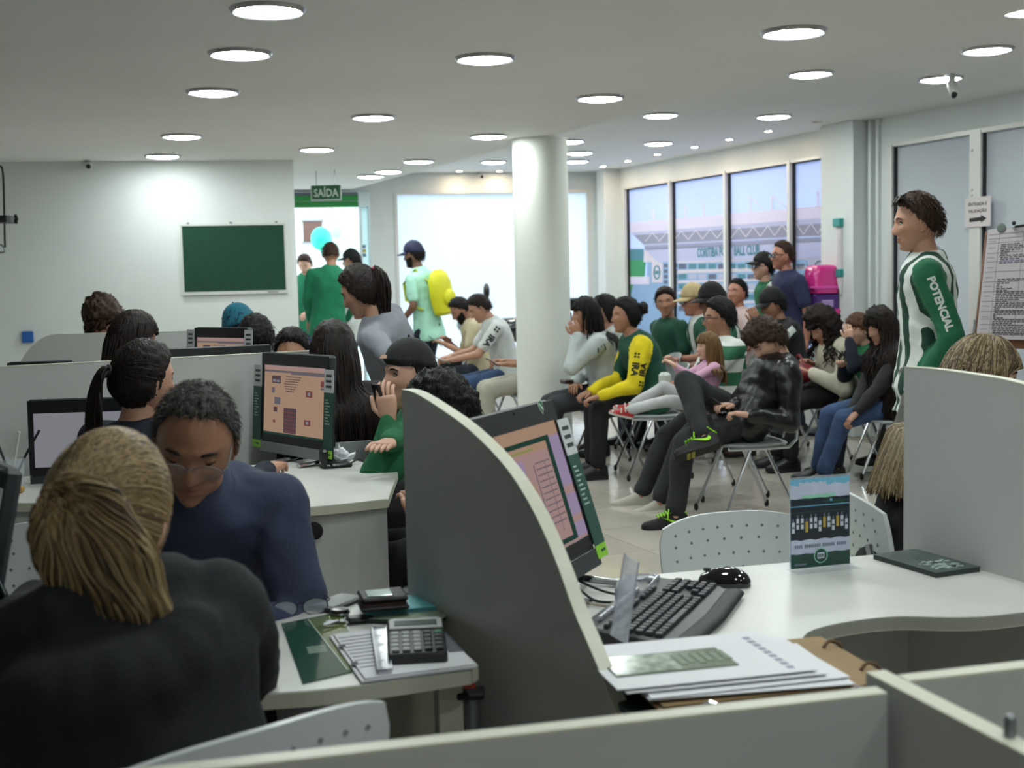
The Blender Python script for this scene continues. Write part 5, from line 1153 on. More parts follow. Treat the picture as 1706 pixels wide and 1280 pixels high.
    sk = SKIN[skin_]; bm_ = brow_mat or hairmat('dark', '#17110e'); body = B.build('body', [sk, M_lip, M_sclera, M_iris, bm_], E, angle=None)
    # ---- clothes
    if bottom:
        g = G(); g.ell(pelv-up*.02*S, (.168*S*build, .135*S*build, .125*S), 18, 12)
        for s in (-1, 1): g.cap(hip[s], KN[s], .094*S, .071*S); g.cap(KN[s], AN[s]+unit(KN[s]-AN[s])*.035*S, .069*S, .057*S)
        V, Q = fuse(g, vox, 4); N = vnormals(V, Q); V = V+N*(wrinkle*.8*fold_noise(V*A((1, 1, .9)), 5.5, len(PPL)*3+1))[:, None]; link('trousers', qmesh('trousers', V, Q, bottom), E)
    shirt = None
    if top:
        inf = .010+thick; g = G(); g.loft(rings(inf, hemx=hem)); cuff = {}
        for s in (-1, 1):
            g.cap(sh[s], EL[s], (.062+thick)*S, (.054+thick)*S) if sleeve != 'short' else g.cap(sh[s], sh[s]*.32+EL[s]*.68, (.064+thick)*S, (.060+thick)*S)
            if sleeve == 'long': g.cap(EL[s], HT[s]-unit(HT[s]-EL[s])*.012, (.053+thick)*S, (.038+thick*.6)*S)
            g.cap(spine(.45)+r*s*.04, sh[s], (.062+thick)*S, (.060+thick)*S)
        if hood:
            c = spine(.47)-fw*.07*S
            for a in np.linspace(-1.9, 1.9, 13): g.ell(c+r*math.sin(a)*.125*S-fw*(math.cos(a)*.075-.055)*S+up*(.030+.012*math.cos(a))*S, (.048*S, .048*S, .042*S), 10, 8)
            for a in np.linspace(-1.1, 1.1, 7): g.ell(c+r*math.sin(a)*.12*S-fw*(math.cos(a)*.075-.01)*S-up*(.05+.05*math.cos(a))*S, (.06*S, .05*S, .07*S), 10, 8)
        V, Q = fuse(g, vox, 4); N = vnormals(V, Q); V = V+N*(wrinkle*(fold_noise(V*A((1, 1, .7)), 5, len(PPL)*3+2)+.4*fold_noise(V, 11, len(PPL)*3+5)))[:, None]
        mats = [top]; mi = None
        if sleeve_mat:
            mats = [top, sleeve_mat]; c = V[Q].mean(1); sd = (c-shc) @ r; ok_ = np.zeros(len(c), bool)
            for s in (-1, 1):
                for q, (a, b) in enumerate(((sh[s]+r*s*.015, EL[s]), (EL[s], HT[s]))):
                    ab = b-a; t = np.clip(((c-a) @ ab)/(ab @ ab), 0, 1); dd_ = np.linalg.norm(c-(a+t[:, None]*ab), axis=1); ok_ |= (dd_ < .078*S+thick) & (sd*s > shw*.80) if q == 0 else (dd_ < .066*S+thick) & (t > .08)
            mi = ok_.astype(int)
        shirt = link('shirt', qmesh('shirt', V, Q, mats, mi), E)
        if collar:
            g = G(); cc = spine(.485)+up*.008*S; n_ = 24; pts = [cc+r*math.cos(a)*.072*S+fw*(math.sin(a)*.066+.008)*S+up*(.012-.032*max(0, math.sin(a)))*S for a in np.linspace(0, 2*PI, n_+1)]
            g.tube(pts, collar*S, 8, caps=False); g.build('collar', collar_mat or top, shirt)
        E['_sv'] = 0; PPL.append((E, V, Q))
    else: PPL.append((E, None, None))
    if shoes:
        for s, nm in ((-1, 'L'), (1, 'R')):
            kd = unit(KN[s]-AN[s]); f = A((s*.15, 1, 0)); fu = A((0, 0, 1))
            if (nm, 'f') in feet: f = A(feet[(nm, 'f')])
            if (nm, 'u') in feet: fu = A(feet[(nm, 'u')])
            a, b, fr = shoe_g(AN[s], f, fu, S); so = a.build('shoe', shoes, E); b.build('sole', sole or M_rub, so, angle=60)
            if nm == 'L': E_sh = (so, fr)
            else: E_shR = (so, fr)
    # ---- hair and headgear
    HM = hair.get('mat') if hair else None
    def put(gx, nm, m, par=E, **kk): gx.xf(M4); return gx.build(nm, m, par, **kk)
    info = dict(E=E, M4=M4, Rh=Rh, Hc=Hc, neck=neck, spine=spine, fw=fw, r=r, up=up, S=S, hS=hS, shc=shc, shw=shw, shirt=shirt, EL=EL, HT=HT, sh=sh, AN=AN, KN=KN, pelv=pelv, loc=loc)
    if shoes: info['shoeL'] = E_sh; info['shoeR'] = E_shR
    if hair:
        hg = hair_shell(hair.get('line', 'short'), hair.get('th', .013), hair.get('top', .010), hair.get('rough', .0035), len(PPL), fem, lo and not hair.get('fine'), hair.get('quiff', 0)); hobj = put(hg, 'hair', HM, angle=None); info['hair'] = hobj
        def scalp(n, cond, seed):
            rg_ = np.random.default_rng(seed); D = rg_.standard_normal((n*6, 3)); D /= np.linalg.norm(D, axis=1, keepdims=True); D = D[(hair_mask(D, hair.get('line', 'short')) > .5) & cond(D)][:n]; return D
        def to_p(P): return P @ (Rh*hS).T+Hc
        fz = hair.get('fuzz', None if (hair.get('long') or hair.get('pony')) else dict(n=900 if (hair.get('fine') or not lo) else 260, r=.0016 if (hair.get('fine') or not lo) else .0028))
        if fz:
            D = scalp(fz['n'], lambda D: D[:, 2] > -9, 31+len(PPL)); P_ = head_base(D, fem); N_ = P_/np.linalg.norm(P_, axis=1, keepdims=True); th_ = hair.get('th', .013)+hair.get('top', .010)*sm(.2, .9, D[:, 2])+hair.get('quiff', 0)*sm(.3, .8, D[:, 2])*sm(.1, .7, D[:, 1])
            comb = A(fz.get('comb', (0, .2, -.5))); rg_ = np.random.default_rng(77+len(PPL)); sw = unit(comb)[None]*np.ones((len(D), 1))+.45*rg_.standard_normal(D.shape); sw = sw-N_*(sw*N_).sum(1, keepdims=True); ln = fz.get('len', .016)*(.6+.7*rg_.random(len(D)))
            p0 = P_+N_*(th_*.55)[:, None]; pts_ = [p0, p0+N_*(.45*ln)[:, None]+sw*(.25*ln)[:, None], p0+N_*(.70*ln)[:, None]+sw*(.75*ln)[:, None], p0+N_*(.62*ln)[:, None]+sw*(1.3*ln)[:, None]]
            Vs, Qs = strands_g(to_p(np.stack(pts_, 1).reshape(-1, 3)).reshape(len(D), 4, 3), fz['r'], fz['r']*.3, 3); ob = link('hair_strands', qmesh('hair_strands', Vs, Qs, HM, hair_mix(Qs, len(D), HM, 5)), hobj); ob['kind'] = 'stuff'
        if hair.get('long'):
            n = hair.get('n', 160); D = scalp(n, lambda D: D[:, 2] < hair.get('zmax', .95), 5+len(PPL)); Lh = hair['long']*(.8+.35*np.random.default_rng(3).random(len(D))); K = 16
            p = to_p(head_base(D, fem)*1.15); c0 = np.random.default_rng(9); path = [p]; vel = .25*(p-Hc)/np.linalg.norm(p-Hc, axis=1, keepdims=True)+A((0, 0, -.4))-fw*.25; part = -fw*hair.get('back', .35)+r*hair.get('side', 0)+A((0, 0, -.1)); curlk = hair.get('curl', 0.0); ph = c0.random((len(D), 2))*6.3
            for st in range(K-1):
                step = (Lh/(K-1))[:, None]; vel = vel*.45+A((0, 0, -1))*.75+part*(.35 if st < 5 else .03)+.06*c0.standard_normal(p.shape); vel /= np.linalg.norm(vel, axis=1, keepdims=True)
                p = p+vel*step
                q = (p-Hc) @ (Rh/hS); e = np.linalg.norm(q/A((.094, .116, .137)), axis=1, keepdims=True); q = np.where(e < 1, q/np.maximum(e, 1e-6), q)
                face = (q[:, 1] > .045) & (q[:, 2] < .05) & (q[:, 2] > -.15) & (np.abs(q[:, 0]) < .085); q[face, 1] = .045; p = q @ (Rh*hS).T+Hc
                sx = (p-pelv) @ up/k; cx = pelv+np.outer(sx*k, up)-np.outer(bow*4*np.clip(sx/.525, 0, 1)*(1-np.clip(sx/.525, 0, 1)), fw); rel_ = p-cx; a_ = rel_ @ r; b_ = rel_ @ fw
                inside = sx < .47; ww = np.interp(sx, [0, .2, .40, .47], [.185, .18, .245*build, .11])*S+.012+thick; dd = np.interp(sx, [0, .2, .42, .47], [.15, .145, .148, .10])*S+.012+thick; e = np.sqrt((a_/ww)**2+(b_/dd)**2); pushd = inside & (e < 1); kx = np.where(pushd, 1/np.maximum(e, .2), 1); p = cx+np.outer(a_*kx, r)+np.outer(b_*kx, fw)+np.outer(rel_ @ up, up)
                pc = p.copy()
                if curlk: pc = p+curlk*np.stack([np.sin(st*1.9+ph[:, 0]), np.cos(st*1.9+ph[:, 0]), 0*ph[:, 0]], 1)
                path.append(pc)
            PT_ = np.stack(path, 1)
            if hair.get('zend'): 
                ze = hair['zend']+.04*np.random.default_rng(8).random(len(D))
                for st in range(1, K):
                    lowp = PT_[:, st, 2] < ze; PT_[lowp, st] = PT_[lowp, st-1]+(PT_[lowp, st]-PT_[lowp, st-1])*.02
            Vs, Qs = strands_g(PT_, hair.get('r0', .010), hair.get('r1', .004)); ob = link('long_hair', qmesh('long_hair', Vs, Qs, HM, hair_mix(Qs, len(D), HM, 2)), hobj); ob['kind'] = 'stuff'
        if hair.get('pony'):
            py = hair['pony']; td = unit(A(py.get('at', (0, -.95, .15)))); tie = head_base(td[None], fem)[0]*1.16; n = py.get('n', 120); D = scalp(n, lambda D: D[:, 2] > -9, 11+len(PPL)); u = np.linspace(0, 1, 9)[None, :, None]
            A0 = D[:, None, :]*(1-u)+td*u; A0 /= np.linalg.norm(A0, axis=2, keepdims=True); B0 = head_base(A0.reshape(-1, 3), fem).reshape(A0.shape)*(1.10+.07*u+.02*np.sin(u*PI)); Pp = B0 @ (Rh*hS).T+Hc
            Vs, Qs = strands_g(Pp, py.get('r', .006), py.get('r', .006)*.7); ob = link('combed_hair', qmesh('combed_hair', Vs, Qs, HM, hair_mix(Qs, len(D), HM, 3)), hobj); ob['kind'] = 'stuff'
            tw_ = tie @ (Rh*hS).T+Hc; out = unit(Rh @ (td+A((0, 0, .05)))); n2 = py.get('n2', 90); rg_ = np.random.default_rng(21); Lh = py['len']*(.75+.3*rg_.random(n2)); K = 14; ang = rg_.random(n2)*2*PI; rad = np.sqrt(rg_.random(n2)); a1 = unit(np.cross(out, A((0, 0, 1)))); a2 = np.cross(a1, out); off = np.outer(np.cos(ang)*rad, a1)+np.outer(np.sin(ang)*rad, a2)
            path = []; drift = A(py.get('drift', (0, 0, 0)))
            for st in range(K):
                s_ = st/(K-1); w_ = py.get('w', .035)*S*min(1, .28+1.5*s_)*(1-.45*max(0, s_-.6)); c_ = tw_+out*(.015+py.get('out', .07)*(1-math.exp(-4*s_)))*S; path.append(c_+off*w_+np.outer(Lh*(s_**1.35), A((0, 0, -1)))+np.outer(Lh*s_, drift)+.004*np.sin(st*1.1+ang*5)[:, None]*a1)
            Vs, Qs = strands_g(np.stack(path, 1), py.get('rt', .007), py.get('rt', .007)*.4); ob = link('ponytail', qmesh('ponytail', Vs, Qs, HM, hair_mix(Qs, n2, HM, 4)), hobj); ob['kind'] = 'stuff'
            g = G(); g.tube([tw_+out*.012*S+(a1*math.cos(a)+a2*math.sin(a))*py.get('tr', .017)*S for a in np.linspace(0, 2*PI, 17)], .0055*S, 7, caps=False); g.build('hair_tie', mat('hair_tie_'+py.get('tie', 'black'), {'black': '#151113', 'pink': '#b8435f'}[py.get('tie', 'black')], .7), hobj)
        if hair.get('bun'):
            td = unit(A((0, -.9, .25))); c = head_base(td[None], fem)[0]*1.32 @ (Rh*hS).T+Hc; g = G(); g.ell(c, .045*S, 16, 12); V0 = g.V[0]; g.V[0] = V0+(V0-c)*(.18*fold_noise(V0, 30, 4))[:, None]; g.build('bun', HM, hobj, angle=None)
    if beard:
        D, Fs = sphc(56, 52); P = head_face(D, head_base(D, fem), fem); N = P/np.linalg.norm(P, axis=1, keepdims=True); x, z = P[:, 0], P[:, 2]
        mm = sm(-.028, -.045, z-.55*np.maximum(0, np.abs(x)-.028))*sm(-.05, .2, D[:, 1]); mouth = np.exp(-(x/.024)**4-((z+.058)/.010)**4); g = G(); g.add(P+N*((.005*mm*(1-mouth)-.006*(1-mm)-.006*mouth*mm))[:, None], Fs); put(g, 'beard', beard, angle=None)
    if cap:
        cm = cap['mat']; cs_, sn_ = math.cos(math.radians(cap.get('turn', 0))), math.sin(math.radians(cap.get('turn', 0))); D, Fs = sphc(56, 44); P = head_base(D, fem); N = P/np.linalg.norm(P, axis=1, keepdims=True); tilt = cap.get('tilt', .12)
        zz = D[:, 2]-(cap.get('z', .33)+tilt*D[:, 1]*cs_); mk = sm(-.03, .03, zz); off = (.020+.016*sm(.4, 1, D[:, 2]))*mk-.012*(1-mk); g = G(); g.add(P+N*off[:, None], Fs); co = put(g, 'cap', cm, angle=None)
        g = G(); n_ = 13; rows_ = []
        for j in range(6):
            rr_ = []
            for i in range(n_):
                a = math.radians(-68+136*i/(n_-1)); dirv = A((math.sin(a)*cs_-math.cos(a)*sn_, math.sin(a)*sn_+math.cos(a)*cs_, 0)); b = head_base(unit(dirv+A((0, 0, cap.get('z', .33)+tilt*.9)))[None], fem)[0]; ext = .078*math.cos(a*.98)**.65*j/5 if abs(a) < 1.5 else 0
                rr_.append(b*1.12+A((-sn_, cs_, 0))*ext+A((0, 0, .004-.010*(i-(n_-1)/2)**2/36-.020*j/5*cap.get('droop', 1))))
            rows_.append(rr_)
        V = A(rows_).reshape(-1, 3); V2 = V-A((0, 0, .005)); N0 = len(V); Fq = []
        for j in range(5):
            for i in range(n_-1): a = j*n_+i; Fq += [(a, a+n_, a+n_+1, a+1), (N0+a, N0+a+1, N0+a+n_+1, N0+a+n_)]
        rim_ = list(range(n_))+[j*n_+n_-1 for j in range(1, 6)]+[5*n_+i for i in range(n_-2, -1, -1)]+[j*n_ for j in range(4, 0, -1)]
        for i in range(len(rim_)): a, b = rim_[i], rim_[(i+1) % len(rim_)]; Fq.append((a, b, N0+b, N0+a))
        g.add(np.concatenate([V, V2]), Fq); put(g, 'brim', cap.get('brim', cm), co, angle=50)
        g = G(); g.ell((0, 0, .1585), .006, 8, 6); put(g, 'button', cap.get('brim', cm), co)
        if cap.get('gap'):
            g = G(); nn = unit(A((sn_*.0, .86, .50))); q = head_base(nn[None], fem)[0]; xx = A((1, 0, 0)); yy = np.cross(nn, xx)*-1; c_ = q+nn*.030; pts_ = [c_+xx*.026*math.cos(a)+np.cross(xx, nn)*-1*(-.016*math.sin(a)) for a in np.linspace(0, PI, 12)]; g.plate(pts_, .003, nn); put(g, 'strap_gap', sk, co)
        if cap.get('badge'):
            bd = unit(A((-sn_*.8, cs_*.8, .62))); q = head_base(bd[None], fem)[0]; g = G(); nn = unit(q); xx = unit(np.cross((0, 0, 1), nn)); yy = np.cross(nn, xx); c_ = q+nn*.034; g.plate([c_+xx*.018*math.cos(a)+yy*.013*math.sin(a) for a in np.linspace(0, 2*PI, 14, endpoint=False)], .003, nn); put(g, 'badge', cap['badge'], co)
    if specs:
        t = link('glasses', None, E); t.matrix_local = Matrix(M4.tolist()) @ Matrix.Translation((0, .106+specs.get('dy', 0), .014+specs.get('dz', 0))) @ Matrix.Rotation(math.radians(specs.get('rx', 0)), 4, 'X')
        spectacles(t, specs.get('W', .138), specs.get('rim', M_steel), specs.get('r', .0013), specs.get('lens', M_acr), True, specs.get('half', False))
    return info
def shirt_text(info, body, center, dx, dy, size, m, bold=.002, name='lettering', g=None, depth=.2, stretch=None):
    """letters laid on the cloth: dx, dy = reading and up directions in the wearer's frame"""
    E, V, Q = next(p for p in PPL if p[0] is info['E']); tree = BVHTree.FromPolygons([tuple(v) for v in V], [tuple(q) for q in Q.tolist()])
    g = g or text_g(body, size, bold); Vt = g.verts(); tris = []
    for f in g.F:
        if min(Vt[i][2] for i in f) > 0: tris += [(Vt[f[0]], Vt[f[k]], Vt[f[k+1]]) for k in range(1, len(f)-1)]
    done = []
    while tris:
        t = tris.pop(); e = [np.linalg.norm(t[k]-t[(k+1) % 3]) for k in range(3)]; k = int(np.argmax(e))
        if e[k] > .009: a, b, c3 = t[k], t[(k+1) % 3], t[(k+2) % 3]; m_ = (a+b)/2; tris += [(a, m_, c3), (m_, b, c3)]
        else: done.append(t)
    g = G(); g.add(A(done).reshape(-1, 3), [(3*i, 3*i+1, 3*i+2) for i in range(len(done))]); M = frame(center, dx, dy); n = Vector(M[:3, 2]); W = g.verts() @ M[:3, :3].T+M[:3, 3]
    if stretch: c = A(center); dxu = unit(dx); W = W+np.outer((W-c) @ dxu*(stretch-1), dxu)
    out = []
    for i, p in enumerate(W):
        hit = tree.ray_cast(Vector(p)+n*depth, -n, depth*2.5); q = hit[0] if hit[0] is not None else Vector(p)
        out.append(tuple(q+n*.003))
    h = G(); h.add(out, g.F); return h.build(name, m, info['shirt'], smooth=False)
# ------------------------------------------------------------------ people: who stands where
H_bk = hairmat('black', '#0f0c0c'); H_db = hairmat('dark_brown', '#1c1310'); H_br = hairmat('brown', '#35241a'); H_gy = [mat('hair_grey_mid', '#4e4b49', .6, spec=.2), mat('hair_grey_dark', '#2c2624', .6, spec=.2), mat('hair_grey_light', '#7f7d7b', .6, spec=.2)]; H_bl = [mat('hair_blonde_mid', '#7d6543', .5, spec=.3), mat('hair_blonde_light', '#a08a66', .5, spec=.3), mat('hair_blonde_dark', '#45382a', .5, spec=.3)]; H_hl = [mat('hair_streak_mid', '#665238', .5, spec=.3), mat('hair_streak_light', '#a3906e', .5, spec=.3), mat('hair_streak_dark', '#33281d', .5, spec=.3)]; H_child = hairmat('child_blonde', '#6d5234', .45, .4)
C_hood = cloth('charcoal_hoodie', '#14161a', .9, .1); C_den = cloth('denim_shirt', '#363d57', .85, .12, bump=.2, bs=260); C_navy = cloth('navy_top', '#0e1626', .9); C_black = cloth('black', '#0b0b0d', .85); C_blackj = cloth('black_jacket', '#0b0b0e', .75)
C_grey = cloth('grey_marl', '#7d8089', .9, .12); C_green = cloth('kelly_green', '#135c38', .85); C_dkgreen = cloth('bottle_green', '#0f4433', .85); C_emer = cloth('emerald', '#12724f', .85); C_mint = cloth('mint_polo', '#a4d9c4', .85)
C_white = cloth('white_jersey', '#c4c8c6', .85); C_sweat = cloth('pale_sweatshirt', '#b0b7b7', .9, .08); C_yel = cloth('yellow_sleeve', '#d9c40f', .8); C_olive = cloth('olive_hood', '#2c3828', .9); C_pink = cloth('pink_knit', '#c79ab4', .9); C_beige = cloth('beige_shirt', '#b8ad90', .9)
C_jean = cloth('blue_jeans', '#33496b', .9, .25, bump=.4, bs=150); C_djean = cloth('dark_jeans', '#1b2130', .9, .2); C_char = cloth('charcoal_trousers', '#232427', .9); C_marl = cloth('dark_marl_leggings', '#2f3136', .9, .4, bs=200); C_cream = cloth('cream_trousers', '#a9a698', .9); C_gtr = cloth('grey_trousers', '#5b5b55', .9, .1)
C_tee = cloth('navy_tee', '#25294a', .85, .15); C_cjack = cloth('cream_jacket', '#b9b4a2', .85); C_leather = mat('leather_jacket', '#0e0f12', .32, var=.3, vscale=9, bump=.5, bscale=14); C_pwhite = cloth('pinkish_white_shirt', '#c9b2b0', .85); C_violet = cloth('indigo_trousers', '#2a2c60', .9)
C_strip = stripes('striped_jersey', ('#cfd4d1', '#0f3a2c'), .040, 'X', .8, wob=.03); C_strip2 = stripes('striped_jersey_wide', ('#0f4a35', '#c8ccc8'), .075, 'X', .8); C_plaid = plaid('pale_plaid', '#9aa5b8', '#d5d9de', .07); C_plaid2 = plaid('dark_plaid', '#2b3330', '#6b726c', .06)
C_band = stripes('banded_jersey', ('#c6cac6', '#1c5a3c'), .085, 'Z', .8, off=.3)
S_blk = mat('black_shoe', '#0d0d0f', .4); S_wht = mat('white_sneaker', '#a8a597', .6); S_red = mat('red_canvas', '#a3141c', .6); S_wsole = mat('white_rubber', '#b9b6ae', .5); S_brn = mat('brown_shoe', '#3a2318', .5); S_run = mat('black_knit', '#0c0c0e', .75, bump=.3, bscale=200); M_neon = mat('neon_lime', '#9be01e', .5)
K_navy = cloth('navy_cap', '#14183a', .8); K_blk = cloth('black_cap', '#0c0d0e', .8); K_bei = cloth('beige_cap', '#b39f74', .8); K_teal = cloth('teal_beanie', '#10586b', .85); K_bdg = mat('cap_badge', '#a9a49c', .6)
DK = mat('dark_lens', '#0a0a0c', .08, coat=.5)
# --- foreground
P1 = person('blonde woman with a ponytail in a charcoal hoodie, seen from behind', (180, 872, 1.88), (255, 1.74), 20, (-32, 16, 4), C_hood, bottom=C_black, shoes=S_blk, skin_='fair', fem=1, vox=.011, hood=True, thick=.018, build=1.12,
    hands={'L': ('w', 60, 1010, 2.25), 'R': ('w', 300, 1030, 2.3)}, hs=1.07, hair=dict(mat=H_bl, line='full', th=.010, top=.003, rough=.0006, fine=True, pony=dict(tr=.027, len=.20, n=4200, n2=1900, r=.0017, rt=.0018, w=.080, out=.05, at=(.0, -.96, .12), drift=(.55, .02, 0))), lo=False, wrinkle=.005)
P2 = person('older man in a blue denim shirt with short grey hair and glasses', (326, 735, 2.52), (346, 2.98), 183, (2, 30, -8), C_den, bottom=C_djean, shoes=S_blk, skin_='tan', vox=.010, old=1.0, build=.93, thick=.004, eyes='down', lo=False,
    hands={'L': ('z', 365, 1012, .79), 'R': ('z', 280, 1040, .79)}, elbows={'L': (-.45, -.2, -1), 'R': (.6, -.2, -1)}, hair=dict(mat=H_gy, line='bald', th=.004, top=.006, rough=.002, fine=True, fuzz=dict(n=3600, r=.0010, len=.009)), specs=dict(W=.142, r=.0012, rim=M_steel, half=True, dz=-.004, rx=-4, lens=mat('thin_lens', '#aab3b8', .05, alpha=.10)), collar=.012, brow_mat=H_db, wrinkle=.007)
P3 = person('woman in a navy top with a dark ponytail before the long divider', (240, 636, 4.0), (228, 4.0), -22, (-24, 8, 0), C_navy, bottom=C_black, shoes=S_blk, fem=1, skin_='light', hair=dict(mat=H_db, line='full', th=.012, top=.008, pony=dict(len=.42, n=600, n2=300, r=.0034, rt=.0042, w=.05, out=.06)), hands={'L': (-.2, .4, .78), 'R': (.2, .42, .78)})
P4 = person('woman with long straight dark hair sitting behind the long divider', (222, 568, 5.7), (205, 5.7), -52, (-8, 12, 0), C_black, bottom=C_black, shoes=S_blk, fem=1, hair=dict(mat=H_db, line='full', th=.014, long=.62, n=500, r0=.006))
P5 = person('bowed person with tousled dark hair behind the rounded divider', (174, 534, 7.0), (175, 7.2), 165, (10, 48, 0), C_black, bottom=C_black, shoes=S_blk, eyes='down', fem=1, hair=dict(mat=H_br, line='full', th=.03, top=.02, rough=.010, long=.22, n=120, curl=.01), vox=.018)
P6 = person('person in a teal knitted cap with their back turned by the back wall', (400, 546, 7.6), (408, 7.75), 50, (10, 18, 0), C_plaid2, bottom=C_djean, shoes=S_blk, hair=dict(mat=H_bk, line='short'), cap=dict(mat=K_teal, z=.0, tilt=.0, turn=180, droop=.4), vox=.018)
P6b = person('dark-haired person in an olive hoodie beside the small computer', (428, 566, 6.9), (438, 6.95), 34, (6, 16, 0), C_olive, bottom=C_djean, shoes=S_blk, hood=True, thick=.015, hair=dict(mat=H_bk, line='short', th=.016, rough=.006), vox=.018)
P7 = person('dark-haired person peeping over the tan-page monitor', (488, 592, 6.2), (492, 6.35), 176, (0, 8, 0), C_black, bottom=C_black, shoes=S_blk, skin_='tan', fem=1, hair=dict(mat=H_bk, line='full', th=.014), vox=.018)
P8 = person('woman with very long straight black hair sitting with her back turned', (556, 592, 5.15), (580, 5.15), 14, (4, 8, 0), C_black, bottom=C_black, shoes=S_blk, fem=1, hair=dict(mat=H_db, line='full', th=.018, top=.012, long=.66, n=800, r0=.0055, r1=.003))
P9 = person('standing woman in a grey cardigan bending forward, dark ponytail', (603, 487, 5.9), (668, 6.02), 74, (2, 26, 0), C_grey, bottom=C_djean, shoes=S_blk, sit=False, fem=1, S=.97, skin_='light', hip_z=.88, eyes='down', vox=.012, lo=False,
    hands={'L': ('w', 628, 670, 5.7), 'R': ('w', 605, 672, 6.0)}, hair=dict(mat=H_db, line='full', th=.014, top=.010, fine=True, pony=dict(len=.28, n=700, n2=320, r=.0032, rt=.0042, w=.05, out=.05, tie='pink', at=(0, -.9, .42))))
P10 = person('young man in a green sweater and backward black cap holding a phone to his jaw', (682, 630, 4.75), (738, 4.85), 98, (24, -2, 2), C_green, bottom=C_black, shoes=S_blk, skin_='fair', vox=.011, lo=False, gaze=(-.002, 0),
    hands={'L': ('w', 648, 700, 4.55), 'R': ('z', 592, 803, .80)}, elbows={'L': ('w', 612, 800, 4.5), 'R': (.3, -.5, -1)}, hdir={'L': (.1, .1, 1)}, palms={'L': ((-1, .4, 0), (.3, 1, .2)), 'R': ((0, 0, 1), (1, 0, 0))}, curl={'L': .55, 'R': .12}, hair=dict(mat=H_db, line='fade', th=.006, top=.002), cap=dict(mat=K_blk, turn=180, z=.34, tilt=-.10, gap=True), collar=.010)
P11 = person('dark-haired youth in a green hooded top behind the tall curved divider', (738, 698, 3.85), (800, 4.0), 64, (10, 14, 0), C_emer, bottom=C_black, shoes=S_blk, hood=True, sleeve_mat=C_black, thick=.012, skin_='light', hair=dict(mat=H_bk, line='short', th=.022, top=.016, rough=.007, fine=True), vox=.012, hands={'L': (-.13, .16, .66), 'R': (.15, .18, .66)})
# --- by the doorway
P12 = person('man in a green jacket looking down outside the doorway', (508, 441, 15.6), (512, 15.6), 172, (0, 28, 0), C_emer, bottom=C_violet, shoes=S_blk, sit=False, S=1.0, skin_='fair', eyes='down', hair=dict(mat=H_br, line='short'), vox=.022, voxb=.022, hands={'L': (-.12, .28, 1.08), 'R': (.12, .28, 1.08)})
P13 = person('man in an emerald sweater and jeans seen from behind in the doorway', (551, 424, 13.6), (550, 13.6), 8, (6, 20, 0), C_emer, bottom=C_jean, shoes=S_blk, sit=False, S=1.06, skin_='tan', build=1.05, hair=dict(mat=H_br, line='fade', th=.006, top=.004), collar=.014, collar_mat=C_white, vox=.020, voxb=.022, hands={'L': (-.20, .16, 1.02), 'R': (.20, .16, 1.02)}, elbows={'L': (-1, -.3, 0), 'R': (1, -.3, 0)})
P14 = person('person in a black cap beyond the doorway', (586, 436, 14.3), (592, 14.3), 82, (10, 5, 0), C_white, bottom=C_jean, shoes=S_blk, sit=False, S=.98, skin_='light', hair=dict(mat=H_bk, line='short'), cap=dict(mat=K_blk, badge=K_bdg), vox=.022, voxb=.022)
P15 = person('bearded man in a mint polo and navy cap carrying a yellow backpack', (690, 426, 13.0), (716, 13.0), 64, (14, 8, 0), C_mint, sleeve='short', bottom=C_djean, shoes=S_blk, sit=False, S=1.03, skin_='brown', hair=dict(mat=H_bk, line='short'), beard=H_bk, cap=dict(mat=K_navy, z=.26), collar=.012, vox=.016, voxb=.018, hem=-.12,
    hands={'L': (-.22, .20, 1.0), 'R': (.22, .2, 1.0)}, elbows={'L': (-.4, -1, -.3), 'R': (.4, -1, -.3)})
# --- waiting area, column side
P16 = person('seated man in a beige shirt reading a booklet', (768, 517, 12.0), (802, 12.0), 98, (0, 38, 0), C_beige, bottom=C_djean, shoes=S_blk, skin_='tan', eyes='down', beard=H_bk, hair=dict(mat=H_bk, line='fade', th=.008), sleeve='short', vox=.016, hands={'L': ('w', 742, 574, 11.85), 'R': ('w', 748, 570, 12.0)}, elbows={'L': (-.5, -.2, -1), 'R': (.5, -.2, -1)})
P17 = person('seated man in a white IRA jersey bending over a leaflet', (800, 514, 11.25), (848, 11.3), 97, (2, 34, 0), C_white, sleeve='short', bottom=C_jean, shoes=S_blk, skin_='light', eyes='down', hair=dict(mat=H_db, line='short', th=.010), vox=.013, voxb=.013, hands={'L': ('w', 752, 600, 11.1), 'R': ('w', 750, 594, 11.3)}, elbows={'L': (-.5, .1, -1), 'R': (.5, .1, -1)}, collar=.010)
P18 = person('person in a plaid shirt and cream trousers half hidden by the round column', (884, 520, 10.65), (893, 10.65), 97, (0, 20, 0), C_plaid, sleeve='short', bottom=C_cream, shoes=S_brn, skin_='tan', hair=dict(mat=H_db, line='short'), vox=.015, hands={'L': ('w', 843, 607, 10.35), 'R': ('w', 838, 602, 10.6)})
P19 = person('woman in a pale sweatshirt resting her chin on her hand', (976, 526, 9.3), (1012, 9.35), 97, (4, 4, 0), C_sweat, bottom=C_marl, shoes=S_blk, fem=1, skin_='tan', hair=dict(mat=H_bk, line='full', th=.016, top=.012, long=.2, n=300, r0=.006), vox=.012, voxb=.012, thick=.01,
    hands={'L': ('w', 962, 560, 9.15), 'R': ('w', 958, 640, 9.2)}, elbows={'L': ('w', 985, 640, 9.0), 'R': (.4, .2, -1)}, hdir={'L': (.1, .3, 1)}, palms={'L': ((-1, .2, 0), (0, 1, 0))}, curl={'L': 1.3, 'R': .7})
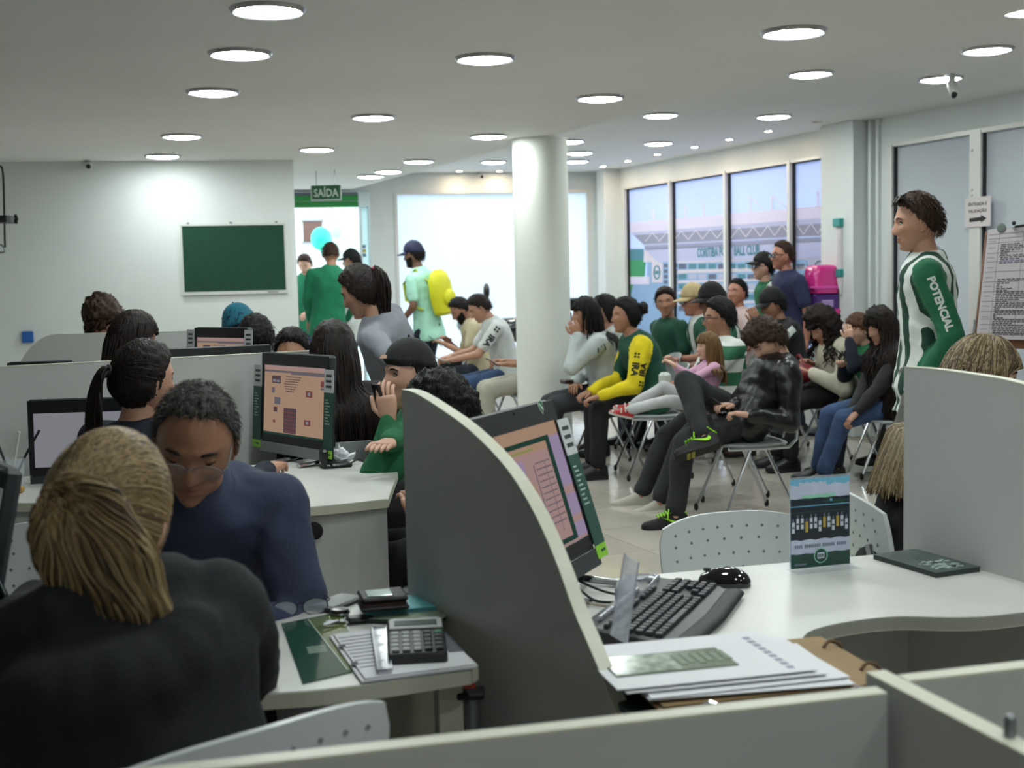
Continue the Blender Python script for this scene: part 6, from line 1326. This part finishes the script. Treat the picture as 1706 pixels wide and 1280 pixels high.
P20 = person('dark-haired person in white behind the woman in the pale sweatshirt', (1008, 521, 10.12), (1082, 10.12), 97, (0, 5, 0), C_white, bottom=C_black, shoes=S_blk, fem=1, hair=dict(mat=H_bk, line='full', th=.022, top=.014), vox=.018)
P21 = person('woman in a green jersey with yellow IRA sleeves and a hair bun', (1043, 527, 8.9), (1088, 8.95), 96, (10, 4, 0), C_dkgreen, sleeve_mat=C_yel, bottom=C_black, shoes=S_blk, fem=1, build=1.06, skin_='tan', hair=dict(mat=H_bk, line='full', th=.014, top=.010, bun=True), vox=.011, voxb=.012, thick=.006,
    hands={'L': ('w', 1000, 660, 8.70), 'R': ('w', 985, 652, 8.95)}, elbows={'L': ('w', 1092, 660, 8.70), 'R': (.3, -.6, -1)}, curl=1.1, wrinkle=.007)
P22 = person('smiling man in a bottle green T-shirt looking at the camera', (1109, 505, 10.7), (1122, 10.75), 118, (48, 4, 6), C_dkgreen, sleeve='short', bottom=C_djean, shoes=S_blk, skin_='tan', hair=dict(mat=H_db, line='short', th=.013, top=.014), vox=.014, voxb=.014, build=1.05, hands={'L': ('w', 1092, 600, 10.5), 'R': ('w', 1085, 605, 10.75)})
P23 = person('man in a beige cap and green and white striped jersey', (1156, 502, 10.3), (1190, 10.3), 97, (6, 8, 0), C_strip2, sleeve='short', sleeve_mat=C_dkgreen, bottom=C_djean, shoes=S_blk, skin_='ruddy', build=1.1, hair=dict(mat=H_gy, line='short'), cap=dict(mat=K_bei, z=.25), specs=dict(rim=M_rub, lens=DK, r=.002), vox=.014, voxb=.014, hands={'L': ('w', 1118, 602, 10.1), 'R': ('w', 1114, 600, 10.35)}, elbows={'L': (-.5, .2, -1), 'R': (.5, .2, -1)})
P24 = person('man in a black cap sitting beside the beige-capped man', (1187, 502, 9.6), (1222, 9.65), 97, (4, 10, 0), C_strip2, sleeve='short', bottom=C_djean, shoes=S_blk, skin_='brown', hair=dict(mat=H_bk, line='short'), cap=dict(mat=K_blk, z=.22), vox=.015, hands={'L': ('w', 1160, 610, 9.35), 'R': ('w', 1150, 610, 9.6)})
P25 = person('man with glasses in a banded green and white jersey holding a child', (1199, 532, 8.15), (1198, 8.1), 106, (-8, 4, 0), C_band, sleeve='short', bottom=C_char, shoes=S_wht, skin_='tan', hair=dict(mat=H_bk, line='short', th=.018, top=.014), specs=dict(rim=M_rub, r=.0018, lens=mat('thin_lens', '#aab3b8', .05, alpha=.10)), vox=.012, voxb=.012, sole=S_wsole,
    hands={'L': ('w', 1118, 662, 7.70), 'R': ('w', 1130, 640, 8.0)}, elbows={'L': ('w', 1190, 680, 7.75), 'R': (.5, -.2, -1)}, feet={'L': ('w', 1098, 838, 7.62), 'R': ('w', 1068, 824, 7.80), ('L', 'f'): (-.1, 1, 0), ('R', 'f'): (.1, 1, 0)})
P26 = person('small blond child in pink with red canvas shoes on the man\'s lap', (1180, 578, 7.62), (1172, 7.62), 96, (4, 6, 0), C_pink, bottom=cloth('white_tights', '#b5b6b8', .85), shoes=S_red, S=.56, hs=1.20, seat=.60, skin_='child', fem=1, hair=dict(mat=H_child, line='full', th=.014, top=.006, long=.15, n=300, r0=.005), vox=.010, voxb=.010, sole=S_wsole, hand_S=1.15,
    hands={'L': ('w', 1126, 610, 7.5), 'R': ('w', 1122, 605, 7.65)}, feet={'L': ('w', 1046, 684, 7.55), 'R': ('w', 1052, 676, 7.72), ('L', 'f'): (0, 1, .25), ('L', 'u'): (0, -.25, 1), ('R', 'f'): (0, 1, .25), ('R', 'u'): (0, -.25, 1)}, knees={'L': (-.1, 0, 1), 'R': (.1, 0, 1)}, wrinkle=.003)
P27 = person('short-haired man in a pinkish white shirt by the stadium mural', (1228, 489, 11.3), (1244, 11.3), 112, (20, -4, 0), C_pwhite, sleeve='short', bottom=C_djean, shoes=S_blk, skin_='ruddy', hair=dict(mat=H_bk, line='fade', th=.008), vox=.016)
P28 = person('man in a black cap and black jacket with a white lettered stripe', (1288, 509, 9.95), (1322, 9.95), 98, (4, 16, 0), C_blackj, bottom=C_char, shoes=S_brn, skin_='tan', hair=dict(mat=H_bk, line='short'), cap=dict(mat=K_blk, z=.25), vox=.014, thick=.01, hands={'L': ('w', 1262, 536, 9.75), 'R': ('w', 1262, 608, 9.95)}, elbows={'L': (-.4, .2, -1), 'R': (.5, -.2, -1)}, hdir={'L': (0, .5, 1)}, palms={'L': ((-1, 0, 0), (0, 1, 0))}, curl=1.3)
P29 = person('standing youth in a tilted cap and sunglasses before the mural', (1272, 446, 11.5), (1290, 11.5), 98, (0, -2, 0), C_green, sleeve='short', sleeve_mat=C_white, bottom=C_djean, shoes=S_blk, sit=False, S=.97, skin_='fair', hair=dict(mat=H_bk, line='short'), cap=dict(mat=K_blk, badge=K_bdg, tilt=.24, z=.24), specs=dict(rim=M_rub, lens=DK, r=.003), vox=.016)
P30 = person('standing man in a navy printed T-shirt and sunglasses', (1304, 427, 11.0), (1328, 11.05), 104, (0, 2, 0), C_tee, sleeve='short', bottom=C_djean, shoes=S_blk, sit=False, S=1.0, skin_='ruddy', build=1.08, hair=dict(mat=H_br, line='fade', th=.008), specs=dict(rim=M_rub, lens=DK, r=.003), vox=.014, voxb=.014)
P31 = person('young man in a black leather jacket and neon-laced trainers typing on a phone', (1281, 569, 7.3), (1244, 7.34), 100, (-2, 42, 4), C_leather, bottom=C_char, shoes=S_run, skin_='fair', eyes='down', hair=dict(mat=H_br, line='fringe', th=.020, top=.022, rough=.008, quiff=.016, fine=True), vox=.010, voxb=.011, thick=.012, lo=False, wrinkle=.009,
    hands={'L': ('w', 1250, 692, 7.02), 'R': ('w', 1222, 676, 7.22)}, elbows={'L': ('w', 1335, 715, 7.1), 'R': (.7, -.4, -1)}, hdir={'L': (.35, 1, .15), 'R': (-.3, 1, .1)}, curl=1.0,
    feet={'L': ('w', 1124, 858, 7.04), 'R': ('w', 1172, 728, 6.98), ('L', 'f'): (-.05, 1, 0), ('R', 'f'): (.1, 1, -.30), ('R', 'u'): (.62, .15, .75)}, knees={'L': (-.1, .9, 1), 'R': (.5, .6, 1.0)})
P32 = person('woman in a cream jacket with curly dark hair bowed over her lap', (1372, 545, 9.1), (1398, 9.15), 101, (4, 34, 0), C_cjack, bottom=C_black, shoes=S_blk, fem=1, skin_='light', eyes='down', hair=dict(mat=H_db, line='full', th=.035, top=.02, rough=.012, long=.24, n=220, curl=.012, r0=.010), vox=.013, thick=.014, hands={'L': ('w', 1352, 622, 8.95), 'R': ('w', 1352, 610, 9.2)})
P33 = person('child in a green and white jacket with a hand on the face', (1431, 550, 8.75), (1462, 8.8), 100, (6, 14, 0), C_green, sleeve_mat=C_navy, bottom=C_djean, shoes=S_blk, S=.80, hs=1.10, seat=.50, skin_='child', eyes='down', hair=dict(mat=hairmat('child_brown', '#4b3222'), line='fringe', th=.014), vox=.012, hands={'L': ('w', 1416, 566, 8.6), 'R': ('w', 1402, 610, 8.7)}, elbows={'L': ('w', 1425, 630, 8.5), 'R': (.3, .2, -1)}, hdir={'L': (0, .2, 1)}, palms={'L': ((-1, .3, 0), (0, 1, 0))}, thick=.008)
P34 = person('girl with long curly dark hair, black jacket and blue jeans', (1468, 545, 8.3), (1492, 8.3), 102, (6, 22, 0), C_blackj, bottom=C_jean, shoes=S_blk, fem=1, S=.94, skin_='light', eyes='down', hair=dict(mat=H_db, line='full', th=.024, top=.014, rough=.008, long=.85, n=900, curl=.012, r0=.006, r1=.004, back=.10, side=-.22, zend=.45), vox=.012, voxb=.012, thick=.006, hands={'L': ('w', 1422, 694, 8.1), 'R': ('w', 1418, 688, 8.25)}, elbows={'L': (-.4, -.5, -1), 'R': (.4, -.5, -1)}, curl=1.0,
    feet={'L': ('w', 1372, 790, 8.22), 'R': ('w', 1362, 782, 8.45)})
P35 = person('standing man in a green and white striped jersey with sunglasses on his head', (1529, 373, 5.7), (1545, 5.72), 74, (10, 8, 0), C_strip, sleeve_mat=cloth('jersey_green_sleeve', '#15603f', .8), bottom=C_gtr, shoes=S_blk, sit=False, S=1.03, skin_='light', hair=dict(mat=H_br, line='fade', th=.012, top=.012, fine=True), vox=.010, voxb=.011, lo=False, hem=-.17, collar=.010, collar_mat=C_green,
    hands={'L': ('w', 1540, 640, 5.58), 'R': (.25, -.02, .82)}, elbows={'L': (-.6, -1, -.4), 'R': (.4, -1, -.3)}, wrinkle=.008)
P36 = person('woman with long highlighted hair leaning forward behind the grey divider', (1634, 634, 3.50), (1508, 3.52), -84, (-10, 8, 0), C_black, bottom=C_black, shoes=S_blk, fem=1, skin_='fair', S=.98, hair=dict(mat=H_hl, line='full', th=.012, top=.004, rough=.0008, fine=True, long=.50, zend=.79, n=2600, r0=.0024, r1=.0012), vox=.012, lo=False, hands={'L': (-.2, .45, .78), 'R': (.1, .45, .78)})
P37 = person('person in grey trousers standing behind the striped-jersey man', (1541, 380, 9.0), (1528, 9.0), 92, (0, 5, 0), C_grey, bottom=C_gtr, shoes=S_blk, sit=False, S=1.02, hair=dict(mat=H_br, line='short'), vox=.02, voxb=.02, feet={'L': ('w', 1466, 762, 9.02), 'R': ('w', 1540, 762, 9.1)})
COL.objects.unlink(_tmp)
# --- chairs under the seated people
ch0 = None
for inf, lab in ((P31, 'the man in the leather jacket'), (P25, 'the man with glasses'), (P21, 'the yellow-sleeved woman'), (P19, 'the woman in the pale sweatshirt'), (P20, 'the person in white'), (P22, 'the smiling man'), (P23, 'the beige-capped man'), (P24, 'the black-capped man in stripes'), (P28, 'the man in the lettered jacket'),
                 (P32, 'the woman in the cream jacket'), (P33, 'the child in green'), (P34, 'the curly-haired girl'), (P16, 'the man in beige'), (P17, 'the man in the white jersey'), (P18, 'the person in plaid'), (P27, 'the man in the pinkish shirt'),
                 (P2, 'the older man in denim'), (P3, 'the ponytailed woman in navy'), (P10, 'the phoning young man'), (P11, 'the youth in the green hood'), (P8, 'the very long-haired woman'), (P4, 'the straight-haired woman')):
    E = inf['E']; l = (E.location.x, E.location.y, 0); lb = 'chrome-legged grey plastic chair under '+lab
    if ch0 is None: ch0 = make_chair(lb, l, E.rotation_euler.z, mat('grey_seat_plastic', '#9aa0a0', .4, var=.03), 'chairs under the seated people', z_top=.80, H=.32, W=.42); c = ch0
    else: c = copy_tree(ch0); c.location = l; c.rotation_euler = (0, 0, E.rotation_euler.z); c['label'] = lb
# --- lettering on clothes
M_blk_ink = mat('black_print', '#101012', .7); M_wht_ink = mat('white_print', '#c9d0cc', .7)
def limb(info, s, f, fore=False): a, b = (info['sh'][s], info['EL'][s]) if not fore else (info['EL'][s], info['HT'][s]); return a*(1-f)+b*f, unit(b-a)
def sleeve_text(info, body, f, size, m, bold=.003, shift=(0, 0), back=False, s=-1, g=None, name='lettering'):
    c, d = limb(info, s, f); n = unit(info['r']*s-d*np.dot(info['r']*s, d)); dx = -d if back else d; dy = np.cross(n, dx); side = np.cross(n, d)
    return shirt_text(info, body, c+d*shift[0]+side*shift[1]+n*.03, dx, dy, size, m, bold, g=g, name=name)
sleeve_text(P35, 'POTENCIAL', .50, .046, M_wht_ink, .0022)
sleeve_text(P21, 'IRA', .62, .062, M_blk_ink, .0025, (0, -.030)); sleeve_text(P21, 'IRA', .60, .062, M_blk_ink, .0025, (0, .030), True); sleeve_text(P17, 'IRA', .48, .075, M_blk_ink, .003)
def mark(n=6, r=.016):
    g = G()
    for i in range(4):
        a = i*PI/2+PI/4; c = A((math.cos(a)*r, math.sin(a)*r, 0)); g.plate([c+A((math.cos(t)*r*.55, math.sin(t)*r*.55, -.0004)) for t in np.linspace(0, 2*PI, n, endpoint=False)], .0008, (0, 0, 1))
    return g
sleeve_text(P17, '', .05, 1, M_blk_ink, g=mark(8, .02), name='flower_mark'); sleeve_text(P21, '', .28, 1, M_blk_ink, shift=(0, -.030), g=mark(8, .015), name='flower_mark'); sleeve_text(P21, '', .95, 1, M_blk_ink, shift=(0, .030), g=mark(8, .015), name='flower_mark')
c, d = limb(P28, -1, .5)
band = G(); band.plate([(-.13, -.03, -.0004), (.13, -.03, -.0004), (.13, .03, -.0004), (-.13, .03, -.0004)], .0008, (0, 0, 1))
bg_ = G()
for i in range(13): bg_.plate([(-.13+.02*i, -.028, -.0004), (-.11+.02*i, -.028, -.0004), (-.11+.02*i, .028, -.0004), (-.13+.02*i, .028, -.0004)], .0008, (0, 0, 1))
sleeve_text(P28, '', .5, 1, M_wht_ink, g=bg_, name='white_stripe')
# --- things people carry
bp_ = thing('backpack', 'bright yellow backpack on the man in the mint polo', 'backpack', tuple(P15['E'].location), P15['E'].rotation_euler.z); I = P15
M_yb = mat('yellow_nylon', '#c9c711', .6, bump=.4, bscale=30); g = G(); c = I['spine'](.28)-I['fw']*.21
rings_ = []
for z, w, d in ((-.24, .10, .05), (-.21, .15, .085), (-.05, .165, .10), (.10, .155, .095), (.19, .12, .07), (.23, .06, .03)): rings_.append([c+I['r']*math.cos(a)*w+I['fw']*math.copysign(abs(math.sin(a))**.8, math.sin(a))*d+I['up']*z for a in np.linspace(0, 2*PI, 20, endpoint=False)])
g.loft(rings_); pk = g.build('bag', M_yb, bp_); g = G(); g.ell(c-I['fw']*.085-I['up']*.08, (.11, .05, .10), 16, 10); g.build('front_pocket', M_yb, bp_)
for s in (-1, 1): g = G(); g.tube([I['spine'](.36)-I['fw']*.15+I['r']*s*.08, I['spine'](.475)-I['fw']*.02+I['r']*s*.10+I['up']*.04, I['spine'](.40)+I['fw']*.14+I['r']*s*.11, I['spine'](.25)+I['fw']*.13+I['r']*s*.13, I['spine'](.15)-I['fw']*.06+I['r']*s*.17], .022, 8, flat=.3); g.build('strap', mat('yellow_strap', '#aeb52a', .7), bp_)
def held(name, label, cat, info, s, size, m, off=(0, .09, .0), rx=0.0, rz=0.0, part='body', screen=None):
    p = info['HT'][s]+A(off); W = info['E'].matrix_basis @ Vector(p); o = thing(name, label, cat, tuple(W), info['E'].rotation_euler.z); g = G(); R = Matrix.Rotation(rz, 3, 'Z') @ Matrix.Rotation(rx, 3, 'X')
    g.box((0, 0, 0), size, 0, min(size)*.25, 0, R); g.build(part, m, o, smooth=False)
    if screen: g = G(); g.box(A(R @ Vector((0, 0, size[2]/2+.0006))), (size[0]*.88, size[1]*.85, .001), 0, 0, 0, R); g.build('screen', screen, o, smooth=False)
    return o
SCR = emis('phone_screen', '#9aa6b5', .5)
held('smartphone', 'black phone in the hands of the man in the leather jacket', 'phone', P31, 1, (.066, .13, .010), M_blackp, (-.01, .10, .015), math.radians(35), .2, 'case', SCR)
held('smartphone', 'black phone pressed to the young man\'s jaw', 'phone', P10, -1, (.062, .125, .010), M_blackp, (.035, .03, .07), math.radians(75), .4, 'case', DK)
held('smartphone', 'phone held by the person in the plaid shirt', 'phone', P18, -1, (.066, .13, .010), M_blackp, (0, .11, .02), math.radians(30), 0, 'case', SCR)
M_book = mat('booklet_print', '#5f7a68', .4, var=.5, vscale=30)
held('booklet', 'open booklet read by the man in the beige shirt', 'booklet', P16, -1, (.22, .15, .006), M_book, (.06, .09, .03), math.radians(40), 0, 'cover')
held('leaflet', 'green leaflet in the hands of the man in the white jersey', 'leaflet', P17, -1, (.16, .20, .004), M_book, (.03, .10, .01), math.radians(25), 0, 'sheet')
held('wallet', 'dark red wallet on the lap of the woman in the pale sweatshirt', 'wallet', P19, 1, (.10, .07, .03), mat('dark_red_leather', '#2a0f12', .4), (0, .06, .02), 0, .3, 'body')
held('plastic_cup', 'white paper cup near the child in pink', 'cup', P25, 1, (.07, .07, .10), mat('cup_white', '#b9c0b8', .6), (-.02, .10, .03), 0, 0, 'cup')
W = P32['E'].matrix_basis @ Vector((-.02, .32, .70)); o = thing('handbag', 'red handbag on the lap of the woman in the cream jacket', 'handbag', tuple(W), P32['E'].rotation_euler.z); g = G(); g.ell((0, 0, 0), (.15, .12, .075), 18, 12); g.build('bag', mat('red_bag', '#6b0f16', .5, bump=.3), o); g = G(); g.tube(curved([(-.1, 0, .05), (0, 0, .13), (.1, 0, .05)], 5), .008, 6); g.build('handle', _mats['red_bag'], o)
# sunglasses pushed up on the striped-jersey man
I = P35; t = link('sunglasses', None, I['E']); t.matrix_local = Matrix(I['M4'].tolist()) @ Matrix.Translation((0, .070, .125)) @ Matrix.Rotation(math.radians(38), 4, 'X'); spectacles(t, .15, M_rub, .0022, DK)
# trainers: laces, collar line, side mark, sole pads
for key_ in ('shoeL', 'shoeR'):
    so, (o_, f_, u_, x_) = P31[key_]; L_ = .27; near = -1 if key_ == 'shoeL' else 1
    g = G()
    for k in range(5):
        f = .40+.065*k; h = .090-.075*(f-.40); c = o_+f_*f*L_+u_*(.020+h); g.tube([c-x_*.026-u_*.012, c+u_*.002, c+x_*.026-u_*.012], .0042, 6)
    c = o_+f_*.36*L_+u_*.108
    for s in (-1, 1): g.tube([c, c+x_*s*.02+f_*.02+u_*.014, c+x_*s*.036+f_*.03-u_*.01, c+x_*s*.042+f_*.035-u_*.035], .0032, 6)
    g.tube([o_+f_*.38*L_+u_*.105-x_*.03, o_+f_*.16*L_+u_*.118-x_*.036, o_+u_*.085, o_+f_*.16*L_+u_*.118+x_*.036, o_+f_*.38*L_+u_*.105+x_*.03], .0045, 6); g.build('laces', M_neon, so)
    for s in (-1, 1):
        pts = [(.20, .030), (.26, .022), (.34, .030), (.62, .070), (.36, .048), (.27, .046), (.24, .066)]; g = G()
        g.plate([o_+f_*(.60-a)*L_+u_*(.022+z)+x_*s*(.0425-.010*(z/.07)) for a, z in [(.0, .058), (.30, .018), (.37, .014), (.42, .020), (.43, .034), (.40, .046), (.37, .034), (.31, .033)]], .0025, x_*s); g.build('side_mark', M_neon, so, smooth=False)
    g = G()
    for i in range(2):
        for j in range(4): c = o_+f_*(.62+.10*i)*L_+x_*(-.027+.018*j)-u_*.002; g.plate([c-f_*.010-x_*.007, c+f_*.010-x_*.007, c+f_*.010+x_*.007, c-f_*.010+x_*.007], .003, -u_)
    g.build('sole_pads', mat('sole_yellow', '#8f8a2e', .6), so, smooth=False)

for key_ in ('shoeL', 'shoeR'):
    so, (o_, f_, u_, x_) = P26[key_]; S_ = .56; g = G(); g.ell(o_+f_*.215*S_+u_*.030*S_, 1, 12, 8); c_ = o_+f_*.215*S_+u_*.030*S_; Rm = np.stack([x_, f_, u_], 1); g.V[0] = (g.V[0]-c_)*A((.042, .058, .030))*S_ @ Rm.T+c_; g.build('toe_cap', S_wsole, so)
    for k in range(2): c_ = o_+f_*(.105+.045*k)*S_+u_*(.108-.018*k)*S_; g = G(); g.tube([c_-x_*.040*S_-u_*.045*S_, c_-x_*.026*S_-u_*.008*S_, c_+u_*.004*S_, c_+x_*.026*S_-u_*.008*S_, c_+x_*.040*S_-u_*.045*S_], .008*S_, 6); g.build('strap', S_wsole, so)

g = G(); I = P36; g.tube([I['spine'](-.10)+I['r']*math.cos(a)*.185+I['fw']*(math.sin(a)*.15+.01) for a in np.linspace(0, 2*PI, 25)], .016, 8, caps=False); g.build('lime_hem', M_neon, I['shirt'])
